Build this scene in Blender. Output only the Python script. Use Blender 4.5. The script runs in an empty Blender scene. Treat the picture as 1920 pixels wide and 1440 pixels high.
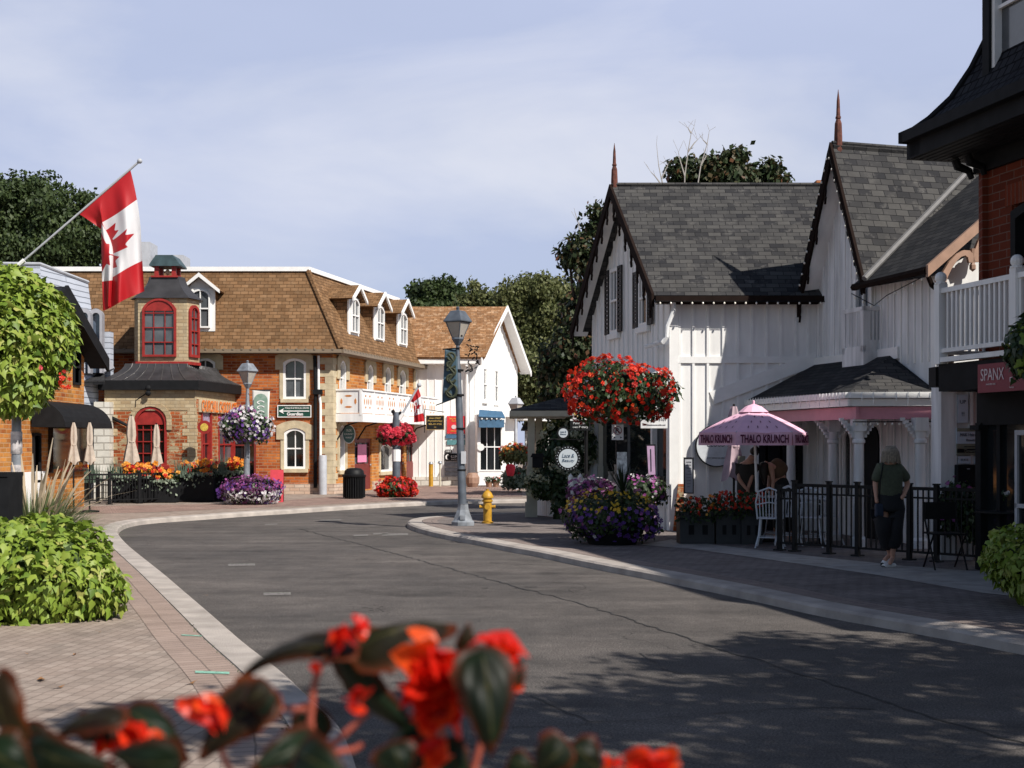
import bpy, math, random
import numpy as np
from mathutils import Vector, Matrix
rnd = random.Random(7); NR = np.random.default_rng(11)
S = bpy.context.scene; COL = S.collection
F = 2500.0; HY = 830.0; CH = 1.7
# ---------------- camera, sky, sun, exposure ----------------
cam = bpy.data.cameras.new('camera'); camo = bpy.data.objects.new('camera', cam); COL.objects.link(camo)
camo.location = (0, 0, CH); camo.rotation_euler = (math.pi/2, 0, 0)
cam.sensor_width = 36; cam.lens = F/1920*36; cam.shift_y = (HY-720)/1920
cam.clip_start = .05; cam.clip_end = 2000
cam.dof.use_dof = True; cam.dof.focus_distance = 26; cam.dof.aperture_fstop = 5.2
S.camera = camo
AZ = math.radians(45); EL = math.radians(44.5)
LD = Vector((-math.sin(AZ)*math.cos(EL), math.cos(AZ)*math.cos(EL), -math.sin(EL)))
sl = bpy.data.lights.new('sun', 'SUN'); so = bpy.data.objects.new('sun', sl); COL.objects.link(so)
sl.energy = 5.0; sl.angle = math.radians(.5); sl.color = (1, .95, .87)
so.rotation_euler = LD.to_track_quat('-Z', 'Y').to_euler()
W = bpy.data.worlds.new('World'); S.world = W; W.use_nodes = True
nt = W.node_tree; nt.nodes.clear(); N = nt.nodes.new; L = nt.links.new
out = N('ShaderNodeOutputWorld'); bg = N('ShaderNodeBackground'); sky = N('ShaderNodeTexSky')
sky.sky_type = 'NISHITA'; sky.sun_disc = False; sky.sun_elevation = EL
sky.sun_rotation = math.pi - AZ      # sun stands behind the camera, to its right
sky.air_density = 1.0; sky.dust_density = .6; sky.ozone_density = 2.0
tc = N('ShaderNodeTexCoord'); mp = N('ShaderNodeMapping'); mp.inputs['Scale'].default_value = (1, 1, 3.2)
mp.inputs['Location'].default_value = (3.1, .4, .15)
no = N('ShaderNodeTexNoise'); no.inputs['Scale'].default_value = 1.7; no.inputs['Detail'].default_value = 5; no.inputs['Roughness'].default_value = .5
cr = N('ShaderNodeValToRGB'); cr.color_ramp.elements[0].position = .38; cr.color_ramp.elements[1].position = .72
cr.color_ramp.elements[0].color = (.80, .80, .80, 1); cr.color_ramp.elements[1].color = (1, 1, 1, 1)
mx = N('ShaderNodeMixRGB'); 
no2 = N('ShaderNodeTexNoise'); no2.inputs['Scale'].default_value = 2.3; no2.inputs['Detail'].default_value = 7; no2.inputs['Roughness'].default_value = .55; no2.inputs['Distortion'].default_value = .4
cr2 = N('ShaderNodeValToRGB'); cr2.color_ramp.elements[0].position = .42; cr2.color_ramp.elements[1].position = .70; cr2.color_ramp.elements[0].color = (6.4, 7.2, 9.8, 1); cr2.color_ramp.elements[1].color = (9.3, 9.6, 11.0, 1)
L(mp.outputs[0], no2.inputs['Vector']); L(no2.outputs['Fac'], cr2.inputs[0]); L(cr2.outputs[0], mx.inputs[2])
L(tc.outputs['Generated'], mp.inputs['Vector']); L(mp.outputs[0], no.inputs['Vector']); L(no.outputs['Fac'], cr.inputs[0])
sz = N('ShaderNodeSeparateXYZ'); L(tc.outputs['Generated'], sz.inputs[0]); mr0 = N('ShaderNodeMapRange'); mr0.inputs[1].default_value = .36; mr0.inputs[2].default_value = .62; mr0.inputs[3].default_value = 1; mr0.inputs[4].default_value = .05; L(sz.outputs[2], mr0.inputs[0])
mm = N('ShaderNodeMath'); mm.operation = 'MULTIPLY'; my = N('ShaderNodeMapRange'); my.inputs[1].default_value = -.35; my.inputs[2].default_value = .35; my.inputs[3].default_value = .15; my.inputs[4].default_value = 1; L(sz.outputs[1], my.inputs[0]); mq_ = N('ShaderNodeMath'); mq_.operation = 'MULTIPLY'; L(mr0.outputs[0], mq_.inputs[0]); L(my.outputs[0], mq_.inputs[1])
L(cr.outputs[0], mm.inputs[0]); L(mq_.outputs[0], mm.inputs[1]); L(mm.outputs[0], mx.inputs[0]); L(sky.outputs[0], mx.inputs[1]); L(mx.outputs[0], bg.inputs['Color']); L(bg.outputs[0], out.inputs['Surface'])
bg.inputs['Strength'].default_value = .069
S.view_settings.view_transform = 'Standard'; S.view_settings.look = 'None'; S.view_settings.exposure = .28; S.view_settings.gamma = 1

# ---------------- helpers ----------------
def P(px, py, Y): return Vector(((px-960)/F*Y, Y, CH+(HY-py)/F*Y))
def G(px, py, z=.1):
    Y = (CH-z)*F/(py-HY); return Vector(((px-960)/F*Y, Y, z))
class Fr:                       # x along the wall, y into the wall, z up
    def __init__(s, o, xd):
        s.o = Vector((o[0], o[1], o[2] if len(o) > 2 else 0)); s.x = Vector((xd[0], xd[1], 0)).normalized()
        s.y = Vector((-s.x.y, s.x.x, 0)); s.z = Vector((0, 0, 1))
    def w(s, x, y, z): return s.o+s.x*x+s.y*y+s.z*z
    def hit(s, px, py, y=0):
        c = Vector((0, 0, CH)); d = Vector(((px-960)/F, 1, (HY-py)/F)); o = s.w(0, y, 0)
        t = (o-c).dot(s.y)/d.dot(s.y); q = c+d*t-s.o; return q.dot(s.x), q.z
    def rect(s, px0, py0, px1, py1, y=0):
        pm = (py0+py1)/2
        x0 = s.hit(px0, pm, y)[0]; x1 = s.hit(px1, pm, y)[0]; pc = (px0+px1)/2
        return x0, x1, s.hit(pc, py1, y)[1], s.hit(pc, py0, y)[1]
WF = Fr((0, 0, 0), (1, 0))
class MB:
    def __init__(s): s.v = []; s.f = []
    def add(s, v, f):
        b = len(s.v); s.v += [tuple(q) for q in v]; s.f += [tuple(b+i for i in q) for q in f]; return s
    def box(s, fr, x0, x1, y0, y1, z0, z1):
        if x1 < x0: x0, x1 = x1, x0
        if z1 < z0: z0, z1 = z1, z0
        if y1 < y0: y0, y1 = y1, y0
        v = [fr.w(x, y, z) for z in (z0, z1) for x, y in ((x0, y0), (x1, y0), (x1, y1), (x0, y1))]
        return s.add(v, [(0, 3, 2, 1), (4, 5, 6, 7), (0, 1, 5, 4), (1, 2, 6, 5), (2, 3, 7, 6), (3, 0, 4, 7)])
    def prism(s, fr, p, y0, y1):
        a = sum(p[i][0]*p[(i+1) % len(p)][1]-p[(i+1) % len(p)][0]*p[i][1] for i in range(len(p)))
        if a < 0: p = p[::-1]
        n = len(p); v = [fr.w(x, y0, z) for x, z in p]+[fr.w(x, y1, z) for x, z in p]
        return s.add(v, [tuple(range(n)), tuple(range(2*n-1, n-1, -1))]+[(i, n+i, n+(i+1) % n, (i+1) % n) for i in range(n)])
    def ring(s, fr, po, pi, y0, y1, closed=True):
        n = len(po); v = [fr.w(x, y, z) for y in (y0, y1) for p in (po, pi) for x, z in p]; f = []
        for i in range(n if closed else n-1):
            j = (i+1) % n
            f += [(i, j, n+j, n+i), (2*n+i, 3*n+i, 3*n+j, 2*n+j), (i, 2*n+i, 2*n+j, j), (n+i, n+j, 3*n+j, 3*n+i)]
        return s.add(v, f)
    def slab(s, pts, t=.06):
        pts = [Vector(p) for p in pts]; n = (pts[1]-pts[0]).cross(pts[2]-pts[0]).normalized(); k = len(pts)
        if n.z < 0: pts = pts[::-1]; n = -n
        v = pts+[p-n*t for p in pts]
        return s.add(v, [tuple(range(k)), tuple(range(2*k-1, k-1, -1))]+[(i, k+i, k+(i+1) % k, (i+1) % k) for i in range(k)])
    def tube(s, path, r, n=8, cap=True):
        path = [Vector(p) for p in path]; k = len(path); rr = r if isinstance(r, (list, tuple)) else [r]*k
        v = []; f = []; up = None
        for i, p in enumerate(path):
            d = (path[min(i+1, k-1)]-path[max(i-1, 0)]).normalized()
            if up is None: up = Vector((0, 0, 1)) if abs(d.z) < .9 else Vector((1, 0, 0))
            a = d.cross(up).normalized(); b = a.cross(d).normalized(); up = b
            v += [p+(a*math.cos(2*math.pi*j/n)+b*math.sin(2*math.pi*j/n))*rr[i] for j in range(n)]
        for i in range(k-1):
            for j in range(n): f.append((i*n+j, i*n+(j+1) % n, (i+1)*n+(j+1) % n, (i+1)*n+j))
        if cap: f += [tuple(range(n-1, -1, -1)), tuple((k-1)*n+j for j in range(n))]
        return s.add(v, f)
    def lathe(s, c, prof, n=16, ang=0, sx=1, sy=1):
        c = Vector(c); k = len(prof)
        v = [c+Vector((max(r, 1e-4)*math.cos(ang+2*math.pi*j/n)*sx, max(r, 1e-4)*math.sin(ang+2*math.pi*j/n)*sy, z)) for r, z in prof for j in range(n)]
        f = [(i*n+j, i*n+(j+1) % n, (i+1)*n+(j+1) % n, (i+1)*n+j) for i in range(k-1) for j in range(n)]
        f += [tuple(range(n-1, -1, -1)), tuple((k-1)*n+j for j in range(n))]
        return s.add(v, f)
    def grid(s, fn, nu, nv):
        v = [fn(i/nu, j/nv) for j in range(nv+1) for i in range(nu+1)]
        return s.add(v, [(j*(nu+1)+i, j*(nu+1)+i+1, (j+1)*(nu+1)+i+1, (j+1)*(nu+1)+i) for j in range(nv) for i in range(nu)])
    def ball(s, c, r, n=10, sz=1):
        return s.lathe(c, [(r*math.sin(math.pi*i/n), -r*sz*math.cos(math.pi*i/n)) for i in range(n+1)], n+4)
    def build(s, name, m, parent=None, smooth=False, bevel=0, loc=None):
        return mkobj(name, s.v, s.f, m, parent, smooth, bevel, loc)
def rootmat(p):
    while p and p.parent: p = p.parent
    if p is None: return Matrix.Identity(4)
    return Matrix.LocRotScale(p.location, p.rotation_euler, p.scale)
def autouv(me):
    nl = len(me.loops); co = np.empty(len(me.vertices)*3); me.vertices.foreach_get('co', co); co = co.reshape(-1, 3)
    vi = np.empty(nl, dtype=np.int64); me.loops.foreach_get('vertex_index', vi)
    nf = len(me.polygons); nn = np.empty(nf*3); me.polygons.foreach_get('normal', nn); nn = nn.reshape(-1, 3)
    lt = np.empty(nf, dtype=np.int64); me.polygons.foreach_get('loop_total', lt)
    t = np.stack([-nn[:, 1], nn[:, 0], np.zeros(nf)], 1); l = np.linalg.norm(t, axis=1); flat = l < .05
    t[flat] = (1, 0, 0); l[flat] = 1; t /= l[:, None]; b = np.cross(nn, t); b[flat] = (0, 1, 0)
    t = np.repeat(t, lt, 0); b = np.repeat(b, lt, 0); q = co[vi]
    uv = me.uv_layers.new(name='uv'); uv.data.foreach_set('uv', np.stack([(q*t).sum(1), (q*b).sum(1)], 1).ravel())
def mkobj(name, v, f, m, parent=None, smooth=False, bevel=0, loc=None):
    me = bpy.data.meshes.new(name)
    if parent is not None: inv = rootmat(parent).inverted(); v = [inv @ Vector(q) for q in v]
    elif loc is not None: v = [Vector(q)-Vector(loc) for q in v]
    me.from_pydata([tuple(q) for q in v], [], f); me.update(); autouv(me)
    if m: me.materials.append(m)
    if smooth: me.polygons.foreach_set('use_smooth', [True]*len(me.polygons))
    o = bpy.data.objects.new(name, me); COL.objects.link(o)
    if parent is not None: o.parent = parent
    elif loc is not None: o.location = loc
    if bevel:
        b = o.modifiers.new('bevel', 'BEVEL'); b.width = bevel; b.segments = 2; b.limit_method = 'ANGLE'
    if smooth:
        try: me.set_sharp_from_angle(angle=math.radians(40))
        except Exception: pass
    return o
def tag(o, label=None, cat=None, group=None, kind=None):
    if label: o['label'] = label
    if cat: o['category'] = cat
    if group: o['group'] = group
    if kind: o['kind'] = kind
    return o
def thing(name, label, cat, loc=(0, 0, 0), group=None, rz=0):
    o = bpy.data.objects.new(name, None); COL.objects.link(o); o.location = loc; o.rotation_euler = (0, 0, rz)
    o.empty_display_size = .2; return tag(o, label, cat, group)
def dup(o, loc=None, rz=None, label=None, parent=None):
    c = o.copy(); COL.objects.link(c); c.parent = parent
    for ch in list(o.children): dup(ch, parent=c)
    if loc is not None: c.location = loc
    if rz is not None: c.rotation_euler = (0, 0, rz)
    if label: c['label'] = label
    return c
# ---------------- materials ----------------
def nodes(name):
    m = bpy.data.materials.new(name); m.use_nodes = True; t = m.node_tree; t.nodes.clear()
    o = t.nodes.new('ShaderNodeOutputMaterial'); b = t.nodes.new('ShaderNodeBsdfPrincipled'); t.links.new(b.outputs[0], o.inputs[0])
    return m, t, b
def c4(c): return (c[0], c[1], c[2], 1)
def M(name, col, rough=.6, metal=0, var=.2, scale=6, bump=0, spec=.4, col2=None, coat=0, bscale=None, stretch=None):
    m, t, b = nodes(name); n = t.nodes.new; l = t.links.new
    b.inputs['Roughness'].default_value = rough; b.inputs['Metallic'].default_value = metal
    b.inputs['Specular IOR Level'].default_value = spec; b.inputs['Coat Weight'].default_value = coat
    tcn = n('ShaderNodeTexCoord'); ns = n('ShaderNodeTexNoise'); ns.inputs['Scale'].default_value = scale; ns.inputs['Detail'].default_value = 6
    vec = tcn.outputs['Object']
    if stretch:
        mpp = n('ShaderNodeMapping'); mpp.inputs['Scale'].default_value = stretch; l(vec, mpp.inputs[0]); vec = mpp.outputs[0]
    l(vec, ns.inputs['Vector'])
    r = n('ShaderNodeValToRGB'); r.color_ramp.elements[0].position = .3; r.color_ramp.elements[1].position = .7
    c2 = col2 or tuple(x*(1-var) for x in col); r.color_ramp.elements[0].color = c4(c2); r.color_ramp.elements[1].color = c4(tuple(min(1, x*(1+var*.4)) for x in col))
    l(ns.outputs['Fac'], r.inputs[0]); l(r.outputs[0], b.inputs['Base Color'])
    if bump:
        bn = n('ShaderNodeTexNoise'); bn.inputs['Scale'].default_value = bscale or scale*6; bn.inputs['Detail'].default_value = 4
        l(tcn.outputs['Object'], bn.inputs['Vector']); bp = n('ShaderNodeBump'); bp.inputs['Strength'].default_value = bump; bp.inputs['Distance'].default_value = .02
        l(bn.outputs['Fac'], bp.inputs['Height']); l(bp.outputs[0], b.inputs['Normal'])
    return m
def BR(name, c1, c2, cm, bw, rh, ms, big=None, bump=.4, rough=.85, off=.5, bigscale=.5, bigpos=(.45, .65), bias=0, rot=0, dirt=.25):
    """rows of bricks, shingles or pavers laid in metres over each face"""
    m, t, b = nodes(name); n = t.nodes.new; l = t.links.new
    uv = n('ShaderNodeUVMap'); uv.uv_map = 'uv'; br = n('ShaderNodeTexBrick'); br.inputs['Scale'].default_value = 1
    mpn = n('ShaderNodeMapping'); mpn.inputs['Rotation'].default_value = (0, 0, rot); l(uv.outputs[0], mpn.inputs[0])
    wn = n('ShaderNodeTexNoise'); wn.inputs['Scale'].default_value = 3; l(mpn.outputs[0], wn.inputs['Vector'])
    wm = n('ShaderNodeVectorMath'); wm.operation = 'MULTIPLY_ADD'; wm.inputs[1].default_value = (rh*.15,)*3; l(wn.outputs['Color'], wm.inputs[0]); l(mpn.outputs[0], wm.inputs[2])
    l(wm.outputs[0], br.inputs['Vector'])
    br.offset = off
    for k, v in (('Color1', c4(c1)), ('Color2', c4(c2)), ('Mortar', c4(cm)), ('Brick Width', bw), ('Row Height', rh), ('Mortar Size', ms), ('Mortar Smooth', .3), ('Bias', bias)): br.inputs[k].default_value = v
    colout = br.outputs['Color']
    if big:
        # single units that are paler or darker: a second texture on the same courses, picked by noise
        b2 = n('ShaderNodeTexBrick'); b2.offset = off; b2.inputs['Scale'].default_value = 1
        l(wm.outputs[0], b2.inputs['Vector'])
        for k, v in (('Color1', c4(big)), ('Color2', c4(tuple(x*.6 for x in big))), ('Mortar', c4(cm)), ('Brick Width', bw), ('Row Height', rh), ('Mortar Size', ms), ('Mortar Smooth', .3)): b2.inputs[k].default_value = v
        ns = n('ShaderNodeTexNoise'); ns.inputs['Scale'].default_value = bigscale; ns.inputs['Detail'].default_value = 8; ns.inputs['Roughness'].default_value = .7
        l(mpn.outputs[0], ns.inputs['Vector']); rp = n('ShaderNodeValToRGB'); rp.color_ramp.elements[0].position = bigpos[0]; rp.color_ramp.elements[1].position = bigpos[1]
        l(ns.outputs['Fac'], rp.inputs[0]); mxn = n('ShaderNodeMixRGB'); l(rp.outputs[0], mxn.inputs[0]); l(colout, mxn.inputs[1]); l(b2.outputs['Color'], mxn.inputs[2]); colout = mxn.outputs[0]
    d = n('ShaderNodeTexNoise'); d.inputs['Scale'].default_value = 1.3; d.inputs['Detail'].default_value = 9; d.inputs['Roughness'].default_value = .7; l(uv.outputs[0], d.inputs['Vector'])
    mr = n('ShaderNodeMapRange'); mr.inputs['From Min'].default_value = .3; mr.inputs['From Max'].default_value = .7; mr.inputs['To Min'].default_value = 1-dirt; mr.inputs['To Max'].default_value = 1+dirt*.3
    l(d.outputs['Fac'], mr.inputs[0]); mu = n('ShaderNodeMixRGB'); mu.blend_type = 'MULTIPLY'; mu.inputs[0].default_value = 1; l(colout, mu.inputs[1]); l(mr.outputs[0], mu.inputs[2])
    l(mu.outputs[0], b.inputs['Base Color'])
    fn = n('ShaderNodeTexNoise'); fn.inputs['Scale'].default_value = 40; l(uv.outputs[0], fn.inputs['Vector'])
    ma = n('ShaderNodeMath'); ma.operation = 'MULTIPLY_ADD'; ma.inputs[1].default_value = -1; l(br.outputs['Fac'], ma.inputs[0]); 
    mb_ = n('ShaderNodeMath'); mb_.operation = 'MULTIPLY'; mb_.inputs[1].default_value = .4; l(fn.outputs['Fac'], mb_.inputs[0]); l(mb_.outputs[0], ma.inputs[2])
    bp = n('ShaderNodeBump'); bp.inputs['Strength'].default_value = bump; bp.inputs['Distance'].default_value = .012; l(ma.outputs[0], bp.inputs['Height']); l(bp.outputs[0], b.inputs['Normal'])
    b.inputs['Roughness'].default_value = rough; b.inputs['Specular IOR Level'].default_value = .08
    return m
def LEAF(name, cols, rough=.5, trans=.25, spec=.35):
    m, t, b = nodes(name); n = t.nodes.new; l = t.links.new
    at = n('ShaderNodeAttribute'); at.attribute_name = 'rnd'; r = n('ShaderNodeValToRGB')
    while len(r.color_ramp.elements) < len(cols): r.color_ramp.elements.new(.5)
    for i, c in enumerate(cols): r.color_ramp.elements[i].position = i/(len(cols)-1); r.color_ramp.elements[i].color = c4(c)
    l(at.outputs['Fac'], r.inputs[0]); l(r.outputs[0], b.inputs['Base Color']); b.inputs['Roughness'].default_value = rough; b.inputs['Specular IOR Level'].default_value = spec
    if trans:
        tr = n('ShaderNodeBsdfTranslucent'); l(r.outputs[0], tr.inputs[0]); ms = n('ShaderNodeMixShader'); ms.inputs[0].default_value = trans
        l(b.outputs[0], ms.inputs[1]); l(tr.outputs[0], ms.inputs[2]); l(ms.outputs[0], t.nodes['Material Output'].inputs[0])
    return m
m_white = M('white_paint', (.85, .84, .82), .6, var=.17, scale=1.2, bump=.08, stretch=(3.2, 3.2, .55))
m_whiteold = M('weathered_white_paint', (.76, .76, .76), .7, var=.3, scale=1.6, bump=.12, bscale=30, stretch=(3.5, 3.5, .5))
m_trimw = M('white_trim', (.84, .83, .81), .5, var=.06)
m_dark = M('black_metal', (.008, .008, .009), .55, var=.3, spec=.2)
m_black = M('black_paint', (.013, .0135, .015), .7, var=.3, spec=.12)
m_blackroof = BR('black_shingle', (.018, .019, .024), (.03, .032, .038), (.006, .006, .008), .16, .13, .012, big=(.05, .052, .06), bigscale=6, bump=.8)
m_brick = BR('orange_brick', (.52, .135, .04), (.24, .042, .018), (.36, .20, .12), .28, .09, .012, big=(.62, .23, .06), bigscale=1.3, bigpos=(.44, .68), bump=.5)
m_brick2 = BR('golden_brick', (.60, .21, .05), (.34, .075, .025), (.50, .30, .16), .30, .10, .012, big=(.66, .29, .075), bigscale=1.4, bigpos=(.38, .58), bump=.5)
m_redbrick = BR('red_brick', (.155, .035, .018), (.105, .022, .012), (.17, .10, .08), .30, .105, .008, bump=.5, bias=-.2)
m_buff = BR('buff_brick', (.50, .40, .25), (.40, .29, .17), (.36, .28, .18), .28, .10, .012, big=(.60, .50, .34), bigscale=3, bump=.5)
m_mixbrick = BR('mixed_brick', (.45, .12, .04), (.22, .05, .02), (.36, .25, .15), .28, .10, .012, big=(.50, .40, .25), bigscale=2.2, bigpos=(.53, .57), bump=.5)
m_rubble = BR('white_stone_blocks', (.72, .69, .62), (.6, .57, .5), (.4, .37, .32), .4, .2, .02, bump=.9)
m_quoin = M('buff_stone', (.54, .45, .30), .8, var=.25, scale=5, bump=.3)
m_brownsh = BR('brown_shingle', (.26, .145, .072), (.15, .082, .040), (.10, .055, .028), .24, .12, .008, big=(.29, .175, .095), bigscale=4.5, bump=1)
m_tansh = BR('tan_shingle', (.35, .185, .09), (.21, .105, .05), (.14, .075, .036), .26, .13, .008, big=(.52, .33, .20), bigscale=4.5, bigpos=(.5, .6), bump=.7)
m_greysh = BR('grey_shingle', (.030, .030, .033), (.085, .082, .079), (.018, .018, .02), .25, .125, .006, big=(.115, .11, .105), bigscale=3.5, bigpos=(.52, .66), bump=.8)
m_darksh = BR('charcoal_shingle', (.03, .031, .034), (.055, .054, .055), (.01, .01, .011), .26, .13, .007, bump=.6)
m_paver = BR('paver', (.365, .295, .25), (.305, .24, .20), (.235, .185, .155), .15, .10, .006, big=(.39, .32, .27), bigscale=2, bump=.7, dirt=.28, rot=math.radians(97))
m_paver2 = BR('paver_pink', (.37, .255, .21), (.30, .20, .17), (.14, .10, .085), .20, .10, .009, big=(.40, .29, .25), bigscale=2, bump=.8, dirt=.3)
m_border = BR('brick_border', (.375, .285, .24), (.32, .24, .20), (.20, .155, .13), .10, .20, .007, bump=.6)
m_kerb = M('kerb_concrete', (.42, .37, .33), .85, var=.3, scale=3, bump=.4, bscale=60)
m_conc = M('concrete', (.38, .35, .32), .85, var=.3, scale=4, bump=.4, bscale=50)
m_copper = M('dark_metal_roof', (.045, .043, .046), .5, metal=.2, var=.35, scale=3)
m_patina = M('patinated_copper', (.05, .085, .095), .6, var=.35, scale=6)
m_red = M('red_paint', (.30, .022, .018), .55, var=.3)
m_maroon = M('maroon_paint', (.17, .025, .02), .5, var=.2)
m_brown = M('brown_fascia', (.020, .013, .011), .85, var=.25, spec=.04)
m_finial = M('weathered_wood', (.13, .042, .028), .8, var=.6, scale=12, bump=.3)
m_trimbrown = M('tan_gingerbread', (.33, .20, .14), .6, var=.2)
m_grey = M('blue_grey_metal', (.13, .15, .18), .45, metal=.3, var=.35, scale=5)
m_polegrey = M('worn_grey_paint', (.26, .28, .31), .5, metal=.2, var=.45, scale=7)
m_galv = M('pale_grey_plastic', (.42, .43, .46), .5, var=.15)
m_cream = M('cream_paint', (.50, .46, .36), .65, var=.12)
m_blue = M('blue_paint', (.06, .14, .24), .55, var=.2)
m_pink = M('pink_paint', (.62, .27, .33), .6, var=.1)
m_yellow = M('hydrant_yellow', (.50, .27, .025), .5, var=.3, scale=10, bump=.1)
m_lamp = M('frosted_lamp_glass', (.42, .38, .33), .25, var=.2, spec=.6)
m_tire = M('dark_soil', (.03, .022, .016), .9)
m_beige = M('beige_canvas', (.47, .39, .32), .85, var=.2, scale=10, bump=.2)
m_bulb = M('bulb_glass', (.85, .8, .7), .15, var=.05, spec=.8)
m_bark = M('bark', (.09, .065, .05), .9, var=.5, scale=10, bump=.6)
m_skin = M('skin', (.50, .27, .19), .55, var=.1, scale=20)
m_side = BR('pale_clapboard', (.50, .53, .60), (.47, .50, .57), (.2, .22, .26), 6, .16, .014, bump=.8, dirt=.1)
m_sidew = BR('white_clapboard', (.62, .60, .57), (.58, .56, .53), (.25, .24, .23), 6, .17, .014, bump=.8, dirt=.1)
def glass(name, col=(.012, .014, .016), rough=.06, var=.5):
    m = M(name, col, rough, var=var, scale=1.3, spec=.8); return m
m_glass = glass('dark_window_glass'); m_glassg = glass('pale_curtained_glass', (.10, .11, .12), .12, .6)
m_glassb = glass('blue_window_glass', (.09, .12, .17), .08)
def asphalt():
    m, t, b = nodes('asphalt'); n = t.nodes.new; l = t.links.new
    tcn = n('ShaderNodeTexCoord'); a = n('ShaderNodeTexNoise'); a.inputs['Scale'].default_value = .35; a.inputs['Detail'].default_value = 10; a.inputs['Roughness'].default_value = .65
    f = n('ShaderNodeTexNoise'); f.inputs['Scale'].default_value = 70; f.inputs['Detail'].default_value = 3
    vo = n('ShaderNodeTexVoronoi'); vo.inputs['Scale'].default_value = 90
    st = n('ShaderNodeMapping'); st.inputs['Rotation'].default_value = (0, 0, -.5); st.inputs['Scale'].default_value = (.3, 2.2, 1)
    stn = n('ShaderNodeTexNoise'); stn.inputs['Scale'].default_value = .8; stn.inputs['Detail'].default_value = 6
    for x in (a, f, vo): l(tcn.outputs['Object'], x.inputs['Vector'])
    l(tcn.outputs['Object'], st.inputs[0]); l(st.outputs[0], stn.inputs['Vector'])
    r = n('ShaderNodeValToRGB'); r.color_ramp.elements[0].position = .32; r.color_ramp.elements[1].position = .68
    r.color_ramp.elements[0].color = (.078, .070, .065, 1); r.color_ramp.elements[1].color = (.140, .122, .110, 1); l(a.outputs['Fac'], r.inputs[0])
    def mul(c, v, lo, hi, a0, a1):
        q = n('ShaderNodeMapRange'); q.inputs[1].default_value = a0; q.inputs[2].default_value = a1; q.inputs[3].default_value = lo; q.inputs[4].default_value = hi; l(v, q.inputs[0])
        k = n('ShaderNodeMixRGB'); k.blend_type = 'MULTIPLY'; k.inputs[0].default_value = 1; l(c, k.inputs[1]); l(q.outputs[0], k.inputs[2]); return k.outputs[0]
    c = mul(r.outputs[0], f.outputs['Fac'], .4, 1.65, .3, .7); c = mul(c, vo.outputs['Distance'], 1.5, .75, 0, .5); c = mul(c, stn.outputs['Fac'], .82, 1.12, .35, .65)
    # hairline cracks
    cw = n('ShaderNodeTexNoise'); cw.inputs['Scale'].default_value = 1.1; cw.inputs['Detail'].default_value = 5; l(tcn.outputs['Object'], cw.inputs['Vector'])
    cm = n('ShaderNodeVectorMath'); cm.operation = 'MULTIPLY_ADD'; cm.inputs[1].default_value = (1.2,)*3; l(cw.outputs['Color'], cm.inputs[0]); l(tcn.outputs['Object'], cm.inputs[2])
    cv = n('ShaderNodeTexVoronoi'); cv.feature = 'DISTANCE_TO_EDGE'; cv.inputs['Scale'].default_value = .55; l(cm.outputs[0], cv.inputs['Vector'])
    cn = n('ShaderNodeTexNoise'); cn.inputs['Scale'].default_value = .5; l(tcn.outputs['Object'], cn.inputs['Vector'])
    ad = n('ShaderNodeMapRange'); ad.inputs[1].default_value = .52; ad.inputs[2].default_value = .6; ad.inputs[3].default_value = .03; ad.inputs[4].default_value = 0; l(cn.outputs['Fac'], ad.inputs[0])
    sb = n('ShaderNodeMath'); sb.operation = 'ADD'; l(cv.outputs['Distance'], sb.inputs[0]); l(ad.outputs[0], sb.inputs[1])
    c = mul(c, sb.outputs[0], .5, 1, .002, .007)
    md = n('ShaderNodeTexNoise'); md.inputs['Scale'].default_value = 2.6; md.inputs['Detail'].default_value = 8; md.inputs['Roughness'].default_value = .75; l(tcn.outputs['Object'], md.inputs['Vector']); c = mul(c, md.outputs['Fac'], .72, 1.22, .3, .7)
    ol = n('ShaderNodeTexNoise'); ol.inputs['Scale'].default_value = .9; ol.inputs['Detail'].default_value = 3; l(tcn.outputs['Object'], ol.inputs['Vector']); c = mul(c, ol.outputs['Fac'], 1.0, .68, .60, .72)
    gr = n('ShaderNodeTexVoronoi'); gr.inputs['Scale'].default_value = 32; l(tcn.outputs['Object'], gr.inputs['Vector']); c = mul(c, gr.outputs['Distance'], 1.9, 1, .0, .16)
    l(c, b.inputs['Base Color']); b.inputs['Roughness'].default_value = .85; b.inputs['Specular IOR Level'].default_value = .3
    bp = n('ShaderNodeBump'); bp.inputs['Strength'].default_value = .5; bp.inputs['Distance'].default_value = .01; l(f.outputs['Fac'], bp.inputs['Height']); l(bp.outputs[0], b.inputs['Normal'])
    return m
m_asphalt = asphalt()
# ---------------- leaves and flowers ----------------
T_SIMPLE = (np.array([(0, 0, 0), (.32, .5, -.08), (0, 1, -.05), (-.32, .5, -.08)]), [(0, 1, 2, 3)])
T_IVY = (np.array([(0, 0, .0), (.30, -.16, -.10), (.50, .16, -.20), (.25, .50, -.10), (0, 1.12, -.22), (-.25, .50, -.10), (-.50, .16, -.20), (-.30, -.16, -.10)]), [(0, 1, 2, 3), (0, 3, 4), (0, 4, 5), (0, 5, 6, 7)])
def _disc(n=5, r=.5, dz=.12):
    v = [(0, 0, 0)]; f = []
    for i in range(n):
        a = 2*math.pi*i/n
        for da, rr in ((-.5, .82), (0, 1), (.5, .82)): v.append((r*rr*math.cos(a+da), r*rr*math.sin(a+da), dz))
        f.append((0, 1+3*i, 2+3*i, 3+3*i))
    return np.array(v), f
T_DISC = _disc()
def _ros():
    v, f = _disc(5, .5, .05); w, g = _disc(5, .3, .25); w = w@np.array([[math.cos(.6), math.sin(.6), 0], [-math.sin(.6), math.cos(.6), 0], [0, 0, 1]])
    return np.vstack([v, w]), f+[tuple(len(v)+i for i in q) for q in g]
T_ROS = _ros()
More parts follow.
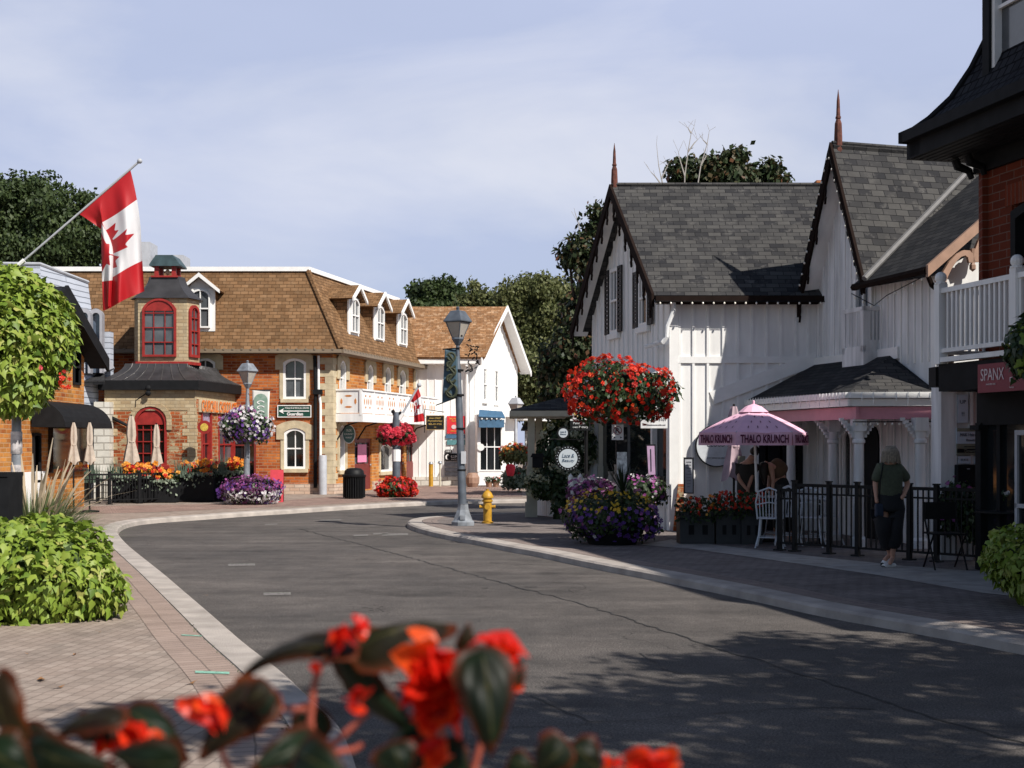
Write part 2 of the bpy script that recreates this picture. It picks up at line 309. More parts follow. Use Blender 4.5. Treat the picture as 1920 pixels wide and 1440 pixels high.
T_BLADE = (np.array([(-.03, 0, 0), (.03, 0, 0), (.025, .5, .03), (0, 1, -.1), (-.025, .5, .03)]), [(0, 1, 2, 3, 4)])
def nrm(a): return a/np.maximum(np.linalg.norm(a, axis=1, keepdims=True), 1e-9)
def scatter(name, c, n, size, tmpl, m, parent=None, tip=None, jit=.5, seed=1, sv=.35, loc=None, smooth=False):
    """one mesh of many small leaves: c centres, n outward normals, tip preferred leaf direction"""
    R = np.random.default_rng(seed); T, Fc = tmpl; K = len(c); n = nrm(n+R.normal(0, jit, (K, 3)))
    tp = np.tile(np.array(tip if tip is not None else (0, 0, -1.)), (K, 1))+R.normal(0, .5, (K, 3)); y = nrm(tp-n*(tp*n).sum(1, keepdims=True)); x = np.cross(y, n)
    s = (size*(1+R.uniform(-sv, sv, K)))[:, None, None]
    V = c[:, None, :]+s*(T[None, :, 0:1]*x[:, None, :]+T[None, :, 1:2]*y[:, None, :]+T[None, :, 2:3]*n[:, None, :])
    V = V.reshape(-1, 3)
    off = np.array(rootmat(parent).translation if parent is not None else (loc if loc is not None else (0, 0, 0))); V = V-off
    k = len(T); me = bpy.data.meshes.new(name); me.vertices.add(len(V)); me.vertices.foreach_set('co', V.ravel().astype(np.float32))
    li = np.array([i for q in Fc for i in q]); lt = np.array([len(q) for q in Fc]); nl = len(li)
    me.loops.add(K*nl); me.loops.foreach_set('vertex_index', (np.arange(K)[:, None]*k+li[None, :]).ravel().astype(np.int32))
    me.polygons.add(K*len(lt)); ls = np.concatenate([[0], np.cumsum(lt)[:-1]])
    me.polygons.foreach_set('loop_start', (np.arange(K)[:, None]*nl+ls[None, :]).ravel().astype(np.int32))
    me.update(calc_edges=True); me.validate()
    at = me.attributes.new('rnd', 'FLOAT', 'POINT'); at.data.foreach_set('value', np.repeat(np.clip(R.normal(.5, .22, K), 0, 1), k).astype(np.float32))
    me.materials.append(m); o = bpy.data.objects.new(name, me); COL.objects.link(o)
    if parent is not None: o.parent = parent
    elif loc is not None: o.location = loc
    return o
def shell(c, r, K, R, thick=.25, bump=.15, zmin=-1., lobes=None, nlobe=9):
    """points near a lumpy ellipsoid's surface and their outward normals"""
    d = nrm(R.normal(0, 1, (K*3, 3))); d = d[d[:, 2] > zmin][:K]; K = len(d)
    lb = nrm(R.normal(0, 1, (nlobe, 3))); k = np.max(np.clip(d@lb.T, 0, 1)**5, axis=1)
    rad = (1-bump)+bump*1.6*k-thick*R.random(K)**2
    p = np.array(c)+d*rad[:, None]*np.array(r); return p, nrm(d/np.array(r))
def clumps(cs, K, R, **kw):
    w = np.array([(q[1][0]*q[1][1]*q[1][2])**(2/3) for q in cs]); w = w/w.sum(); ps, ns = [], []
    for q, f in zip(cs, w):
        p, n = shell(q[0], q[1], int(K*f)+1, R, **kw); ps.append(p); ns.append(n)
    return np.vstack(ps), np.vstack(ns)
# ---------------- architecture helpers ----------------
def arc(x0, x1, z0, z1, rise, n=10):
    """outline: bottom left, up, over the arch, bottom right; rise is the arch height"""
    if rise <= 0: return [(x0, z0), (x0, z1), (x1, z1), (x1, z0)]
    cx = (x0+x1)/2; hw = (x1-x0)/2; pts = [(x0, z0)]
    for i in range(n+1):
        a = math.pi*(1-i/n); 
        if rise < hw*.9:
            Rr = (hw*hw+rise*rise)/(2*rise); al = math.asin(min(1, hw/Rr)); th = -al+2*al*i/n; pts.append((cx+Rr*math.sin(th), z1-Rr+Rr*math.cos(th)))
        else: pts.append((cx+hw*math.cos(a), z1-rise+rise*math.sin(a)))
    return pts+[(x1, z0)]
def gothic(x0, x1, z0, z1, n=6):
    cx = (x0+x1)/2; w = x1-x0; zs = z1-w*.866; pts = [(x0, z0)]
    for i in range(n+1): a = math.pi/3*i/n; pts.append((x1-w*math.cos(a), zs+w*math.sin(a)))
    for i in range(n-1, -1, -1): a = math.pi/3*i/n; pts.append((x0+w*math.cos(a), zs+w*math.sin(a)))
    return pts+[(x1, z0)]
def window(fr, r, parent, fm=None, gm=None, rise=0, nx=2, nz=2, rec=.1, fw=.06, proud=.02, sill=None, sur=None, sw=.18, name='window', shp=None, surb=None, mw=.03):
    x0, x1, z0, z1 = r; fm = fm or m_trimw; gm = gm or m_glass; A = shp or (lambda a, b, c, d: arc(a, b, c, d, rise))
    o = A(x0, x1, z0, z1); i = A(x0+fw, x1-fw, z0+fw, z1-fw)
    mb = MB(); mb.ring(fr, o, i, -proud, rec)
    for k in range(1, nx): xx = x0+(x1-x0)*k/nx; mb.box(fr, xx-mw/2, xx+mw/2, rec-.045, rec-.004, z0+fw*.5, z1-(fw*.8 if rise == 0 else fw*1.1))
    for k in range(1, nz): zz = z0+(z1-z0)*k/nz; mb.box(fr, x0+fw*.5, x1-fw*.5, rec-.05, rec-.008, zz-mw*.7, zz+mw*.7)
    w = mb.build(name, fm, parent)
    MB().prism(fr, A(x0+fw*.5, x1-fw*.5, z0+fw*.5, z1-fw*.5), rec, rec+.03).build('pane', gm, w)
    if sill: MB().box(fr, x0-.08, x1+.08, -.09, rec*.5, z0-.12, z0-.004).build('sill', sill, w, bevel=.01)
    if sur:
        zb = z0 if surb is None else surb
        oo = arc(x0-sw, x1+sw, zb, z1+sw, (rise or .05)+sw*.15); ii = arc(x0-.003, x1+.003, zb, z1+.003, rise or .05)
        MB().ring(fr, oo, ii, -.05, .04, closed=False).add([fr.w(x, y, z) for x, z in (oo[0], ii[0]) for y in (-.05, .04)], [(0, 1, 3, 2)]).build('surround', sur, w)
    return w
def wall(fr, x0, x1, z0, z1, holes=(), depth=.16):
    """a wall face with real openings and their reveals"""
    xs = sorted({x0, x1, *[h[0] for h in holes], *[h[1] for h in holes]}); zs = sorted({z0, z1, *[h[2] for h in holes], *[h[3] for h in holes]}); mb = MB()
    xs = [x for x in xs if x0 <= x <= x1]; zs = [z for z in zs if z0 <= z <= z1]
    for a, b in zip(xs, xs[1:]):
        for c, d in zip(zs, zs[1:]):
            mx_, mz_ = (a+b)/2, (c+d)/2
            if any(h[0] < mx_ < h[1] and h[2] < mz_ < h[3] for h in holes): continue
            mb.add([fr.w(a, 0, c), fr.w(b, 0, c), fr.w(b, 0, d), fr.w(a, 0, d)], [(0, 1, 2, 3)])
    for h in holes:
        a, b, c, d = h; q = [(a, c), (b, c), (b, d), (a, d)]
        for i in range(4):
            p, r = q[i], q[(i+1) % 4]; mb.add([fr.w(p[0], 0, p[1]), fr.w(p[0], depth, p[1]), fr.w(r[0], depth, r[1]), fr.w(r[0], 0, r[1])], [(0, 1, 2, 3)])
    return mb
def text(s, fr, cx, cz, h, m, parent, w=None, y=-.006, name='lettering', ext=.002, shear=0, bold=0):
    cu = bpy.data.curves.new('t', 'FONT'); cu.body = s; cu.align_x = 'CENTER'; cu.align_y = 'CENTER'; cu.extrude = ext; cu.shear = shear; cu.offset = bold; cu.resolution_u = 3
    ob = bpy.data.objects.new('t', cu); COL.objects.link(ob); dg = bpy.context.evaluated_depsgraph_get(); dg.update()
    me = bpy.data.meshes.new_from_object(ob.evaluated_get(dg)); bpy.data.objects.remove(ob); bpy.data.curves.remove(cu)
    v = [q.co.copy() for q in me.vertices]; f = [tuple(p.vertices) for p in me.polygons]; bpy.data.meshes.remove(me)
    if not v: return None
    x0 = min(q.x for q in v); x1 = max(q.x for q in v); y0 = min(q.y for q in v); y1 = max(q.y for q in v)
    sy = h/(y1-y0); sx = (w/(x1-x0)) if w else sy
    V = [fr.w(cx+(q.x-(x0+x1)/2)*sx, y-q.z, cz+(q.y-(y0+y1)/2)*sy) for q in v]
    return mkobj(name, V, f, m, parent)
def board(name, label, cat, fr, r, bm, fm=None, t=.03, y=0, group=None, parent=None, fw=.02):
    """a signboard with a thin frame, standing off the plane y of its frame of reference"""
    x0, x1, z0, z1 = r; c = fr.w((x0+x1)/2, y, z0)
    th = thing(name, label, cat, c, group) if parent is None else parent
    MB().box(fr, x0, x1, y-t, y, z0, z1).build('panel', bm, th)
    if fm:
        o = arc(x0-.004, x1+.004, z0-.004, z1+.004, 0); i = arc(x0+fw, x1-fw, z0+fw, z1-fw, 0); MB().ring(fr, o, i, y-t-.012, y+.004).build('frame', fm, th)
    return th
# ================= GROUND =================
def flat(name, pts, z, m, kind='structure', **k):
    o = mkobj(name, [(p[0], p[1], z) for p in pts], [tuple(range(len(pts)))], m, loc=(0, 0, 0)); return tag(o, kind=kind)
flat('ground', [(-400, -60), (400, -60), (400, 900), (-400, 900)], -.03, M('earth', (.12, .11, .07), .95, var=.4, scale=.5))
flat('road', [(-60, -30), (60, -30), (60, 110), (-60, 110)], 0, m_asphalt)
def smooth2(p, k=2):
    for _ in range(k):
        q = [p[0]]
        for a, b in zip(p, p[1:]): q += [a*.75+b*.25, a*.25+b*.75]
        p = q+[p[-1]]
    return p
def offs(p, d):
    o = []
    for i in range(len(p)):
        t = (p[min(i+1, len(p)-1)]-p[max(i-1, 0)]); t.z = 0; t.normalize(); o.append(p[i]+Vector((-t.y, t.x, 0))*d)
    return o
def zig(p, amp, step=.25, seed=3):
    R = random.Random(seed); q = []
    for a, b in zip(p, p[1:]):
        n = max(1, int((b-a).length/step)); d = (b-a).normalized(); s = Vector((-d.y, d.x, 0))
        for i in range(n): q.append(a+(b-a)*i/n+s*R.uniform(-amp, amp))
    return q+[p[-1]]
Lpx = [(760, 1800), (700, 1530), (677, 1440), (658, 1385), (633, 1342), (580, 1297), (533, 1253), (467, 1205), (437, 1180), (400, 1148), (347, 1104), (309, 1072), (271, 1043), (243, 1021), (228, 1006), (220, 994), (228, 984), (251, 977), (292, 972), (379, 966.5), (467, 960), (554, 955), (644, 949), (757, 942.5), (869, 938), (979, 936.5), (1120, 936), (1500, 935)]
Lw = [Vector((.3, -25, .1))]+[G(*q) for q in Lpx]; Lw = smooth2(Lw)+[Vector((60, 38, .1))]
Rpx = [(1920, 1206), (1833, 1188), (1684, 1162), (1535, 1137), (1400, 1107), (1250, 1078), (1094, 1050), (1010, 1032), (954, 1023), (883, 1009), (830, 1000), (799, 993), (775, 986), (762, 980), (764, 974), (785, 969.5), (820, 967), (900, 963), (1000, 959), (1300, 952)]
Rw = [Vector((9.5, -25, .1)), Vector((7.2, 3, .1)), Vector((5.6, 8, .1))]+[G(*q) for q in Rpx]; Rw = smooth2(Rw)+[Vector((60, 34, .1))]
def kerb(name, line, side):
    prof = [(0, -.02), (.015, .075), (.05, .1), (.30, .106), (.31, .07)]
    rows = [offs(line, side*d) for d, z in prof]; mb = MB(); n = len(line)
    for r, (d, z) in zip(rows, prof): mb.v += [(q.x, q.y, z) for q in r]
    for k in range(len(prof)-1):
        for i in range(n-1): mb.f.append((k*n+i, k*n+i+1, (k+1)*n+i+1, (k+1)*n+i) if side > 0 else (k*n+i, (k+1)*n+i, (k+1)*n+i+1, k*n+i+1))
    return tag(mb.build(name, m_kerb, loc=(0, 0, 0)), kind='structure')
kerb('kerb', Lw, 1); kerb('kerb', Rw, -1)
Lin = offs(Lw, .305); Rin = offs(Rw, -.305)
flat('pavement', [*Lin, Vector((60, 110, 0)), Vector((-60, 110, 0)), Vector((-60, -25, 0))], .1, m_paver)
flat('pavement', [*Rin, Vector((60, -25, 0))], .1, BR('paver_grey', (.25, .215, .20), (.2, .17, .16), (.09, .075, .07), .20, .10, .007, bump=.5, dirt=.4, rot=math.radians(-30)))
def strip(name, line, d0, d1, z, m, kind='structure'):
    a = offs(line, d0); b = offs(line, d1); n = len(a); mb = MB(); mb.v = [(q.x, q.y, z) for q in a+b]; mb.f = [(i, n+i, n+i+1, i+1) for i in range(n-1)]
    # uv that follows the line
    o = mb.build(name, m, loc=(0, 0, 0)); s = [0]
    for i in range(n-1): s.append(s[-1]+(a[i+1]-a[i]).length)
    uv = o.data.uv_layers['uv'].data
    for p in o.data.polygons:
        for li in p.loop_indices: vi = o.data.loops[li].vertex_index; uv[li].uv = (s[vi % n], 0 if vi < n else abs(d1-d0))
    return tag(o, kind=kind)
strip('pavement_border', Lw[:60], .32, .68, .104, m_border)
strip('pavement_border', Rw[:78], -.32, -.62, .104, BR('grey_border', (.29, .235, .21), (.24, .19, .17), (.13, .11, .10), .10, .20, .006, bump=.5))
# far forecourt in pinker brick and the concrete walk in front of the fences
far = [G(140, 965), G(300, 960), G(460, 953), G(560, 949), G(700, 941), G(860, 934), G(979, 931)]
flat('forecourt_paving', [*far, G(979, 912), G(800, 912), G(640, 930), G(460, 944), G(140, 950)], .104, m_paver2)
cw_ = [G(1258, 1012), G(1490, 1040), G(1700, 1062), G(1880, 1075), G(2200, 1100)]; cw2 = [G(2200, 1150), G(1840, 1112), G(1640, 1078), G(1500, 1058), G(1300, 1030), G(1200, 1022)]
flat('concrete_walk', cw_+cw2, .105, m_conc)
# tar seams and long cracks
m_tar = M('tar', (.03, .028, .026), .7, var=.5, scale=9)
def crack(pxs, w, seed, z=.004):
    p = [G(x, y, 0) for x, y in pxs]; p = smooth2(p, 1); p = zig(p, w*1.1, .12, seed)
    R = random.Random(seed); a = [q+Vector((R.uniform(.1, .5)*w, R.uniform(.1, .5)*w, 0)) for q in p]; b = [q-Vector((R.uniform(.1, .5)*w, R.uniform(.1, .5)*w, 0)) for q in p]
    n = len(p); mb = MB(); mb.v = [(q.x, q.y, z) for q in a+b]; mb.f = [(i, n+i, n+i+1, i+1) for i in range(n-1)]
    tag(mb.build('road_crack', m_tar, loc=(0, 0, 0)), kind='structure')
crack([(560, 992), (700, 1027), (860, 1071), (980, 1104), (1090, 1132), (1210, 1172), (1330, 1212), (1480, 1256), (1620, 1304), (1760, 1350), (1960, 1408)], .03, 5)
crack([(990, 1305), (1080, 1340), (1110, 1358), (1300, 1342), (1500, 1326), (1640, 1330)], .022, 6)
crack([(940, 1366), (1110, 1358)], .018, 8); crack([(1200, 1225), (1240, 1250), (1260, 1262), (1300, 1264)], .02, 9)
crack([(1780, 1440), (1860, 1408), (1960, 1400)], .02, 12); crack([(1600, 1135), (1700, 1180), (1830, 1200), (1960, 1222)], .03, 14, .0042)
crack([(1060, 1440), (1180, 1420), (1350, 1435)], .012, 15)
m_wm = M('worn_road_paint', (.19, .178, .165), .85, var=.6, scale=25)
for a, b, c, d in ((428, 1058, 478, 4), (494, 1112, 545, 5), (663, 1003, 690, 3), (700, 1000, 727, 3), (716, 1001, 765, 4), (497, 983, 520, 2), (600, 975, 640, 2)):
    flat('road_marking', [G(a, b, 0), G(c, b-1, 0), G(c, b-1+d, 0), G(a, b+d, 0)], .005, m_wm)
m_teal = M('teal_spray', (.25, .50, .38), .8, var=.4, scale=30)
for a, b, c, d in ((340, 1191.5, 378, 1195), (366, 1260, 430, 1266)):
    flat('pavement_marking', [G(a, b), G(c, b+2, .1), G(c, d), G(a, d-2)], .109, m_teal)
# fallen leaves and specks
for i, (px, py, s) in enumerate([(77, 1277, .05), (110, 1291, .035), (360, 1283, .035), (185, 1187, .02), (53, 1228, .02), (140, 1230, .02), (386, 1118, .02), (169, 970, .03), (250, 951, .03)]):
    p = G(px, py); a = rnd.random()*6
    v = [(p.x+s*math.cos(a+t)*r, p.y+s*math.sin(a+t)*r, .108+h) for t, r, h in ((0, 1.4, .012), (1.3, .6, 0), (2.6, .5, .01), (3.14, 1.3, .02), (3.9, .5, .008), (5, .6, 0))]
    o = mkobj('fallen_leaf', v, [tuple(range(6))], M('dry_leaf', (.30, .15, .06), .8) if i == 0 else bpy.data.materials['dry_leaf'], loc=p)
    tag(o, ['curled tan leaf lying on the near pavers', 'small dark leaf beside the curled tan leaf', 'dark twig-like leaf on pavers near the kerb', 'speck of leaf just below the big green bush', 'leaf speck at the far left of the pavers', 'leaf speck below the left half of the bush', 'leaf speck on pavers right beside the kerb', 'pale scrap on the far forecourt near the kerb bend', 'pale scrap by the foot of the planter boxes'][i], 'leaf', 'litter on the paving')
# weeds along the kerb joint
pts = []; R = np.random.default_rng(3)
for _ in range(900):
    i = int(R.integers(6, 40)); 
    if R.random() > (1 if 12 < i < 20 else .35): continue
    t = R.random(); q = Lin[i]*(1-t)+Lin[i+1]*t; pts.append((q.x+R.normal(-.02, .015), q.y+R.normal(0, .015), .105))
pts = np.array(pts); m_weed = LEAF('weed_leaf', [(.03, .05, .015), (.08, .11, .04)])
tag(scatter('weeds', pts, np.tile((0, 0, 1.), (len(pts), 1)), .022, T_SIMPLE, m_weed, loc=(0, 0, 0)), kind='stuff', label='low weeds growing in the joint beside the left kerb')

# ================= ORANGE BRICK BUILDING =================
b1 = thing('brick_building', 'two storey orange brick building with brown mansard roof and white parapet edge', 'building', (-9, 46, .1))
FL = Fr((0, 41.5, 0), (1, 0)); XC = -5.58; FRR = Fr((XC, 41.5, 0), (2.33, 10.3)); RL = 10.6
def R_(fr, *a): return fr.rect(*a)
wl = [R_(FL, 531, 672, 574, 748), R_(FL, 533, 803, 573, 879), R_(FL, 364, 672, 404, 748), R_(FL, 436, 803, 480, 930)]
holes = [(a, b, c, d+.05) for a, b, c, d in wl]
wall(FL, -16, XC, .0, 4.5, [h for h in holes]).build('wall', m_brick, b1)
wr_up = [R_(FRR, 636, 676, 648, 740), R_(FRR, 688, 684, 699, 744), R_(FRR, 721, 688, 732, 750), R_(FRR, 748, 694, 760, 752), R_(FRR, 778, 700, 788, 752)]
wr_dn = [R_(FRR, 635, 797, 646, 882), R_(FRR, 712, 832, 736, 884)]
drs = [R_(FRR, 665, 822, 697, 918), R_(FRR, 744, 826, 757, 914), R_(FRR, 762, 822, 782, 910)]
hr = [(a, b, max(c, .1), d) for a, b, c, d in wr_up+wr_dn+drs]
wall(FRR, 0, RL, 0, 4.5, hr).build('wall', m_brick2, b1)
for i, r in enumerate(wl[:3]):
    window(FL, r, b1, rise=.13, nx=2, nz=2, rec=.12, fw=.07, sill=m_quoin, sur=m_quoin, sw=.24, surb=r[3]-.35, gm=m_glassg if i != 1 else m_glass)
    w = r; 
    for xx in (w[0]-.11, w[1]+.0):
        MB().box(FL, xx, xx+.11, -.025, .03, w[2], w[3]-.34).build('jamb_stone', m_quoin, b1)
window(FL, wl[3], b1, fm=m_maroon, nx=2, nz=4, rec=.12)
for i, r in enumerate(wr_up):
    window(FRR, r, b1, rise=.18, nx=2, nz=2, rec=.12, fw=.07, sill=m_quoin, sur=m_quoin, sw=.26, surb=r[3]-.6, gm=m_glassg)
window(FRR, wr_dn[0], b1, rise=.12, nx=1, nz=2, rec=.12, sill=m_quoin, sur=m_quoin, sw=.15, surb=wr_dn[0][2], gm=m_glassb)
window(FRR, wr_dn[1], b1, rise=.12, nx=1, nz=1, rec=.12, sill=m_quoin, sur=m_quoin, sw=.12, surb=wr_dn[1][2], gm=m_glass)
m_paper = M('pink_poster', (.75, .25, .42), .6, var=.05)
for k, r in enumerate(drs):
    x0, x1, z0, z1 = r; d = MB()
    d.ring(FRR, arc(x0, x1, .1, z1, 0), arc(x0+.12, x1-.12, .95, z1-.14, 0), .05, .1); d.box(FRR, x0+.1, x1-.1, .06, .11, .12, 1.0)
    dd = d.build('door', m_maroon, b1); zz = (.95, z1-.14)
    for q in (1, 2): MB().box(FRR, x0+(x1-x0)*q/3-.02, x0+(x1-x0)*q/3+.02, .055, .085, *zz).build('muntin', m_maroon, dd)
    MB().box(FRR, x0+.1, x1-.1, .055, .085, 1.55, 1.59).build('muntin', m_maroon, dd)
    MB().box(FRR, x0+.1, x1-.1, .1, .12, .9, z1-.1).build('pane', m_glassg if k == 0 else m_glass, dd)
    MB().ball(FRR.w(x1-.07, .02, .95), .03, 6).build('handle', m_galv, dd)
    if k == 0: MB().box(FRR, x0+.42, x1-.42, .04, .05, 1.05, z1-.2).build('poster', m_paper, dd)
# quoins, plinth
mq = MB()
for i in range(22):
    z = .35+i*.2; w = .42 if i % 2 else .24
    if z > 4.3: break
    mq.box(FL, XC-w, XC+.015, -.018, .05, z, z+.195); mq.box(FRR, -.015, w, -.018, .05, z, z+.195)
mq.build('quoins', m_quoin, b1)
m_lime_ = BR('limewashed_brick', (.62, .5, .4), (.55, .38, .28), (.4, .3, .24), .3, .1, .012, bump=.6)
mp_ = MB(); mp_.box(FL, -16, XC+.03, -.06, .02, 0, .42); mp_.box(FRR, -.03, drs[0][0]-.05, -.06, .02, 0, .42); mp_.build('plinth', m_lime_, b1)
MB().box(FRR, drs[0][1]+.05, drs[1][0]-.05, -.06, .02, 0, .38).build('plinth', m_lime_, b1); MB().box(FRR, drs[2][1]+.05, RL, -.06, .02, 0, .35).build('plinth', m_lime_, b1)
# roof
oL = Vector((0, -1, 0)); oR = -FRR.y; dR = FRR.x
e0 = Vector((XC, 41.5, 4.58))+Vector((.30, -.36, 0)); eL = Vector((-16, e0.y, 4.58)); eF = e0+dR*(RL+.25)
t0 = Vector((-6.46, 42.2, 7.13)); tL = Vector((-16, 42.2, 7.13)); tF = t0+dR*9.3
bl = eL+Vector((0, 9.5, 0)); tbl = tL+Vector((0, 8, 0)); 
rf = MB(); rf.add([eL, e0, t0, tL], [(0, 1, 2, 3)]); rf.add([e0, eF, tF, t0], [(0, 1, 2, 3)]); rf.add([eF, eF+FRR.y*9, tF+FRR.y*7, tF], [(0, 1, 2, 3)])
roof = rf.build('roof', m_brownsh, b1)
MB().tube([e0+Vector((.0, 0, .02)), e0*.5+t0*.5+Vector((0, 0, .03)), t0+Vector((0, 0, .02))], .09, 6).build('hip_ridge', m_brownsh, roof)
pr = MB(); 
for a, b in ((tL, t0), (t0, tF)):
    d = (b-a).normalized(); f_ = Fr(a, (d.x, d.y)); pr.box(f_, -.05, (b-a).length+.05, -.08, .5, -.01, .13)
pr.build('parapet_edge', m_trimw, b1)
MB().add([tL+Vector((0, .1, .1)), t0+Vector((0, .1, .1)), tF+Vector((0, .1, .1)), tF+Vector((-7, 1.6, .1)), tL+Vector((0, 8, .1))], [(0, 1, 2, 3, 4)]).build('roof_deck', m_conc, b1)
gt = MB(); 
for a, b, o_ in ((eL, e0, oL), (e0, eF, oR)):
    d = (b-a).normalized(); f_ = Fr(a, (d.x, d.y)); Ln = (b-a).length
    gt.box(f_, -.02, Ln+.02, -.10, .03, -.11, .0); gt.box(f_, -.02, Ln, .03, .30, -.13, -.09)
    for k in range(int(Ln/.28)): gt.box(f_, .1+k*.28, .15+k*.28, -.12, .03, -.02, .025)
gt.build('gutter', M('taupe_gutter', (.22, .17, .12), .5, var=.1), b1)
def dormer(fr, r, zp, parent, yf, w_over=.12, depth=1.3, wnd=None, rise=.15):
    x0, x1, z0, z1 = r; xc = (x0+x1)/2; d = MB().box(fr, x0, x1, yf+.02, yf+depth, z0, z1).build('dormer', m_brownsh, parent)
    MB().prism(fr, [(x0, z1), (x1, z1), (xc, zp-.06)], yf+.02, yf+depth).build('gable', m_white, d)
    MB().ring(fr, arc(x0-.01, x1+.01, z0-.06, z1+.05, 0), arc(x0+.12, x1-.12, z0+.12, z1-.08, rise), yf-.03, yf+.06).build('front', m_white, d) if False else None
    w = wnd or (x0+.13, x1-.13, z0+.08, z1-.03)
    MB().box(fr, x0-.01, x1+.01, yf-.02, yf+.03, z0-.02, z1).build('front', m_white, d)
    window(fr, w, d, rise=rise, nx=2, nz=2, rec=yf-.03, fw=.05, proud=-yf+.09, gm=m_glassg)
    s = MB(); ov = .2
    for sg in (-1, 1):
        xe = xc+sg*((x1-x0)/2+ov); ze = z1-.02+(0 if ov < .2 else -.0)
        a = fr.w(xc, yf-.22, zp); b = fr.w(xe, yf-.22, ze-.06); c = fr.w(xe, yf+depth, ze-.06); e = fr.w(xc, yf+depth, zp); s.slab([a, b, c, e] if sg < 0 else [a, e, c, b], .05)
    s.build('dormer_roof', m_brownsh, d); g = MB()
    for sg in (-1, 1):
        xe = xc+sg*((x1-x0)/2+ov)
        g.prism(fr, [(xc, zp+.02), (xe, z1-.06), (xe, z1-.17), (xc, zp-.11)], yf-.27, yf-.21)
    g.build('bargeboard', m_trimw, d); return d
dormer(FL, R_(FL, 350, 541, 403, 620, -.1), FL.hit(372, 515)[1], b1, -.12)
for q in ((652, 558, 671, 629, 531), (700, 573, 718, 642, 545), (744, 586, 761, 651, 558)):
    r = FRR.rect(*q[:4], y=.0); dormer(FRR, r, FRR.hit((q[0]+q[2])/2+1, q[4]+4, 0)[1], b1, -.02, depth=1.0)
# balcony along the street side
bx0, bx1 = .25, RL-.6; zb = 2.55; zt = 3.33; bd = .85
bal = MB().box(FRR, bx0, bx1, -bd, 0, zb-.16, zb).build('balcony', m_white, b1)
m_cut = M('orange_showing_through', (.58, .22, .06), .8, var=.3)
pn = MB(); pn.box(FRR, bx0, bx0+.03, -bd, -.02, zb+.08, zt); pn.box(FRR, bx0, bx1, -bd, -bd+.03, zb+.08, zt)
npn = 8
for i in range(npn+1): x = bx0+(bx1-bx0)*i/npn; pn.box(FRR, x-.04, x+.04, -bd-.025, -bd+.05, zb, zt+.03)
pn.box(FRR, bx0-.03, bx1+.03, -bd-.04, -bd+.06, zt, zt+.05); pn.box(FRR, bx0-.03, bx0+.05, -bd-.04, 0, zt, zt+.05)
pn.box(FRR, bx0-.02, bx1+.02, -bd-.03, -bd+.05, zb-.2, zb+.06); pn.box(FRR, bx0-.03, bx0+.04, -bd-.03, 0, zb-.2, zb+.06)
pn.build('railing', m_white, bal)
FS = Fr(FRR.w(bx0, -bd, 0), (-FRR.y.x*-1, -FRR.y.y*-1)) ; FS = Fr(FRR.w(bx0, -bd, 0), (FRR.y.x, FRR.y.y)); 
def petal(mb, fr, cx, cz, rx, rz, y):   # an oval ring of four almond cut-outs
    for k in range(4):
        a = math.pi/2*k; px = cx+rx*.72*math.cos(a); pz = cz+rz*.72*math.sin(a); l = (rz if k % 2 == 0 else rx)*.42; w = .035 if k % 2 == 0 else .03
        p = [(0, l), (w, l*.4), (w, -l*.4), (0, -l), (-w, -l*.4), (-w, l*.4)] if k % 2 == 0 else [(l, 0), (l*.4, w), (-l*.4, w), (-l, 0), (-l*.4, -w), (l*.4, -w)]
        mb.prism(fr, [(px+u, pz+v) for u, v in p], y-.004, y)
pc = MB(); fe = Fr(FRR.w(bx0, 0, 0), (-FRR.y.x, -FRR.y.y))
for k in (0,): petal(pc, Fr(FRR.w(bx0, 0, 0), (-FRR.y.x, -FRR.y.y)), bd*.5, zb+.45, .27, .22, -.002) if False else None
pc = MB(); 
fe = Fr(FRR.w(bx0, 0, 0), FRR.y*-1)      # end panel seen from the street
petal(pc, fe, bd*.5, zb+.44, .32, .24, .0); 
for v in range(0): pass
for i in range(npn):
    c = bx0+(bx1-bx0)*(i+.5)/npn
    for dx in (-.2, .2): petal(pc, FRR, c+dx, zb+.44, .15, .25, -bd-.002)
pc.build('cut_outs', m_cut, bal)
br = MB()
for i in range(6):
    x = bx0+.1+(bx1-bx0-.2)*i/5; MB().tube([FRR.w(x, -.02, zb-.75), FRR.w(x, -.3, zb-.32), FRR.w(x, -bd+.1, zb-.18)], .025, 6).build('bracket', m_black, bal)
# rooftop plant
rp = MB(); f_ = Fr(P(262, 505, 46), (1, 0)); rp.box(f_, -.3, .35, 0, 1, 0, .95); rp.box(f_, .5, 1.5, 0, 1, 0, .5); rp.build('rooftop_unit', m_galv, b1)
# pipes on the corner
dp = MB(); x = FL.hit(592, 800)[0]; dp.tube([FL.w(x, -.1, .3), FL.w(x, -.1, 2.9), FL.w(x+.02, -.1, 3.3), FL.w(x-.02, -.1, 4.4)], .055, 8); dp.box(FL, x-.06, x+.22, -.2, -.02, 3.2, 3.35)
o = dp.build('standpipe', m_black, loc=FL.w(x, -.1, .1)); tag(o, 'black pipe running up the brick wall beside the corner stones', 'pipe')
o = MB().tube([FL.w(x+.16, -.08, .2), FL.w(x+.16, -.08, 2.9), FL.w(x+.1, -.08, 3.35), FL.w(x+.1, -.08, 4.4)], .04, 8).build('downpipe', m_trimw, loc=FL.w(x+.16, -.08, .2)); tag(o, 'thin white downpipe next to the black pipe on brick wall', 'pipe')
xp = FL.hit(608, 890)[0]; o = MB().lathe(FL.w(xp, -.32, .1), [(.125, 0), (.125, 1.18), (.11, 1.21), (0, 1.22)], 20).build('pipe_guard', m_galv, smooth=True, loc=FL.w(xp, -.32, .1)); tag(o, 'pale grey rounded guard standing at the foot of the brick corner', 'guard')

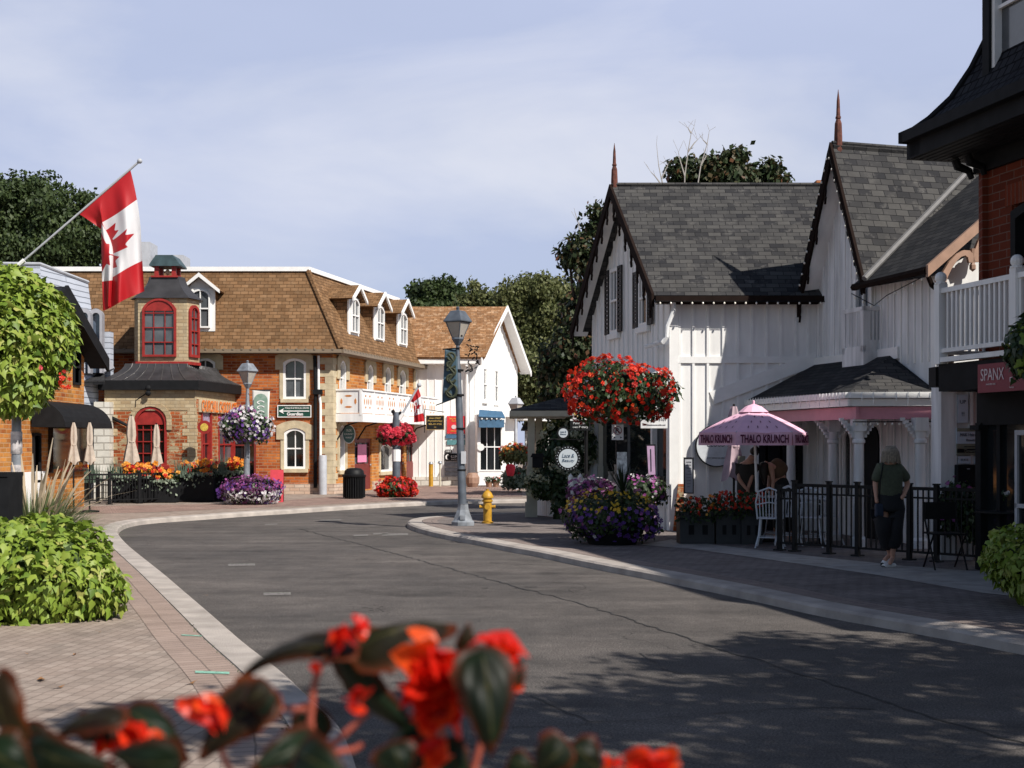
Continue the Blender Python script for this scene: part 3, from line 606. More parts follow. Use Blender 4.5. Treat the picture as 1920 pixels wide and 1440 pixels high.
# ================= FAR WHITE HOUSE =================
b2 = thing('white_house', 'far white board and batten house with tan shingle roof behind the lamp post', 'house', (-2, 52, .1))
FA = Fr((0, 50, 0), (1, 0)); xa0, xa1 = -3.9, -1.44; FG = Fr((xa1, 50, 0), (1.75, 5.6)); gl = 5.6
MB().add([FA.w(xa0, 0, 0), FA.w(xa1, 0, 0), FA.w(xa1, 0, 4.85), FA.w(xa0, 0, 4.85)], [(0, 1, 2, 3)]).build('wall', m_white, b2)
MB().prism(FG, [(0, 0), (gl, 0), (gl, 4.85), (gl/2, 7.0), (0, 4.85)], 0, .2).build('gable_wall', m_white, b2)
bt = MB()
for k in range(9): x = xa0+.1+k*.3; bt.box(FA, x, x+.04, -.02, 0, .3, 4.7)
for k in range(18):
    x = .2+k*.3; zz = 4.85+2.15*(1-abs(x-gl/2)/(gl/2)); bt.box(FG, x, x+.04, -.02, 0, 2.7, min(zz, 4.7+9)-.1)
bt.box(FA, xa1-.14, xa1+.02, -.03, .02, .3, 4.8); bt.box(FG, -.02, .14, -.03, .02, .3, 4.8); bt.build('battens', m_trimw, b2)
ue = P(790, 668, 49.7); ov = .45; gfo = -FG.y*ov
E1 = Vector((-8, 49.6, 4.88)); E2 = Vector((xa1, 49.6, 4.88))+gfo; pk = FG.w(gl/2, 0, 7.06)+gfo; E3 = FG.w(gl+.45, 0, 4.7)+gfo; rdl = Vector((-8, pk.y, 7.06))
rf = MB(); rf.slab([E1, E2, pk, rdl], .08); rf.slab([rdl, pk, E3, E3+Vector((-8, 0, 0))], .08); rf.build('roof', m_tansh, b2)
ff = MB(); fgo = Fr(FG.w(0, -ov-.03, 0), FG.x)
ff.prism(fgo, [(-.42, 4.84), (gl/2, 7.1), (gl/2, 6.9), (-.42, 4.62)], 0, .05); ff.prism(fgo, [(gl+.45, 4.68), (gl/2, 7.1), (gl/2, 6.9), (gl+.45, 4.46)], 0, .05)
ff.slab([FG.w(gl+.4, -ov, 4.58), FG.w(gl/2, -ov, 6.93), FG.w(gl/2, 0, 6.93), FG.w(gl+.4, 0, 4.58)], .03)
ff.box(FA, xa0-4, xa1+.3, -.42, -.36, 4.64, 4.84); ff.box(FA, xa0-4, xa1+.3, -.40, 0, 4.62, 4.66); ff.build('fascia', m_trimw, b2)
ch_ = MB().box(Fr(P(803, 590, 54), (1, 0)), -.3, .5, 0, .5, -.4, .25).build('chimney', m_quoin, b2)
for q in ((905, 690, 912, 751), (926, 694, 933, 754)): window(FG, FG.rect(*q), b2, nx=1, nz=2, rec=-.0, proud=.04, fw=.05, sill=m_trimw, gm=m_glassg)
# bow window and its blue canopy
bw = thing_bw = MB(); cx, _ = FG.hit(918, 840); FB = Fr(P(896, 905, 48.9), (1, .12))
xw = 1.0
bay = MB(); bay.box(FB, 0, xw*.95, .0, .9, -.1, .42); bay.box(FB, -.04, xw*1.02, -.05, .9, 2.2, 2.5); bay.box(FB, -.02, .05, -.02, .9, .4, 2.25); bay.box(FB, xw*.9, xw, -.02, .9, .4, 2.25)
bay = bay.build('bay_window', m_trimw, b2); window(FB, (.05, .9, .42, 2.2), bay, nx=3, nz=2, rec=.06, fw=.05)
MB().lathe(FB.w(.18, -.06, 1.25), [(.0, -.0), (.12, 0), (.12, .02), (0, .02)], 16).build('x', m_trimw, bay) if False else None
cn = MB(); 
for k in range(8): pass
cn.slab([FB.w(-.02, -.5, 2.42), FB.w(.95, -.5, 2.38), FB.w(.9, .0, 2.62), FB.w(.05, 0, 2.68)], .04); cn.box(FB, 0, .92, -.45, -.05, 2.02, 2.3)
o = cn.build('canopy', m_blue, loc=FB.w(.4, -.2, 2.3)); tag(o, 'small blue shop canopy over the bow window of far white house', 'canopy')
for k in range(5): MB().ball(FB.w(.1+k*.18, -.48, 2.33), .03, 5).build('trim_ball', m_trimw, o)
pc_ = MB(); pc_.box(FG, 1.6, gl+1.8, -.5, 0, 2.72, 2.85); pc_.box(FG, gl-.6, gl+2.4, -.75, 0, 2.62, 2.74); pc_.build('cornice', m_trimw, b2)
MB().tube([FA.w(xa1-.25, -.38, 4.6), FA.w(xa1-.25, -.1, 4.3), FA.w(xa1-.25, -.1, .3)], .05, 8).build('downpipe', m_trimw, b2)
MB().box(FA, xa0, xa1, -.1, .05, 0, .42).build('plinth', m_rubble, b2)
# backs of the far buildings
b3 = thing('distant_house', 'white clapboard building glimpsed through the shelter posts', 'house', (1.6, 60, .1))
fz = Fr((.6, 60, 0), (1, 0)); MB().box(fz, 0, 4.5, 0, 3, 0, 2.3).build('wall', m_sidew, b3); MB().slab([fz.w(-.2, -.2, 2.3), fz.w(4.8, -.2, 2.3), fz.w(4.6, 1.8, 3.0), fz.w(.2, 1.8, 3.0)], .08).build('roof', m_greysh, b3)
window(fz, (1.0, 1.7, .9, 1.8), b3, rec=0, proud=.04)

# ================= STONE AND BRICK PAVILION =================
pv = thing('pavilion', 'single storey brick and stone pavilion with dark metal roof and red tower windows', 'building', (-10.3, 39.5, .1))
PF = Fr((0, 38, 0), (1, 0)); px0, px1 = -11.6, -9.03; PR = Fr((px1, 38, 0), (.42, 3.5)); pl = 3.5
rw = PF.rect(252, 762, 313, 872); wall(PF, px0, px1, 0, 3.25, [rw]).build('wall', m_mixbrick, pv)
pd = [PR.rect(377, 765, 397, 935), PR.rect(409, 770, 440, 935)]; pd = [(a, b, .1, d) for a, b, c, d in pd]
wall(PR, 0, pl, 0, 3.25, pd).build('wall', m_mixbrick, pv)
st = MB(); st.box(PF, px0-.01, px1+.01, -.012, .05, 2.62, 3.24)
for i in range(13): z = .1+i*.2; w = .36 if i % 2 else .22; st.box(PF, px1-w, px1+.012, -.014, .05, z, z+.195); st.box(PR, -.012, w*.5, -.014, .05, z, z+.195); st.box(PF, px0-.012, px0+w, -.014, .05, z, z+.195)
st.box(PR, -.01, pl, -.012, .04, 2.95, 3.24); st.build('buff_bricks', m_buff, pv)
window(PF, rw, pv, fm=m_red, rise=.42, nx=4, nz=5, rec=.1, fw=.07, sill=m_red, sur=m_buff, sw=.14, surb=rw[2]+1.0, mw=.02)
x0, x1, z0, z1 = rw; MB().prism(PF, arc(x0+.06, x1-.06, z1-.52, z1-.06, .36), .03, .09).build('fanlight', m_red, pv)
for r in pd: w = window(PR, r, pv, fm=m_red, nx=2, nz=5, rec=.1, fw=.1, gm=m_glassg if r is pd[1] else m_glass); 
MB().box(PR, pd[0][0]+.1, pd[0][1]-.1, .03, .08, 2.25, 2.75).build('valance', M('lilac_glass', (.35, .28, .38), .5, var=.5, scale=12), pv)
def loft(A, B, z0, z1, k=7, p=1.8):
    mb = MB(); n = len(A)
    for i in range(k+1):
        t = i/k; s = 1-(1-t)**p
        for a, b in zip(A, B): mb.v.append((a[0]+(b[0]-a[0])*s, a[1]+(b[1]-a[1])*s, z0+(z1-z0)*t))
    for i in range(k):
        for j in range(n): mb.f.append((i*n+j, i*n+(j+1) % n, (i+1)*n+(j+1) % n, (i+1)*n+j))
    mb.f.append(tuple(k*n+j for j in range(n))); mb.f.append(tuple(range(n-1, -1, -1))); return mb
bk = PR.w(pl, 0, 0)
out_ = [(px0-.15, 37.82), (px1+.14, 37.82), (bk.x+.2, bk.y), (px0-.15, bk.y)]; inn = [(px0+.35, 38.75), (px1-.45, 38.75), (bk.x-.55, bk.y), (px0+.35, bk.y)]
fs = MB(); fs.add([(x, y, z) for z in (3.2, 3.47) for x, y in out_], [(0, 3, 2, 1), (4, 5, 6, 7), (0, 1, 5, 4), (1, 2, 6, 5), (3, 0, 4, 7)]); fs.build('fascia', m_black, pv)
rfo = loft(out_, inn, 3.47, 4.0).build('roof', m_copper, pv)
sm = MB()
def seam(a, b, c, d, n):
    for i in range(1, n):
        t = i/n; p = [a[0]+(b[0]-a[0])*t, a[1]+(b[1]-a[1])*t]; q = [c[0]+(d[0]-c[0])*t, c[1]+(d[1]-c[1])*t]; path = []
        for k in range(6): u = k/5; s = 1-(1-u)**1.8; path.append((p[0]+(q[0]-p[0])*s, p[1]+(q[1]-p[1])*s, 3.475+.525*u))
        sm.tube(path, .02, 5)
seam(out_[0], out_[1], inn[0], inn[1], 8); seam(out_[1], out_[2], inn[1], inn[2], 22); sm.build('seams', M('worn_seam_metal', (.085, .08, .08), .45, metal=.3, var=.4), rfo)
tx0, tx1 = -11.05, -9.50; ty = 38.95; ch = .42
oct_ = [(tx0+ch*.3, ty), (tx1, ty), (tx1+ch*.5, ty+ch*1.6), (tx1+.0, ty+1.3), (tx0+.1, ty+1.3), (tx0-.1, ty+ch)]
tw = MB(); tw.add([(x, y, z) for z in (4.0, 5.95) for x, y in oct_], [tuple(range(6, 12))]+[(i, (i+1) % 6, 6+(i+1) % 6, 6+i) for i in range(6)]); tw = tw.build('tower', m_buff, pv)
TF = Fr((0, ty, 0), (1, 0)); window(TF, TF.rect(268, 560, 331, 669), tw, fm=m_red, rise=.3, nx=3, nz=4, rec=-.01, proud=.09, fw=.06, gm=m_glassg, mw=.02)
rr = TF.rect(268, 560, 331, 669); MB().prism(TF, arc(rr[0]+.05, rr[1]-.05, rr[3]-.36, rr[3]-.04, .26), -.06, -.02).build('fanlight', m_red, tw)
TS = Fr((tx1, ty, 0), (ch*.5, ch*1.6)); window(TS, (.08, .62, TF.hit(0, 669)[1], 5.75), tw, fm=m_red, rise=.2, nx=2, nz=4, rec=-.01, proud=.07, fw=.08, gm=m_glassg, mw=.02)
MB().add([(x, y, z) for z in (3.98, 4.07) for x, y in [(a+(.06 if a > -10 else -.06), b-.06) for a, b in oct_]], [tuple(range(6, 12))]+[(i, (i+1) % 6, 6+(i+1) % 6, 6+i) for i in range(6)]).build('red_sill', m_red, tw)
cx_, cy_ = (tx0+tx1)/2+.03, ty+.65
o2 = [(cx_+(a-cx_)*1.13, cy_+(b-cy_)*1.16) for a, b in oct_]; i2 = [(cx_+(a-cx_)*.56, cy_+(b-cy_)*.5) for a, b in oct_]
loft(o2, i2, 5.92, 6.6).build('cupola_roof', m_copper, tw)
ln = MB(); fc = Fr((P(291, 518, 39.4).x, 39.3, 6.6), (1, 0)); w_ = P(331, 518, 39.4).x-P(291, 518, 39.4).x
for a in (0, w_-.12):
    for b in (0, .5): ln.box(fc, a, a+.12, b, b+.12, 0, .32)
ln.box(fc, -.08, w_+.08, -.08, .7, -.03, .02); ln = ln.build('lantern', m_red, tw)
MB().prism(fc, [(-.13, .34), (-.12, .30), (w_+.14, .30), (w_+.15, .34), (w_*.5+.25, .62), (w_*.5-.25, .62)], -.1, .75).build('lantern_roof', m_patina, ln)
MB().ball(fc.w(w_/2, .3, .16), .07, 6, 1.3).build('bell', m_quoin, ln)
# pavilion sign lettering on the side
sb = board('shop_sign', 'row of tall orange letters above the red pavilion doors', 'sign', PR, (.25, pl-.05, 2.58, 2.95), m_quoin, t=.05, y=-.01)
text('CHURCHILL CHOCOLATE', PR, pl/2+.1, 2.765, .34, M('orange_letter', (.72, .17, .02), .5), sb, w=pl-.42, y=-.09, bold=.02)
oo = PR.w(.95, -.25, 2.2); fo = Fr(P(383, 801, 37.4), (1, 0))
rs = thing('round_sign', 'round red shop sign with gold centre hung at pavilion corner', 'sign', fo.w(0, 0, 0))
def disc(fr, r, y0, y1, n=24, cx=0, cz=0): return MB().prism(fr, [(cx+r*math.cos(2*math.pi*i/n), cz+r*math.sin(2*math.pi*i/n)) for i in range(n)], y0, y1)
disc(fo, .19, 0, .05).build('panel', m_red, rs); disc(fo, .11, -.01, .0).build('centre', M('gold', (.65, .45, .08), .5, var=.4, scale=20), rs)
# floodlight and pipe on pavilion front
fl_ = MB(); q = PF.w(PF.hit(281, 728)[0], -.15, PF.hit(281, 728)[1]); fl_.ball(q, .09, 6); fl_.ball(q+Vector((0, -.03, -.15)), .08, 6); fl_.tube([q, q+Vector((-.1, .12, -.15)), q+Vector((-.4, .14, -.35)), q+Vector((-.42, .14, -.6))], .014, 6)
tag(fl_.build('floodlight', m_black, loc=q), 'small dark twin floodlight on the pavilion wall above red arched window', 'lamp')
dpv = MB().tube([PF.w(px0+.02, -.1, 2.75), PF.w(px0+.05, -.1, 2.5), PF.w(px0+.8, -.1, 2.12), PF.w(px0+.85, -.1, 1.0)], .05, 8).build('drainpipe', m_black, pv)
rb = MB().box(Fr((0, 37.6, 0), (1, 0)), P(176, 0, 37.6).x, P(205, 0, 37.6).x, 0, .7, 0, 2.85).build('stone_pier', m_rubble, pv)
MB().slab([P(157, 715, 37.3), P(196, 714, 37.3), P(196, 700, 38.2), P(157, 700, 38.2)], .1).build('side_roof', m_darksh, pv)

# ================= LEFT BRICK HOUSE WITH BLACK GABLE =================
b4 = thing('brick_house', 'orange brick house with steep black gable roof at the left edge', 'house', (-12, 30, .1))
HX = -10.75; HF = Fr((HX, 0, 0), (0, 1))
hz = 3.75
wl4 = [HF.rect(136, 655, 149, 722)]
MB().prism(HF, [(26.5, 0), (33.5, 0), (33.5, 4.0), (31, 5.15), (26.5, 3.1)], 0, .25).build('wall', m_brick2, b4)
MB().box(Fr((0, 33.5, 0), (1, 0)), -15, HX-.005, -.2, -.005, 0, 3.9).build('end_wall', m_brick2, b4)
window(HF, wl4[0], b4, fm=m_black, nx=1, nz=2, rec=-.0, proud=.05)
window(HF, HF.rect(60, 812, 74, 905), b4, fm=m_black, nx=1, nz=1, rec=-.0, proud=.05)
MB().box(HF, 27.6, 30.6, -.05, 0, 0, 1.05).build('plinth', m_white, b4)
MB().box(HF, 30.9, 33.4, -.12, 0, 1.0, 2.2).build('planted_window', m_glass, b4)
ap = Vector((-10.33, 31, 5.33)); fe4 = Vector((-10.33, 34.1, 3.84)); ne4 = Vector((-10.33, 26.6, 3.2))
rf = MB(); rf.slab([ap, ne4, ne4+Vector((-5, 0, 0)), ap+Vector((-5, 0, 0))], .1); rf.slab([ap, ap+Vector((-5, 0, 0)), fe4+Vector((-5, 0, 0)), fe4], .1); rf.build('roof', m_blackroof, b4)
bb = MB(); hfo = Fr((-10.33, 0, 0), (0, 1)); bb.prism(hfo, [(31, 5.36), (34.15, 3.86), (34.15, 3.52), (31, 5.0)], -.02, .05); bb.prism(hfo, [(31, 5.36), (26.6, 3.22), (26.6, 2.9), (31, 5.0)], -.02, .05)
bb.slab([(-10.33, 31, 5.08), (-10.33, 34.0, 3.62), (HX, 34.0, 3.62), (HX, 31, 5.08)], .04); bb.build('bargeboard', m_black, b4)
# black quarter-round awning
aw = MB(); ax0, ax1 = P(90, 0, 33.4).x, P(183, 0, 33.4).x; k = 8; y0, y1 = 33.4, 35.2; pr_ = [(y1, 0)]+[(y1-1.0*math.sin(math.pi/2*i/k)*1.0-.0, .0) for i in range(0)]
fa = Fr((P(158, 0, 33.3).x, 33.3, 0), (1, 0)); za, zb_ = 2.05, 2.66
sec = [(-1.45, za)]+[(-1.45+0, za)]+[(0, za)]+[(.0, za)]
ap_ = [(0, za), (-.9, za)]  # section in the street direction
prof = [(0.0, za)]+[(.75*math.cos(math.pi/2*i/k), za+(zb_-za)*math.sin(math.pi/2*i/k)) for i in range(k+1)]
fw_ = Fr((HX+.05, 33.0, 0), (1, 0)); aw.prism(fw_, prof, -3.3, .2)
o = aw.build('awning', m_black, loc=(HX+.4, 32, 2.05)); tag(o, 'black curved awning on the left brick house beside the closed parasols', 'awning')

# ================= PALE SIDING BUILDING BEHIND =================
b5 = thing('siding_building', 'pale blue-grey clapboard building with arched dormer hoods behind brick house', 'building', (-13, 37, .1))
q0 = P(75, 497, 35.5); q1 = P(165, 531, 38.2); q2 = P(37, 495, 35.5)+Vector((-3, 0, 0)); z4 = 4.0
lo0 = Vector((q0.x+.25, q0.y-.25, z4)); lo1 = Vector((q1.x+.3, q1.y, z4)); lo2 = Vector((q2.x, q2.y-.25, z4))
sd = MB(); sd.add([lo2, lo0, q0, q2], [(0, 1, 2, 3)]); sd.add([lo0, lo1, q1, q0], [(0, 1, 2, 3)]); sd.add([lo2-Vector((0, 0, 4)), lo0-Vector((0, 0, 4)), lo0, lo2], [(0, 1, 2, 3)]); sd.add([lo0-Vector((0, 0, 4)), lo1-Vector((0, 0, 4)), lo1, lo0], [(0, 1, 2, 3)])
sd.add([q2, q0, q1, q1+Vector((-5, 1, 0))], [(0, 1, 2, 3)]); sd.add([lo1-Vector((0, 0, 4)), lo1+Vector((-5, 0, -4)), lo1+Vector((-5, 0, 0)), lo1], [(0, 1, 2, 3)]); sd.build('wall', m_side, b5)
tr = MB(); tr.tube([q2+Vector((0, 0, .03)), q0+Vector((0, 0, .03)), q1+Vector((0, 0, .03))], .05, 6); tr.build('edge_trim', m_galv, b5)
S5 = Fr(lo0, lo1-lo0); l5 = (lo1-lo0).length; m_hood = M('grey_hood', (.33, .33, .36), .5, var=.15)
for px_ in (159, 181):
    y = 38.0+(.4 if px_ > 170 else 0); fd = Fr(P(px_, 640, y-.6), (1, .15))
    dm = MB(); dm.ring(fd, arc(-.17, .17, -.9, .92, .17), arc(-.10, .10, -.9, .80, .10), -.12, .35); dm = dm.build('arched_dormer', m_hood, b5); MB().prism(fd, arc(-.12, .12, -.9, .8, .1), .05, .3).build('pane', m_glassb, dm)
MB().box(Fr(P(158, 700, 38.3), (1, 0)), 0, .75, 0, .3, -.1, 1.2).build('side_wall', m_side, b5)
MB().slab([P(157, 712, 38.1), P(214, 690, 38.1), P(190, 640, 38.6), P(157, 640, 38.6)], .06).build('lean_to_roof', m_hood, b5)
# ================= WHITE GOTHIC HOUSE =================
wh = thing('gothic_house', 'white board and batten house with grey shingle gables, red spires and dark bargeboards', 'house', (4.5, 26, .1))
YW = 24.3; SX = YW/F; C0 = Vector((298*SX, YW, 0)); CL = Vector((1.75, 29.2, 0)); C1 = Vector((570*SX, YW, 0))
U = (CL-C0).normalized(); V = -U                       # V runs toward the camera along the street
OUT = Vector((-.974, -.228, 0)); WD = Vector((.955, .297, 0)).normalized()
GF = Fr(CL, V); GLn = (C0-CL).length                   # street gable wall
SF = Fr(C0, (1, 0)); sw_ = C1.x-C0.x                    # side wall that faces the camera
WFm = Fr(C1, V); wl_ = 4.1                             # wing wall
EZ = 4.36; RZ = 6.84
MB().prism(GF, [(0, 2.95), (GLn, 2.95), (GLn, EZ), (GLn/2, RZ-.15), (0, EZ)], 0, .2).build('gable_wall', m_white, wh)
MB().add([SF.w(0, 0, 0), SF.w(sw_, 0, 0), SF.w(sw_, 0, EZ), SF.w(0, 0, EZ)], [(0, 1, 2, 3)]).build('wall', m_white, wh)
wgw = WFm
g1, g2 = wgw.hit(1543, 540)[0], wgw.hit(1640, 530)[0]; gp = wgw.hit(1590, 280)[0]
MB().prism(wgw, [(0, 0), (wl_, 0), (wl_, 4.25), (2.3, 4.3), (gp, 6.72), (0, 4.3)], 0, .2).build('wall', m_whiteold, wh)
BK = Fr(C1+V*wl_, (1, 0)); MB().prism(BK, [(0, 0), (4.5, 0), (4.5, 7.2), (0, 4.25)], 0, .2).build('wall', m_white, wh)   # end wall beyond the corner
bt = MB()
for px in (1274, 1300, 1327, 1356, 1383, 1410, 1437, 1464, 1491, 1515):
    x = (px-960)*SX-C0.x; bt.box(SF, x-.022, x+.022, -.03, 0, 3.26, EZ); bt.box(SF, x-.022, x+.022, -.03, 0, .1, 3.16)
bt.box(SF, -.03, sw_, -.035, 0, 3.15, 3.27); bt.box(SF, -.02, .13, -.04, .0, .1, EZ); bt.box(GF, GLn-.14, GLn+.035, -.04, 0, .1, EZ)
bt.prism(SF, [(sw_, 3.10), (sw_, 3.36), (sw_-1.95, 2.62), (sw_-1.85, 2.40)], -.045, -.003)
for k in range(17):
    x = .15+k*.3; zz = EZ+(RZ-.15-EZ)*(1-abs(x-GLn/2)/(GLn/2)); bt.box(GF, x-.02, x+.02, -.03, 0, 3.0, zz-.02)
for k in range(20):
    x = .1+k*.21; zz = 4.3 if x > 2.3 else 4.3+2.4*max(0, 1-abs(x-gp)/(gp if x < gp else 2.3-gp)); bt.box(wgw, x-.012, x+.012, -.022, 0, 3.2 if x < 3 else 2.95, min(zz, 6.6)-.03)
    bt.box(wgw, x-.012, x+.012, -.022, 0, .1, 2.45)
bt.box(wgw, wl_-.12, wl_+.02, -.035, .03, .1, 4.2); bt.box(wgw, 0, 3.0, -.05, 0, 3.05, 3.24)
bt.build('battens', m_trimw, wh)
# main roof
ov = .34; gd = OUT*ov
rpk = GF.w(GLn/2, 0, RZ)+gd; er = C0+gd+Vector((0, -.17, EZ+.0)); elf = CL+gd+U*.38+Vector((0, 0, EZ-.15))
RX = 9.5; rf = MB(); rf.slab([er, Vector((RX, er.y, EZ)), Vector((RX, rpk.y, RZ)), rpk], .09); rf.slab([rpk, Vector((RX, rpk.y, RZ)), Vector((RX, elf.y, elf.z)), elf], .09)
roof = rf.build('roof', m_greysh, wh)
MB().tube([rpk+Vector((0, 0, .02)), Vector((RX, rpk.y, RZ+.02))], .045, 6).build('ridge_cap', m_greysh, roof)
def bargeboard(mb, a, b, w, th, drops=6, dl=.35, up=Vector((0, 0, 1)), outw=OUT):
    """dark verge board from peak a to eave b with hanging gothic drops"""
    d = (b-a).normalized(); t = outw*th; n = [a, b, b-up*w, a-up*w]
    mb.add([q+t for q in n]+[q for q in n], [(0, 1, 2, 3), (7, 6, 5, 4), (0, 4, 5, 1), (1, 5, 6, 2), (2, 6, 7, 3), (3, 7, 4, 0)])
    for i in range(drops):
        c = a+(b-a)*((i+.6)/drops)-up*(w-.02); s = d*.055; L_ = dl
        pts = [c-s, c+s, c+s*1.2-up*L_*.5, c+s*.4-up*L_*.62, c+s*1.1-up*L_*.82, c-up*L_, c-s*1.1-up*L_*.82, c-s*.4-up*L_*.62, c-s*1.2-up*L_*.5]
        k = len(pts); mb.add([q+t*.8 for q in pts]+[q+t*.2 for q in pts], [tuple(range(k)), tuple(range(2*k-1, k-1, -1))]+[(j, k+j, k+(j+1) % k, (j+1) % k) for j in range(k)])
vb = MB(); z_ = Vector((0, 0, .03))
bargeboard(vb, rpk+z_, er+z_, .24, .05, 7); bargeboard(vb, rpk+z_, elf+z_, .26, .05, 8); vb.build('bargeboard', m_brown, wh)
sf = MB(); sf.slab([rpk-Vector((0, 0, .14)), elf-Vector((0, 0, .14)), elf-gd-Vector((0, 0, .14)), rpk-gd-Vector((0, 0, .14))], .02); sf.slab([rpk-Vector((0, 0, .14)), er-Vector((0, 0, .14)), er-gd-Vector((0, 0, .14)), rpk-gd-Vector((0, 0, .14))], .02); sf.build('soffit', m_white, wh)
gu = MB(); gfr = Fr(er, (1, 0)); gu.box(gfr, .02, C1.x-er.x+.25, -.08, .02, -.13, -.02); gu.box(gfr, .05, C1.x-er.x, .02, .17, -.15, -.12); gu.build('gutter', m_brown, wh)
gu = MB(); gu.tube([elf-Vector((0, 0, .07)), elf+Vector((3, .8, -.07))], .07, 6); gu.build('gutter', m_brown, wh)
def finial(p, h):
    mb = MB(); mb.lathe(p, [(.07, -.35), (.07, h*.12), (.06, h*.38), (.035, h*.46), (.048, h*.47), (.048, h*.5), (.036, h*.52), (.026, h*.8), (.003, h)], 8, .39); return mb.build('spire', m_finial, wh)
finial(rpk+WD*.06, .86)
# wing roof
wov = .3; wz = 4.33; we1 = C1+V*(-.12)+OUT*wov; we2 = C1+V*2.42+OUT*wov; wp = C1+V*gp+OUT*wov
we1.z = wz-.1; we2.z = wz; wp.z = 6.86; LW = 5.5
rf = MB(); rf.slab([we2, wp, wp+WD*LW, we2+WD*LW], .08); rf.slab([wp, we1, we1+WD*LW, wp+WD*LW], .08); rw_ = rf.build('wing_roof', m_greysh, wh)
MB().tube([wp+Vector((0, 0, .02)), wp+WD*LW+Vector((0, 0, .02))], .04, 6).build('ridge_cap', m_greysh, rw_)
vb = MB(); bargeboard(vb, wp+z_, we1+z_, .36, .05, 4, .3); bargeboard(vb, wp+z_, we2+z_, .22, .05, 5, .22); vb.build('bargeboard', m_brown, wh)
sf = MB(); q = Vector((0, 0, .16)); sf.slab([wp-q, we1-q, we1-OUT*wov-q, wp-OUT*wov-q], .02); sf.build('soffit', m_white, wh)
finial(wp+WD*.12, .95)
# third, lower roof with its tan gingerbread gable
b_ = .35; E1 = C1+V*2.1+OUT*b_; E2 = C1+V*(wl_+.3)+OUT*b_; E1.z = E2.z = 4.33; sl_ = Vector((WD.x, WD.y, .80))
rf = MB(); rf.slab([E1, E2, E2+sl_*3.2, E1+sl_*3.2], .08); rf.build('low_roof', m_darksh, wh)
fl1 = C1+V*2.42-WD*.35; fl1.z = 4.33; a_ = 2.6; fl2 = C1+V*(2.42-.376*(a_+.35))+WD*a_; fl2.z = 4.33+.8*(a_+.35)
MB().tube([fl1+Vector((.0, -.05, .05)), fl2+Vector((.0, -.05, .05))], .05, 6).build('flashing', M('dull_flashing', (.17, .165, .165), .7, var=.2), wh)
gu = MB(); gu.tube([E1-Vector((0, 0, .05)), E2-Vector((0, 0, .05))], .06, 6); gu.tube([E2-Vector((0, 0, .08)), E2+Vector((.1, .1, -.25)), C1+V*(wl_+.05)+Vector((.15, -.1, 3.85))], .045, 6); gu.tube([C1+V*(wl_+.05)+Vector((.15, -.1, 3.85)), C1+V*(wl_+.05)+Vector((.15, -.1, .3))], .045, 6); gu.build('gutter', m_brown, wh)
gb = MB(); KF = Fr(E2-V*.02, (WD.x, WD.y)); 
gb.prism(KF, [(-.02, .02), (3.2, 2.58), (3.2, 2.4), (-.02, -.16)], -.08, -.02)
for k in range(5):      # scalloped arches hanging below the verge
    c = .18+k*.62; zc = -.02+.8*c; n = 8; o_ = []; i_ = []
    for j in range(n+1): a = math.pi*j/n; o_.append((c+.3+.33*math.cos(a), zc-.28+.36*math.sin(a)+.8*.3*math.cos(a))); i_.append((c+.3+.22*math.cos(a), zc-.28+.25*math.sin(a)+.8*.3*math.cos(a)))
    gb.ring(KF, o_, i_, -.075, -.025, closed=False); gb.lathe(KF.w(c-.02, -.05, zc-.62), [(.0, -.05), (.05, -.01), (.05, .05), (.02, .1), (.04, .3)], 6)
gb.build('gingerbread', m_trimbrown, wh)
# windows of the street gable
m_shut = M('dark_shutter', (.02, .018, .018), .6, var=.3)
def shutters(fr, r, parent):
    x0, x1, z0, z1 = r
    for a, b in ((x0-.30, x0-.03), (x1+.03, x1+.30)):
        s = MB(); s.ring(fr, arc(a, b, z0, z1, 0), arc(a+.05, b-.05, z0+.06, z1-.06, 0), -.07, -.035); n = 14
        for k in range(n): zz = z0+.06+(z1-z0-.12)*(k+.5)/n; s.box(fr, a+.04, b-.04, -.062, -.04, zz-.03, zz+.025)
        s.build('shutter', m_shut, parent)
for q in ((1147, 503, 1162, 625), (1201, 505, 1218, 612)):
    r = GF.rect(*q); w = window(GF, r, wh, nx=1, nz=2, rec=-.005, proud=.05, fw=.07, sill=m_trimw, gm=m_glassg); shutters(GF, r, wh)
# shopfront on the street
m_int = M('shop_interior', (.10, .07, .05), .8, var=.6, scale=2.5)
gp0 = GF.hit(1112, 830)[0]; gw0 = GF.hit(1139, 850)[0]; gw1 = GF.hit(1249, 850)[0]
cg = MB(); cg.box(GF, -.35, GLn+.0, -.45, .02, 2.78, 2.88); cg.box(GF, -.3, GLn, -.36, .02, 2.66, 2.78); cg.box(GF, -.25, GLn, -.2, .02, 2.35, 2.66); cg.slab([GF.w(-.35, -.47, 2.885), GF.w(GLn, -.47, 2.885), GF.w(GLn, 0, 3.1), GF.w(-.35, 0, 3.1)], .02); cg.build('cornice', m_trimw, wh)
sfm = MB(); sfm.box(GF, -.1, .5, -.12, .0, .1, 2.4); 
for k in range(4): sfm.box(GF, .02+k*.12, .07+k*.12, -.14, -.12, .5, 2.2)
sfm.box(GF, .5, GLn-.15, -.08, .02, .1, .55); sfm.box(GF, gw0+.95, gw0+1.1, -.08, .02, .5, 2.4); sfm.box(GF, GLn-.9, GLn-.8, -.08, .02, .5, 2.4); sfm.box(GF, .5, GLn-.12, -.06, .03, 2.2, 2.4); sfm.box(GF, gw0+1.1, GLn-.1, -.1, .02, .5, .62)
sfm.build('shopfront', m_whiteold, wh)
MB().box(GF, .5, GLn-.12, .03, .05, .5, 2.3).build('shop_window', m_glass, wh)
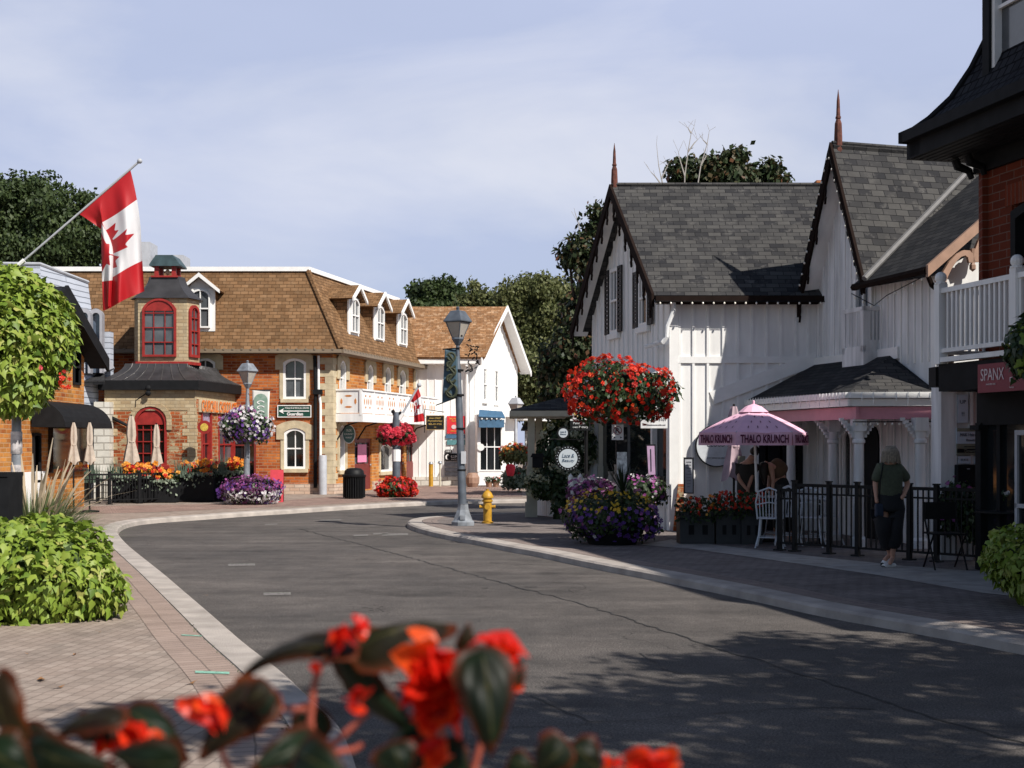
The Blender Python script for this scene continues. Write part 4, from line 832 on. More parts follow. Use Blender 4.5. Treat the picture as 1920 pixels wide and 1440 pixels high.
# things seen in the shop window: pale vase shapes, shelves, leaves
for x, z, rr, h in ((1.4, .75, .1, .35), (1.75, .75, .07, .5), (3.3, .62, .09, .4), (3.6, .62, .13, .3), (4.05, .62, .08, .8), (4.3, .62, .11, .45)): MB().lathe(GF.w(x, .0, z), [(rr*.5, 0), (rr, h*.4), (rr*.5, h*.8), (rr*.7, h)], 10).build('vase', m_beige, wh)
# corner downpipe (white elbow)
dp = MB(); dp.tube([P(1263, 562, 24.05), P(1263, 582, 24.1), P(1251, 612, 24.1), P(1250, 632, 24.1), P(1244, 641, 24.1), P(1212, 650, 25.0)], .042, 8); dp.build('downpipe', m_whiteold, wh)
# gothic balcony and door in the wing
x0, x1 = wgw.hit(1606, 560)[0], wgw.hit(1640, 560)[0]
wgd = window(wgw, (x0, x1, 3.35, 5.0), wh, shp=gothic, rec=-.0, proud=.06, fw=.08, nx=2, nz=3, gm=m_glassb)
bc = MB(); y_ = -.30; xb0, xb1 = wgw.hit(1579, 620, -.30)[0], wgw.hit(1650, 620)[0]; bc.box(wgw, xb0, xb1, y_, 0, 2.98, 3.2); bc.box(wgw, xb0, xb1, y_, y_+.05, 3.88, 3.95); bc.box(wgw, xb1-.05, xb1, y_, 0, 3.88, 3.95); bc.box(wgw, xb0, xb0+.05, y_, 0, 3.88, 3.95); bc.box(wgw, xb0, xb1, y_, y_+.05, 3.2, 3.3)
for xx in (xb0, xb1-.1): bc.box(wgw, xx, xx+.1, y_, y_+.1, 3.2, 3.9)
for k in range(9): xx = xb0+.14+k*(xb1-xb0-.24)/9; bc.box(wgw, xx, xx+.03, y_+.01, y_+.04, 3.25, 3.9)
for k in range(3): yy = y_+.1+k*.07; bc.box(wgw, xb1-.045, xb1-.015, yy, yy+.03, 3.2, 3.9)
bc.box(wgw, xb1-.04, xb1-.02, y_+.1, 0, 3.2, 3.4)
bc.build('balcony', m_whiteold, wh)
# porch in the corner
A_ = SF.hit(1400, 750); Pa = Vector((SF.w(A_[0], -.03, 0).x, YW-.03, 2.47)); PB = C1+V*3.75+OUT*1.3; PB.z = 2.44; PC = C1+V*4.18+OUT*.0; PC.z = 2.44
T1 = C1+Vector((0, -.03, 3.12)); T2 = C1+V*2.75+OUT*.03+Vector((0, 0, 3.12))
T1b = C1+OUT*.04; T1b.z = 3.12
rf = MB(); rf.slab([Pa, PB, T2, T1b], .06); rf.slab([PB, PC+V*.0, T2], .06); pr_ = rf.build('porch_roof', m_darksh, wh)
MB().slab([PB+Vector((0, 0, .012)), PC+Vector((0, 0, .012)), T2+(PB-T2)*.12+Vector((0, 0, .014))], .01).build('hip_face', m_greysh, pr_)
pf = MB()
def beam(mb, a, b, zt, zb2, t=.06, off=0):
    f_ = Fr((a.x, a.y, 0), (b-a).to_2d()); Ln = (b-a).to_2d().length; mb.box(f_, 0, Ln, off, off+t, zb2, zt); return f_, Ln
f1, L1 = beam(pf, Pa, PB, 2.47, 2.38, .1, -.05); f2, L2 = beam(pf, PB, PC, 2.47, 2.38, .1, -.05); f3, _ = beam(pf, Pa, PB, 2.37, 2.26, .04, .02); f4, _ = beam(pf, PB, PC, 2.37, 2.26, .04, .02)
pf.build('porch_gutter', m_trimw, wh)
pk_ = MB(); beam(pk_, Pa+WD*.12, PB+WD*.12, 2.25, 2.06, .05, .02); beam(pk_, PB+WD*.12, PC, 2.25, 2.06, .05, .06); pk_.build('porch_fascia', m_pink, wh)
PG = Fr(PB+Vector((0, 0, 0)), V)
def column(px, Y, h0=.1, h1=2.08):
    c = P(px, 900, Y); c.z = 0; mb = MB(); mb.lathe(Vector((c.x, c.y, 0)), [(.13, h0), (.13, h0+.12), (.085, h0+.16), (.075, h1-.4), (.1, h1-.38), (.1, h1-.34), (.08, h1-.32), (.09, h1-.12)], 14)
    fr = Fr((c.x, c.y, 0), (1, .05)); mb.box(fr, -.1, .1, -.1, .1, h1-.2, h1)
    for k in range(6): a = k/5; mb.box(fr, .08+.16*a*a, .12+.18*a, -.03, .03, h1-.3+.25*a, h1-.2+.2*a); mb.box(fr, -.12-.18*a, -.08-.16*a*a, -.03, .03, h1-.3+.25*a, h1-.2+.2*a)
    return mb.build('porch_column', m_whiteold, wh, smooth=True)
column(1610, 20.55); column(1562, 21.9); column(1725, 20.2); column(1483, 23.4)
for a, b in ((1565, 1580), (1583, 1600)):
    x0, x1 = wgw.hit(a, 850)[0], wgw.hit(b, 850)[0]; window(wgw, (x0, x1, .75, 1.95), wh, shp=gothic, rec=-.0, proud=.04, fw=.05, nx=1, nz=1, gm=m_glass)
x0, x1 = wgw.hit(1623, 850)[0], wgw.hit(1649, 850)[0]; MB().prism(wgw, arc(x0, x1, .1, 2.0, .25), -.03, .0).build('door', m_black, wh)
x0, x1 = wgw.hit(1693, 850)[0], wgw.hit(1712, 850)[0]
MB().box(SF, 1.6, 2.4, -.03, 0, .1, 1.95).build('door', m_black, wh)
def string_lights(name, label, pts, n, drop=.0, group='strings of bulb lights'):
    pts = [Vector(p) for p in pts]; th = thing(name, label, 'string lights', pts[0], group); MB().tube(pts, .008, 4).build('cord', m_dark, th)
    L_ = [0]
    for a, b in zip(pts, pts[1:]): L_.append(L_[-1]+(b-a).length)
    for k in range(n):
        s = L_[-1]*(k+.5)/n; i = max(j for j in range(len(pts)-1) if L_[j] <= s); q = pts[i]+(pts[i+1]-pts[i])*((s-L_[i])/(L_[i+1]-L_[i]))
        b = MB(); b.ball(q-Vector((0, 0, .035)), .018, 6, 1.3); b.build('bulb', m_bulb, th, smooth=True); 
    return th
dz = Vector((0, -.06, -.16))
string_lights('string_lights', 'row of bulbs under the main roof gutter of the white gothic house', [er+Vector((.0, -.1, -.12)), Vector((C1.x+.1, er.y-.1, EZ-.12))], 16)
q = Vector((0, 0, .12)); string_lights('string_lights', 'bulbs along the left verge of the steep wing gable', [wp+OUT*.08-q, we1+OUT*.08-q], 14)
string_lights('string_lights', 'bulbs along the right verge of the steep wing gable', [wp+OUT*.08-q, we2+OUT*.08-q], 12)
string_lights('string_lights', 'bulbs hanging in a loop below the low roof gutter', [E1+Vector((-.03, 0, -.15)), E1+V*.7+Vector((0, 0, -.42)), E1+V*1.1+Vector((0, 0, -.30)), E2+Vector((0, 0, -.12))], 9)
string_lights('string_lights', 'small bulbs under the pink porch fascia', [PB+Vector((.1, .1, -.42)), PC+Vector((0, .05, -.42))], 12)
ic = thing('icicle_lights', 'white icicle lights strung along the porch gutter', 'string lights', Pa, 'strings of bulb lights'); mb = MB()
for a, b, n in ((Pa, PB, 34), (PB, PC, 8)):
    for k in range(n): q = a+(b-a)*((k+.5)/n); MB().tube([q+Vector((-.06, -.06, .03)), q+Vector((-.07, -.07, -.05-.06*(k % 3)))], .008, 4).build('icicle_cord', m_trimw, ic)
# brick chimney behind the ridge
o = MB(); fch = Fr(P(1533, 352, 29), (1, 0)); o.box(fch, 0, .29, 0, .3, -1.6, .12); o.box(fch, -.03, .32, -.03, .33, .09, .16); o.build('chimney', m_brick, wh)

# ================= BLACK MANSARD BUILDING =================
bb = thing('mansard_building', 'tall red brick building with black curved mansard roof at the right edge', 'building', (9, 14, .1))
K0 = Vector((.35*17, 17, 0)); VB = V; BF = Fr(K0, VB); BLn = 9.0; ez = 5.55
rbw = [BF.rect(1897, 378, 1945, 545)]
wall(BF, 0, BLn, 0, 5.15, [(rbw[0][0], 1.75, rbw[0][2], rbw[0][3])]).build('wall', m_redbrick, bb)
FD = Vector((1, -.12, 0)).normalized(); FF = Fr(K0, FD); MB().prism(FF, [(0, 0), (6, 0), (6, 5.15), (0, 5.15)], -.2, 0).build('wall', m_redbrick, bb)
window(BF, (rbw[0][0], 1.75, rbw[0][2], rbw[0][3]), bb, fm=m_black, nx=1, nz=1, rec=.12, gm=m_glassb, rise=.08, fw=.1)
lt = MB(); lt.box(BF, rbw[0][0]-.12, 1.9, -.012, .0, rbw[0][3]+.0, rbw[0][3]+.26); lt.build('lintel', BR('lintel_brick', (.22, .05, .02), (.16, .03, .015), (.15, .09, .07), .08, .3, .008), bb)
def eavepts(o_, far): return K0+OUT*o_-VB*far
e_o, e_f = .95, .32; q0_ = eavepts(e_o, e_f)
ev = MB(); fE = Fr(K0, VB); ev.box(fE, -e_f, BLn, -e_o, -e_o+.14, ez-.02, ez+.12); ev.box(fE, -e_f, BLn, -e_o+.12, .02, ez-.22, ez+.02); ev.box(fE, -e_f, -e_f+.1, -e_o, .3, ez-.02, ez+.12); ev.box(fE, -e_f+.08, 0.0, -e_o+.12, .3, ez-.2, ez); ev.box(FF, .2, 6, .22, .32, ez-.02, ez+.12); ev.box(FF, .2, 6, -.1, .24, ez-.2, ez)
ev.box(fE, -.03, BLn, -.06, .01, 5.12, ez-.2); ev.build('eaves', m_black, bb)
sfm = MB()
for k in range(8): sfm.box(fE, -.25, BLn, -e_o+.16+k*.1, -e_o+.17+k*.1, ez-.228, ez-.222)
sfm.build('soffit_boards', m_black, bb)
for x in (-.06, .22): MB().tube([fE.w(x, -.30, ez-.24), fE.w(x, -.26, ez-.33), fE.w(x, -.10, ez-.38), fE.w(x, -.06, ez-.48)], [.05, .06, .05, .035], 6).build('corbel', m_black, bb)
m_scal = BR('black_scallop', (.022, .023, .028), (.035, .036, .042), (.004, .004, .005), .15, .16, .014, bump=1, dirt=.3)
# curved mansard skin: rings of (outward offset, far offset, height)
prof = [(.80, .24, ez+.12), (.62, .12, ez+.26), (.40, -.03, ez+.50), (.20, -.16, ez+.85), (.02, -.30, ez+1.3), (-.10, -.42, ez+1.8), (-.24, -.56, ez+2.4), (-.30, -.62, ez+2.9)]
mb = MB(); 
for o_, f_, z in prof:
    a = eavepts(o_, f_); a.z = z; b = K0+OUT*o_+VB*BLn; b.z = z; c = K0+FD*6+Vector((0, f_, 0)); c.z = z; mb.v += [tuple(c), tuple(a), tuple(b)]
for i in range(len(prof)-1):
    mb.f += [(i*3, i*3+1, i*3+4, i*3+3), (i*3+1, i*3+2, i*3+5, i*3+4)]
k = (len(prof)-1)*3; mb.v.append(tuple(K0+FD*6+VB*BLn+Vector((0, 0, prof[-1][2])))); mb.f.append((k, k+1, k+2, k+3))
mb.build('roof', m_scal, bb); 
hp = MB(); hp.tube([eavepts(o_, f_)+Vector((0, 0, z+.01)) for o_, f_, z in prof], .05, 6); hp.build('hip_moulding', m_black, bb)
# dormer window
dwr = (BF.hit(1858, 80, -.2)[0], 2.4, 6.0, 7.6)
dx0 = dwr[0]; dm = MB(); yD = -.30; dm.ring(BF, arc(dx0, dx0+1.5, 5.98, 8.0, 0), arc(dx0+.14, dx0+1.36, 6.12, 7.85, 0), yD-.02, .6); dm.box(BF, dx0-.06, dx0+1.6, yD-.08, .3, 5.9, 6.0); dm = dm.build('dormer', m_black, bb)
window(BF, (dx0+.14, dx0+1.36, 6.12, 7.85), dm, nx=2, nz=2, rec=yD+.12, proud=-yD-.02, fw=.06, gm=m_glassg)
# balcony on the black building
yo = -.65; zd = 2.70
XA = BF.hit(1764, 620, yo)[0]; XB = BF.hit(1907, 600, yo)[0]
bal = MB(); bal.box(BF, XA-.05, BLn, yo, 0, zd-.36, zd-.02); bal = bal.build('balcony', m_black, bb)
rl = MB(); rl.box(BF, XA-.06, XB+3, yo-.05, yo+.06, zd-.0, zd+.06); rl.box(BF, XA, XB+3, yo-.03, yo+.03, zd+.12, zd+.17); rl.box(BF, XA, XB+3, yo-.035, yo+.04, zd+.86, zd+.92); rl.box(BF, XA-.03, XA+.03, yo, 0, zd+.86, zd+.92); rl.box(BF, XA-.03, XA+.03, yo, 0, zd+.1, zd+.15)
n = int((XB-XA+3)/.1)
for k in range(1, n): x = XA+.08+k*.1; rl.box(BF, x-.018, x+.018, yo-.02, yo+.018, zd+.15, zd+.88)
for k in range(1, 7): y = yo+k*.1; rl.box(BF, XA-.015, XA+.015, y-.015, y+.015, zd+.13, zd+.88)
for x in (XA, XB, XB+2.4): rl.box(BF, x-.06, x+.06, yo-.06, yo+.06, zd-.02, zd+.98); rl.ball(BF.w(x, yo, zd+1.06), .075, 8); rl.lathe(BF.w(x, yo, zd+.98), [(.08, 0), (.08, .02), (.03, .03)], 10)
rl.build('railing', m_white, bal)
# ground floor: black shop surround with glass door
gf = MB(); xk = BF.hit(1847, 800)[0]; gf.box(BF, xk, BLn, -.12, .0, 1.92, 2.34); gf.box(BF, xk, xk+.12, -.14, 0, .1, 1.95); gf.box(BF, xk+.4, xk+.47, -.1, .0, .1, 1.95); gf.box(BF, xk-.06, xk+.14, -.18, 0, 1.86, 1.92); gf.box(BF, xk, BLn, -.08, 0, .1, .4); gf.build('shop_surround', m_black, bb)
gdm = MB(); gdm.ring(BF, arc(xk+.82, xk+1.6, .12, 1.85, 0), arc(xk+.87, xk+1.55, .2, 1.79, 0), -.13, -.06); gdm.box(BF, xk+.82, xk+1.6, -.13, -.08, .92, .97); gd_ = gdm.build('door', m_galv, bb)
MB().box(BF, xk+.82, xk+1.6, -.1, -.07, .15, 1.8).build('pane', m_glass, gd_)
MB().box(BF, xk+.1, BLn, -.05, -.01, .3, 1.95).build('shop_window', m_glass, bb)

# ================= WHITE ANNEX BETWEEN =================
an = thing('white_annex', 'narrow weathered white board wall with mailboxes between porch and black building', 'building', (6.8, 18.5, .1))
YA = 18.2; AF = Fr((0, YA, 0), (1, .0)); ax0, ax1 = AF.hit(1768, 800)[0], AF.hit(1850, 800)[0]
MB().box(AF, ax0, ax1, 0, .5, 0, 2.66).build('wall', m_whiteold, an)
bt = MB()
for px in (1775, 1789, 1820, 1843): x = AF.hit(px, 800)[0]; bt.box(AF, x-.025, x+.025, -.04, 0, .1, 2.5)
bt.box(AF, ax0-.04, ax0+.14, -.05, .0, .1, 2.5); bt.build('battens', m_whiteold, an)
MB().box(Fr(P(1757, 707, 18.0), (1, 0)), -.02, .95, 0, .3, -.13, .14).build('beam', m_black, an)
MB().box(Fr(P(1755, 0, 19.2), (1, 0)), 0, .5, 0, .1, -8, 0).build('dark_gap', m_black, an) if False else None
m_ink = M('dark_ink', (.03, .03, .05), .7, var=.05); m_palebl = M('pale_blue_board', (.50, .56, .64), .6, var=.08); m_olive = M('olive_board', (.20, .20, .15), .6, var=.2)
YA_ = -.045
s1 = board('address_sign', 'pale notice sheet with blue print high on annex wall', 'sign', AF, AF.rect(1793, 740, 1812, 793), m_palebl, t=.02, y=YA_)
r = AF.rect(1793, 740, 1812, 793); xm = (r[0]+r[1])/2; text('UP', AF, xm, r[3]-.1, .05, m_ink, s1, y=YA_-.025); text('!!', AF, xm, r[2]+.12, .06, m_ink, s1, y=YA_-.025)
s2 = board('business_sign', 'pale sign reading MAK Hair & Fashion Boutique above the dark arrow sign', 'sign', AF, AF.rect(1791, 803, 1853, 832), m_palebl, t=.03, y=YA_)
r = AF.rect(1791, 809, 1853, 832); xm = (r[0]+r[1])/2; text('MAK Hair&Fashion', AF, xm, r[3]-.045, .045, m_ink, s2, w=.37, y=YA_-.035); text('Boutique', AF, xm, r[2]+.045, .045, m_ink, s2, w=.2, y=YA_-.035)
MB().box(AF, r[0], r[1], YA_-.036, YA_-.03, r[3], r[3]+.045).build('strip', m_olive, s2)
s3 = board('arrow_sign', 'olive sign with black arrow reading Downstairs above the mailboxes', 'sign', AF, AF.rect(1791, 832, 1853, 853), m_olive, t=.03, y=YA_)
r = AF.rect(1791, 832, 1853, 853); xm = (r[0]+r[1])/2; MB().box(AF, r[0], r[1], YA_-.034, YA_-.03, r[2]+.03, r[2]+.085).build('band', m_black, s3)
text('Downstairs', AF, xm, r[2]+.057, .045, m_olive, s3, w=.25, y=YA_-.038)
MB().prism(AF, [(xm-.13, r[3]-.035), (xm+.08, r[3]-.035), (xm+.08, r[3]-.02), (xm+.14, r[3]-.04), (xm+.08, r[3]-.06), (xm+.08, r[3]-.045), (xm-.13, r[3]-.045)], YA_-.036, YA_-.03).build('arrow', m_black, s3)
mbx = AF.rect(1787, 871, 1827, 910)
for i, (a, b) in enumerate(((1787, 1825), (1829, 1866))):
    r = AF.rect(a, 871, b, 912); o = MB().box(AF, r[0], r[1], -.2, -.045, r[2], r[3]).build('mailbox', m_black, loc=AF.w(r[0], -.1, r[2]), bevel=.01)
    tag(o, ['black mailbox on the annex wall, the one nearer the porch', 'black mailbox on the annex wall, beside the black building'][i], 'mailbox', 'wall mailboxes')
    MB().prism(AF, [(r[0]+.01, r[3]-.005), (r[1]-.01, r[3]-.005), ((r[0]+r[1])/2, r[3]-.07)], -.21, -.2).build('flap', m_black, o)
    MB().box(AF, (r[0]+r[1])/2-.02, (r[0]+r[1])/2+.02, -.213, -.208, r[3]-.06, r[3]-.05).build('plate', m_galv, o)
for i, (a, b) in enumerate(((1794, 1818), (1824, 1848))):
    r = AF.rect(a, 855, b, 869); o = MB().box(AF, r[0], r[1], YA_-.012, YA_, r[2], r[3]).build('paper_notice', m_palebl, loc=AF.w(r[0], YA_, r[2])); tag(o, ['small paper notice above the left mailbox', 'small paper notice above the right mailbox'][i], 'notice')
    text(['SUITE', 'No.2'][i], AF, (r[0]+r[1])/2, (r[2]+r[3])/2, .03, m_ink, o, y=YA_-.015)
# SPANX sign
yS = yo-.12; r = BF.rect(1839, 686, 1990, 737, yS); r = (r[0], r[0]+1.25, BF.hit(1839, 737, yS)[1], BF.hit(1839, 684, yS)[1])
m_wine = M('wine_red_board', (.20, .018, .035), .5, var=.1); m_pale = M('pale_lettering', (.62, .50, .50), .6, var=.05)
s4 = board('shop_sign', 'wine red sign reading SPANX fixed below the white balcony railing', 'sign', BF, r, m_wine, t=.04, y=yS)
hS = r[3]-r[2]; text('SPANX', BF, r[0]+.30, r[2]+hS*.62, hS*.42, m_pale, s4, w=.46, y=yS-.045); text('AVAILABLE HERE', BF, r[0]+.27, r[2]+hS*.28, .018, m_pale, s4, y=yS-.045)
for k, zf in enumerate((.72, .32)): MB().box(BF, r[0]+.64, r[0]+.70, yS-.046, yS-.04, r[2]+hS*zf, r[2]+hS*zf+.05).build('square_mark', m_pale, s4)
# lanky figure-like mark
text('K', BF, r[0]+.82, r[2]+hS*.68, hS*.36, m_pale, s4, y=yS-.045); text('Boutique', BF, r[0]+.68, r[2]+hS*.12, .022, m_pale, s4, y=yS-.045)
# ================= LEAF AND FLOWER MATERIALS =================
l_lime = LEAF('sweet_potato_leaf', [(.07, .13, .015), (.17, .25, .03), (.24, .32, .045), (.36, .36, .10)], .5, .2)
l_dark = LEAF('dark_green_leaf', [(.012, .025, .010), (.03, .055, .018), (.06, .09, .03)], .45, .2)
l_tree = LEAF('tree_leaf', [(.02, .035, .012), (.045, .07, .022), (.085, .115, .035)], .6, .25)
l_olive = LEAF('olive_tree_leaf', [(.055, .068, .022), (.115, .13, .045), (.20, .20, .085)], .6, .3)
l_maple = LEAF('maple_leaf', [(.015, .028, .010), (.03, .05, .018), (.05, .06, .025), (.12, .045, .02)], .55, .15)
l_sil = LEAF('silver_green_leaf', [(.10, .14, .10), (.20, .25, .18), (.30, .34, .26)], .6, .2)
l_purple = LEAF('purple_foliage', [(.05, .015, .04), (.12, .03, .09), (.20, .07, .16)], .6, .2)
f_red = LEAF('red_blossom', [(.30, .008, .008), (.56, .02, .012), (.72, .045, .016), (.80, .14, .03)], .5, .3)
f_pink = LEAF('pink_red_blossom', [(.55, .02, .05), (.72, .05, .09), (.80, .16, .20)], .5, .3)
f_white = LEAF('white_blossom', [(.70, .66, .68), (.82, .80, .80)], .5, .3)
f_violet = LEAF('violet_blossom', [(.06, .02, .16), (.14, .05, .30), (.26, .12, .42)], .5, .3)
f_mag = LEAF('magenta_blossom', [(.30, .05, .25), (.45, .14, .38)], .5, .3)
f_yel = LEAF('yellow_blossom', [(.75, .42, .03), (.82, .60, .06)], .5, .3)
f_or = LEAF('orange_blossom', [(.70, .16, .015), (.82, .33, .03), (.85, .50, .12)], .5, .3)
f_hyd = LEAF('hydrangea_blossom', [(.42, .44, .30), (.62, .62, .46)], .6, .2)
l_grass = LEAF('grass_blade', [(.08, .12, .04), (.17, .22, .09), (.28, .30, .16)], .6, .3)
l_plume = LEAF('grass_plume', [(.42, .32, .20), (.62, .50, .36)], .7, .3)
sd_ = [100]
def plant(name, label, cat, c, r, leaves, flowers, zbase=None, group=None, bowl=None, zmin=-.75, base=None, bump=.2):
    """a planted mass: soil core, leaves and blossoms; c centre, r radii"""
    sd_[0] += 1; R = np.random.default_rng(sd_[0]); c = Vector(c); b = base or Vector((c.x, c.y, c.z-r[2]))
    th = thing(name, label, cat, b, group)
    if bowl:
        bm, br_, z0, z1 = bowl; MB().lathe(Vector((c.x, c.y, 0)), [(br_*.72, z0), (br_, z1-.04), (br_*1.04, z1-.04), (br_*1.04, z1), (br_*.9, z1)], 20).build('bowl', bm, th, smooth=True)
    core = MB(); core.lathe(c, [(r[0]*.72*math.sin(math.pi*i/8), -r[2]*.72*math.cos(math.pi*i/8)) for i in range(9)], 14, 0, 1, r[1]/r[0]); core.build('stems', l_dark if leaves[0][3] is not l_lime else m_core, th)
    for K, size, tm, m, tip in leaves:
        p, n = shell(c, r, K, R, thick=.28, bump=bump, zmin=zmin, nlobe=14); p = p+R.normal(0, size*.25, p.shape); n = nrm(n+np.array((0, 0, .75 if m is l_lime else 0))); scatter('foliage', p, n, size, tm, m, th, tip=tip, jit=.55, seed=sd_[0], sv=.5)
    for K, size, tm, m, zr in flowers:
        p, n = shell(c, (r[0]*1.1, r[1]*1.1, r[2]*1.1), K*3, R, thick=.1, bump=bump, zmin=zmin, nlobe=14); t = (p[:, 2]-c.z)/r[2]; k = (t > zr[0]) & (t < zr[1]); p, n = p[k][:K], n[k][:K]
        if len(p): tag(scatter('blossoms', p, n, size, tm, m, th, jit=.5, seed=sd_[0]+50), kind='stuff')
    return th
m_core = M('leaf_core', (.03, .05, .012), .9, var=.3)
# ---- the big lime green masses ----
def lime(label, pxc, Y, rx, ry, rz, zc, K, size, group='sweet potato vine planters'):
    c = P(pxc, 830, Y); c.z = zc
    return plant('sweet_potato_vine', label, 'plant', c, (rx, ry, rz), [(K, size, T_IVY, l_lime, (0, -.25, -1))], [], base=Vector((c.x, c.y, max(.1, zc-rz))), group=group, zmin=-.95, bump=.26)
lime('rounded lime green vine mound on the near left pavement', 62, 12.15, .80, .75, .54, .51, 5200, .072)
lime('darker green vine mound at the right edge of the street', 1965, 13.0, .58, .60, .46, .49, 3200, .062)
# hanging ball on the left lamp post
hb = plant('hanging_basket', 'huge lime green vine ball hanging on the left lamp post', 'plant', P(-8, 636, 18), (.97, .9, 1.08), [(12000, .092, T_IVY, l_lime, (0, -.1, -1))], [(3, .10, T_ROS, f_pink, (-.5, -.1))], zmin=-.95, bump=.17)
q = P(122, 716, 17.45); p_ = np.array([[q.x+rnd.uniform(-.07, .07), q.y, q.z+rnd.uniform(-.1, .14)] for _ in range(9)]); tag(scatter('blossoms', p_, np.tile((.2, -1, .2), (9, 1)), .07, T_ROS, f_red, hb), kind='stuff')
# ornamental grass
og = thing('ornamental_grass', 'fountain grass with tan plumes behind the lime green mound', 'grass', P(75, 1000, 14.4)*1.0)
R = np.random.default_rng(5); c = P(60, 985, 14.4)
def blades(K, L0, L1, w, m, name, spread, up):
    mb = MB(); rr = []
    for i in range(K):
        a = R.uniform(0, 2*math.pi); l = R.uniform(L0, L1); r0 = R.uniform(0, .22); s = R.uniform(*spread); b0 = Vector((c.x+r0*math.cos(a)*1.2, c.y+r0*math.sin(a), .25)); d = Vector((math.cos(a), math.sin(a), 0)); sv = Vector((-d.y, d.x, 0))
        pts = []
        for k in range(6): t = k/5; pts.append(b0+d*(s*l*t**1.5)+Vector((0, 0, up*l*(t-.42*t*t*s*1.6))))
        ww = [w*.5, w, w, w*.9, w*.6, .0008] if name == 'blades' else [.002, .002, .002, w*.8, w, .004]
        b = len(mb.v); 
        for q, x in zip(pts, ww): mb.v += [tuple(q-sv*x), tuple(q+sv*x)]; rr += [i/K]*2
        for k in range(5): mb.f.append((b+2*k, b+2*k+1, b+2*k+3, b+2*k+2))
    o = mb.build(name, m, og); at = o.data.attributes.new('rnd', 'FLOAT', 'POINT'); at.data.foreach_set('value', [((x*7919) % 1) for x in rr]); return tag(o, kind='stuff')
blades(2600, .7, 1.15, .0065, l_grass, 'blades', (.25, .95), 1.1); blades(75, 1.05, 1.45, .016, l_plume, 'plumes', (.15, .7), 1.2)
# dark upright box at the far left edge
o = MB().box(Fr(P(-40, 1000, 13.2), (1, 0)), 0, .29, 0, .4, -.5, .58).box(Fr(P(-42, 1000, 13.2), (1, 0)), 0, .30, -.01, .42, .56, .6).build('litter_bin', m_black, loc=P(-20, 1000, 13.2)); tag(o, 'dark upright bin cut off by the left edge of the frame', 'bin')

# ================= STREET LAMPS =================
def lantern(mb_l, c, s, th, tone):
    g = MB().lathe(c, [(.10*s, 0), (.235*s, .33*s)], 4, -math.pi/2+.25); g.build('glass', m_lamp, th)
    fr = MB(); A = -math.pi/2+.25
    for k in range(4):
        a = A+k*math.pi/2; fr.tube([c+Vector((.10*s*math.cos(a), .10*s*math.sin(a), 0)), c+Vector((.24*s*math.cos(a), .24*s*math.sin(a), .33*s))], .011*s, 4)
    fr.lathe(c, [(.03*s, -.14*s), (.05*s, -.12*s), (.12*s, -.01*s), (.115*s, .02*s), (.09*s, .02*s)], 8, A); fr.lathe(c, [(.25*s, .31*s), (.285*s, .33*s), (.28*s, .35*s), (.15*s, .53*s), (.13*s, .54*s), (.03*s, .55*s), (.03*s, .58*s), (.04*s, .6*s), (.0, .63*s)], 4, A)
    fr.build('lantern', tone, th)
def lamp(name, label, base, top, s, lean=0, tone=None, group='street lamps', r0=.085, r1=.06, casting=True):
    tone = tone or m_polegrey; th = thing(name, label, 'street lamp', base, group); t = Vector((base.x+lean, base.y, top-.63*s))
    if casting:
        cs = MB(); cs.lathe(base, [(.235, 0), (.235, .07), (.20, .10), (.185, .13), (.12, .30), (.105, .40), (.11, .42)], 8, .39); cs.box(Fr(base, (1, 0)), -.05, .05, -.2, -.1, .12, .2); cs.build('base', m_polegrey, th)
    MB().tube([base+Vector((0, 0, .02)), base+Vector((lean*.1, 0, .45)), t-Vector((0, 0, .55*s)), t-Vector((0, 0, .5*s)), t-Vector((0, 0, .12*s))], [r0, r0, r1, r1*.8, r1*.6], 14).build('pole', tone, th, smooth=True)
    lantern(None, t, s, th, tone); return th, t
B1 = G(868, 985); lp, lt_ = lamp('street_lamp', 'blue-grey street lamp with banner in the middle of the street, nearest the hydrant', B1, P(0, 574, B1.y).z, 1.0, lean=-.10, tone=m_grey)
cl = MB(); 
for z in (1.15, 1.95, 2.6, 3.08, 3.75): cl.lathe(Vector((B1.x-.1*z/4.3, B1.y, z)), [(.072, 0), (.085, .005), (.085, .035), (.072, .04)], 12)
cl.build('clamps', m_dark, lp)
bl = P(884, 672, B1.y); st_ = MB()
for k in range(40): a = bl+Vector((rnd.uniform(-.08, .13), rnd.uniform(-.05, .02), rnd.uniform(-.25, .35))); st_.tube([a, a+Vector((rnd.uniform(-.07, .07), 0, rnd.uniform(-.07, .07)))], .012, 4)
tag(st_.build('wire_ornament', m_dark, loc=bl), 'tangled black wire ornament fixed to the middle lamp post opposite the banner', 'ornament')
o = MB().box(Fr(P(868, 858, B1.y-.09), (1, .3)), -.04, .06, -.01, 0, -.12, .12).build('sticker', m_galv, lp)
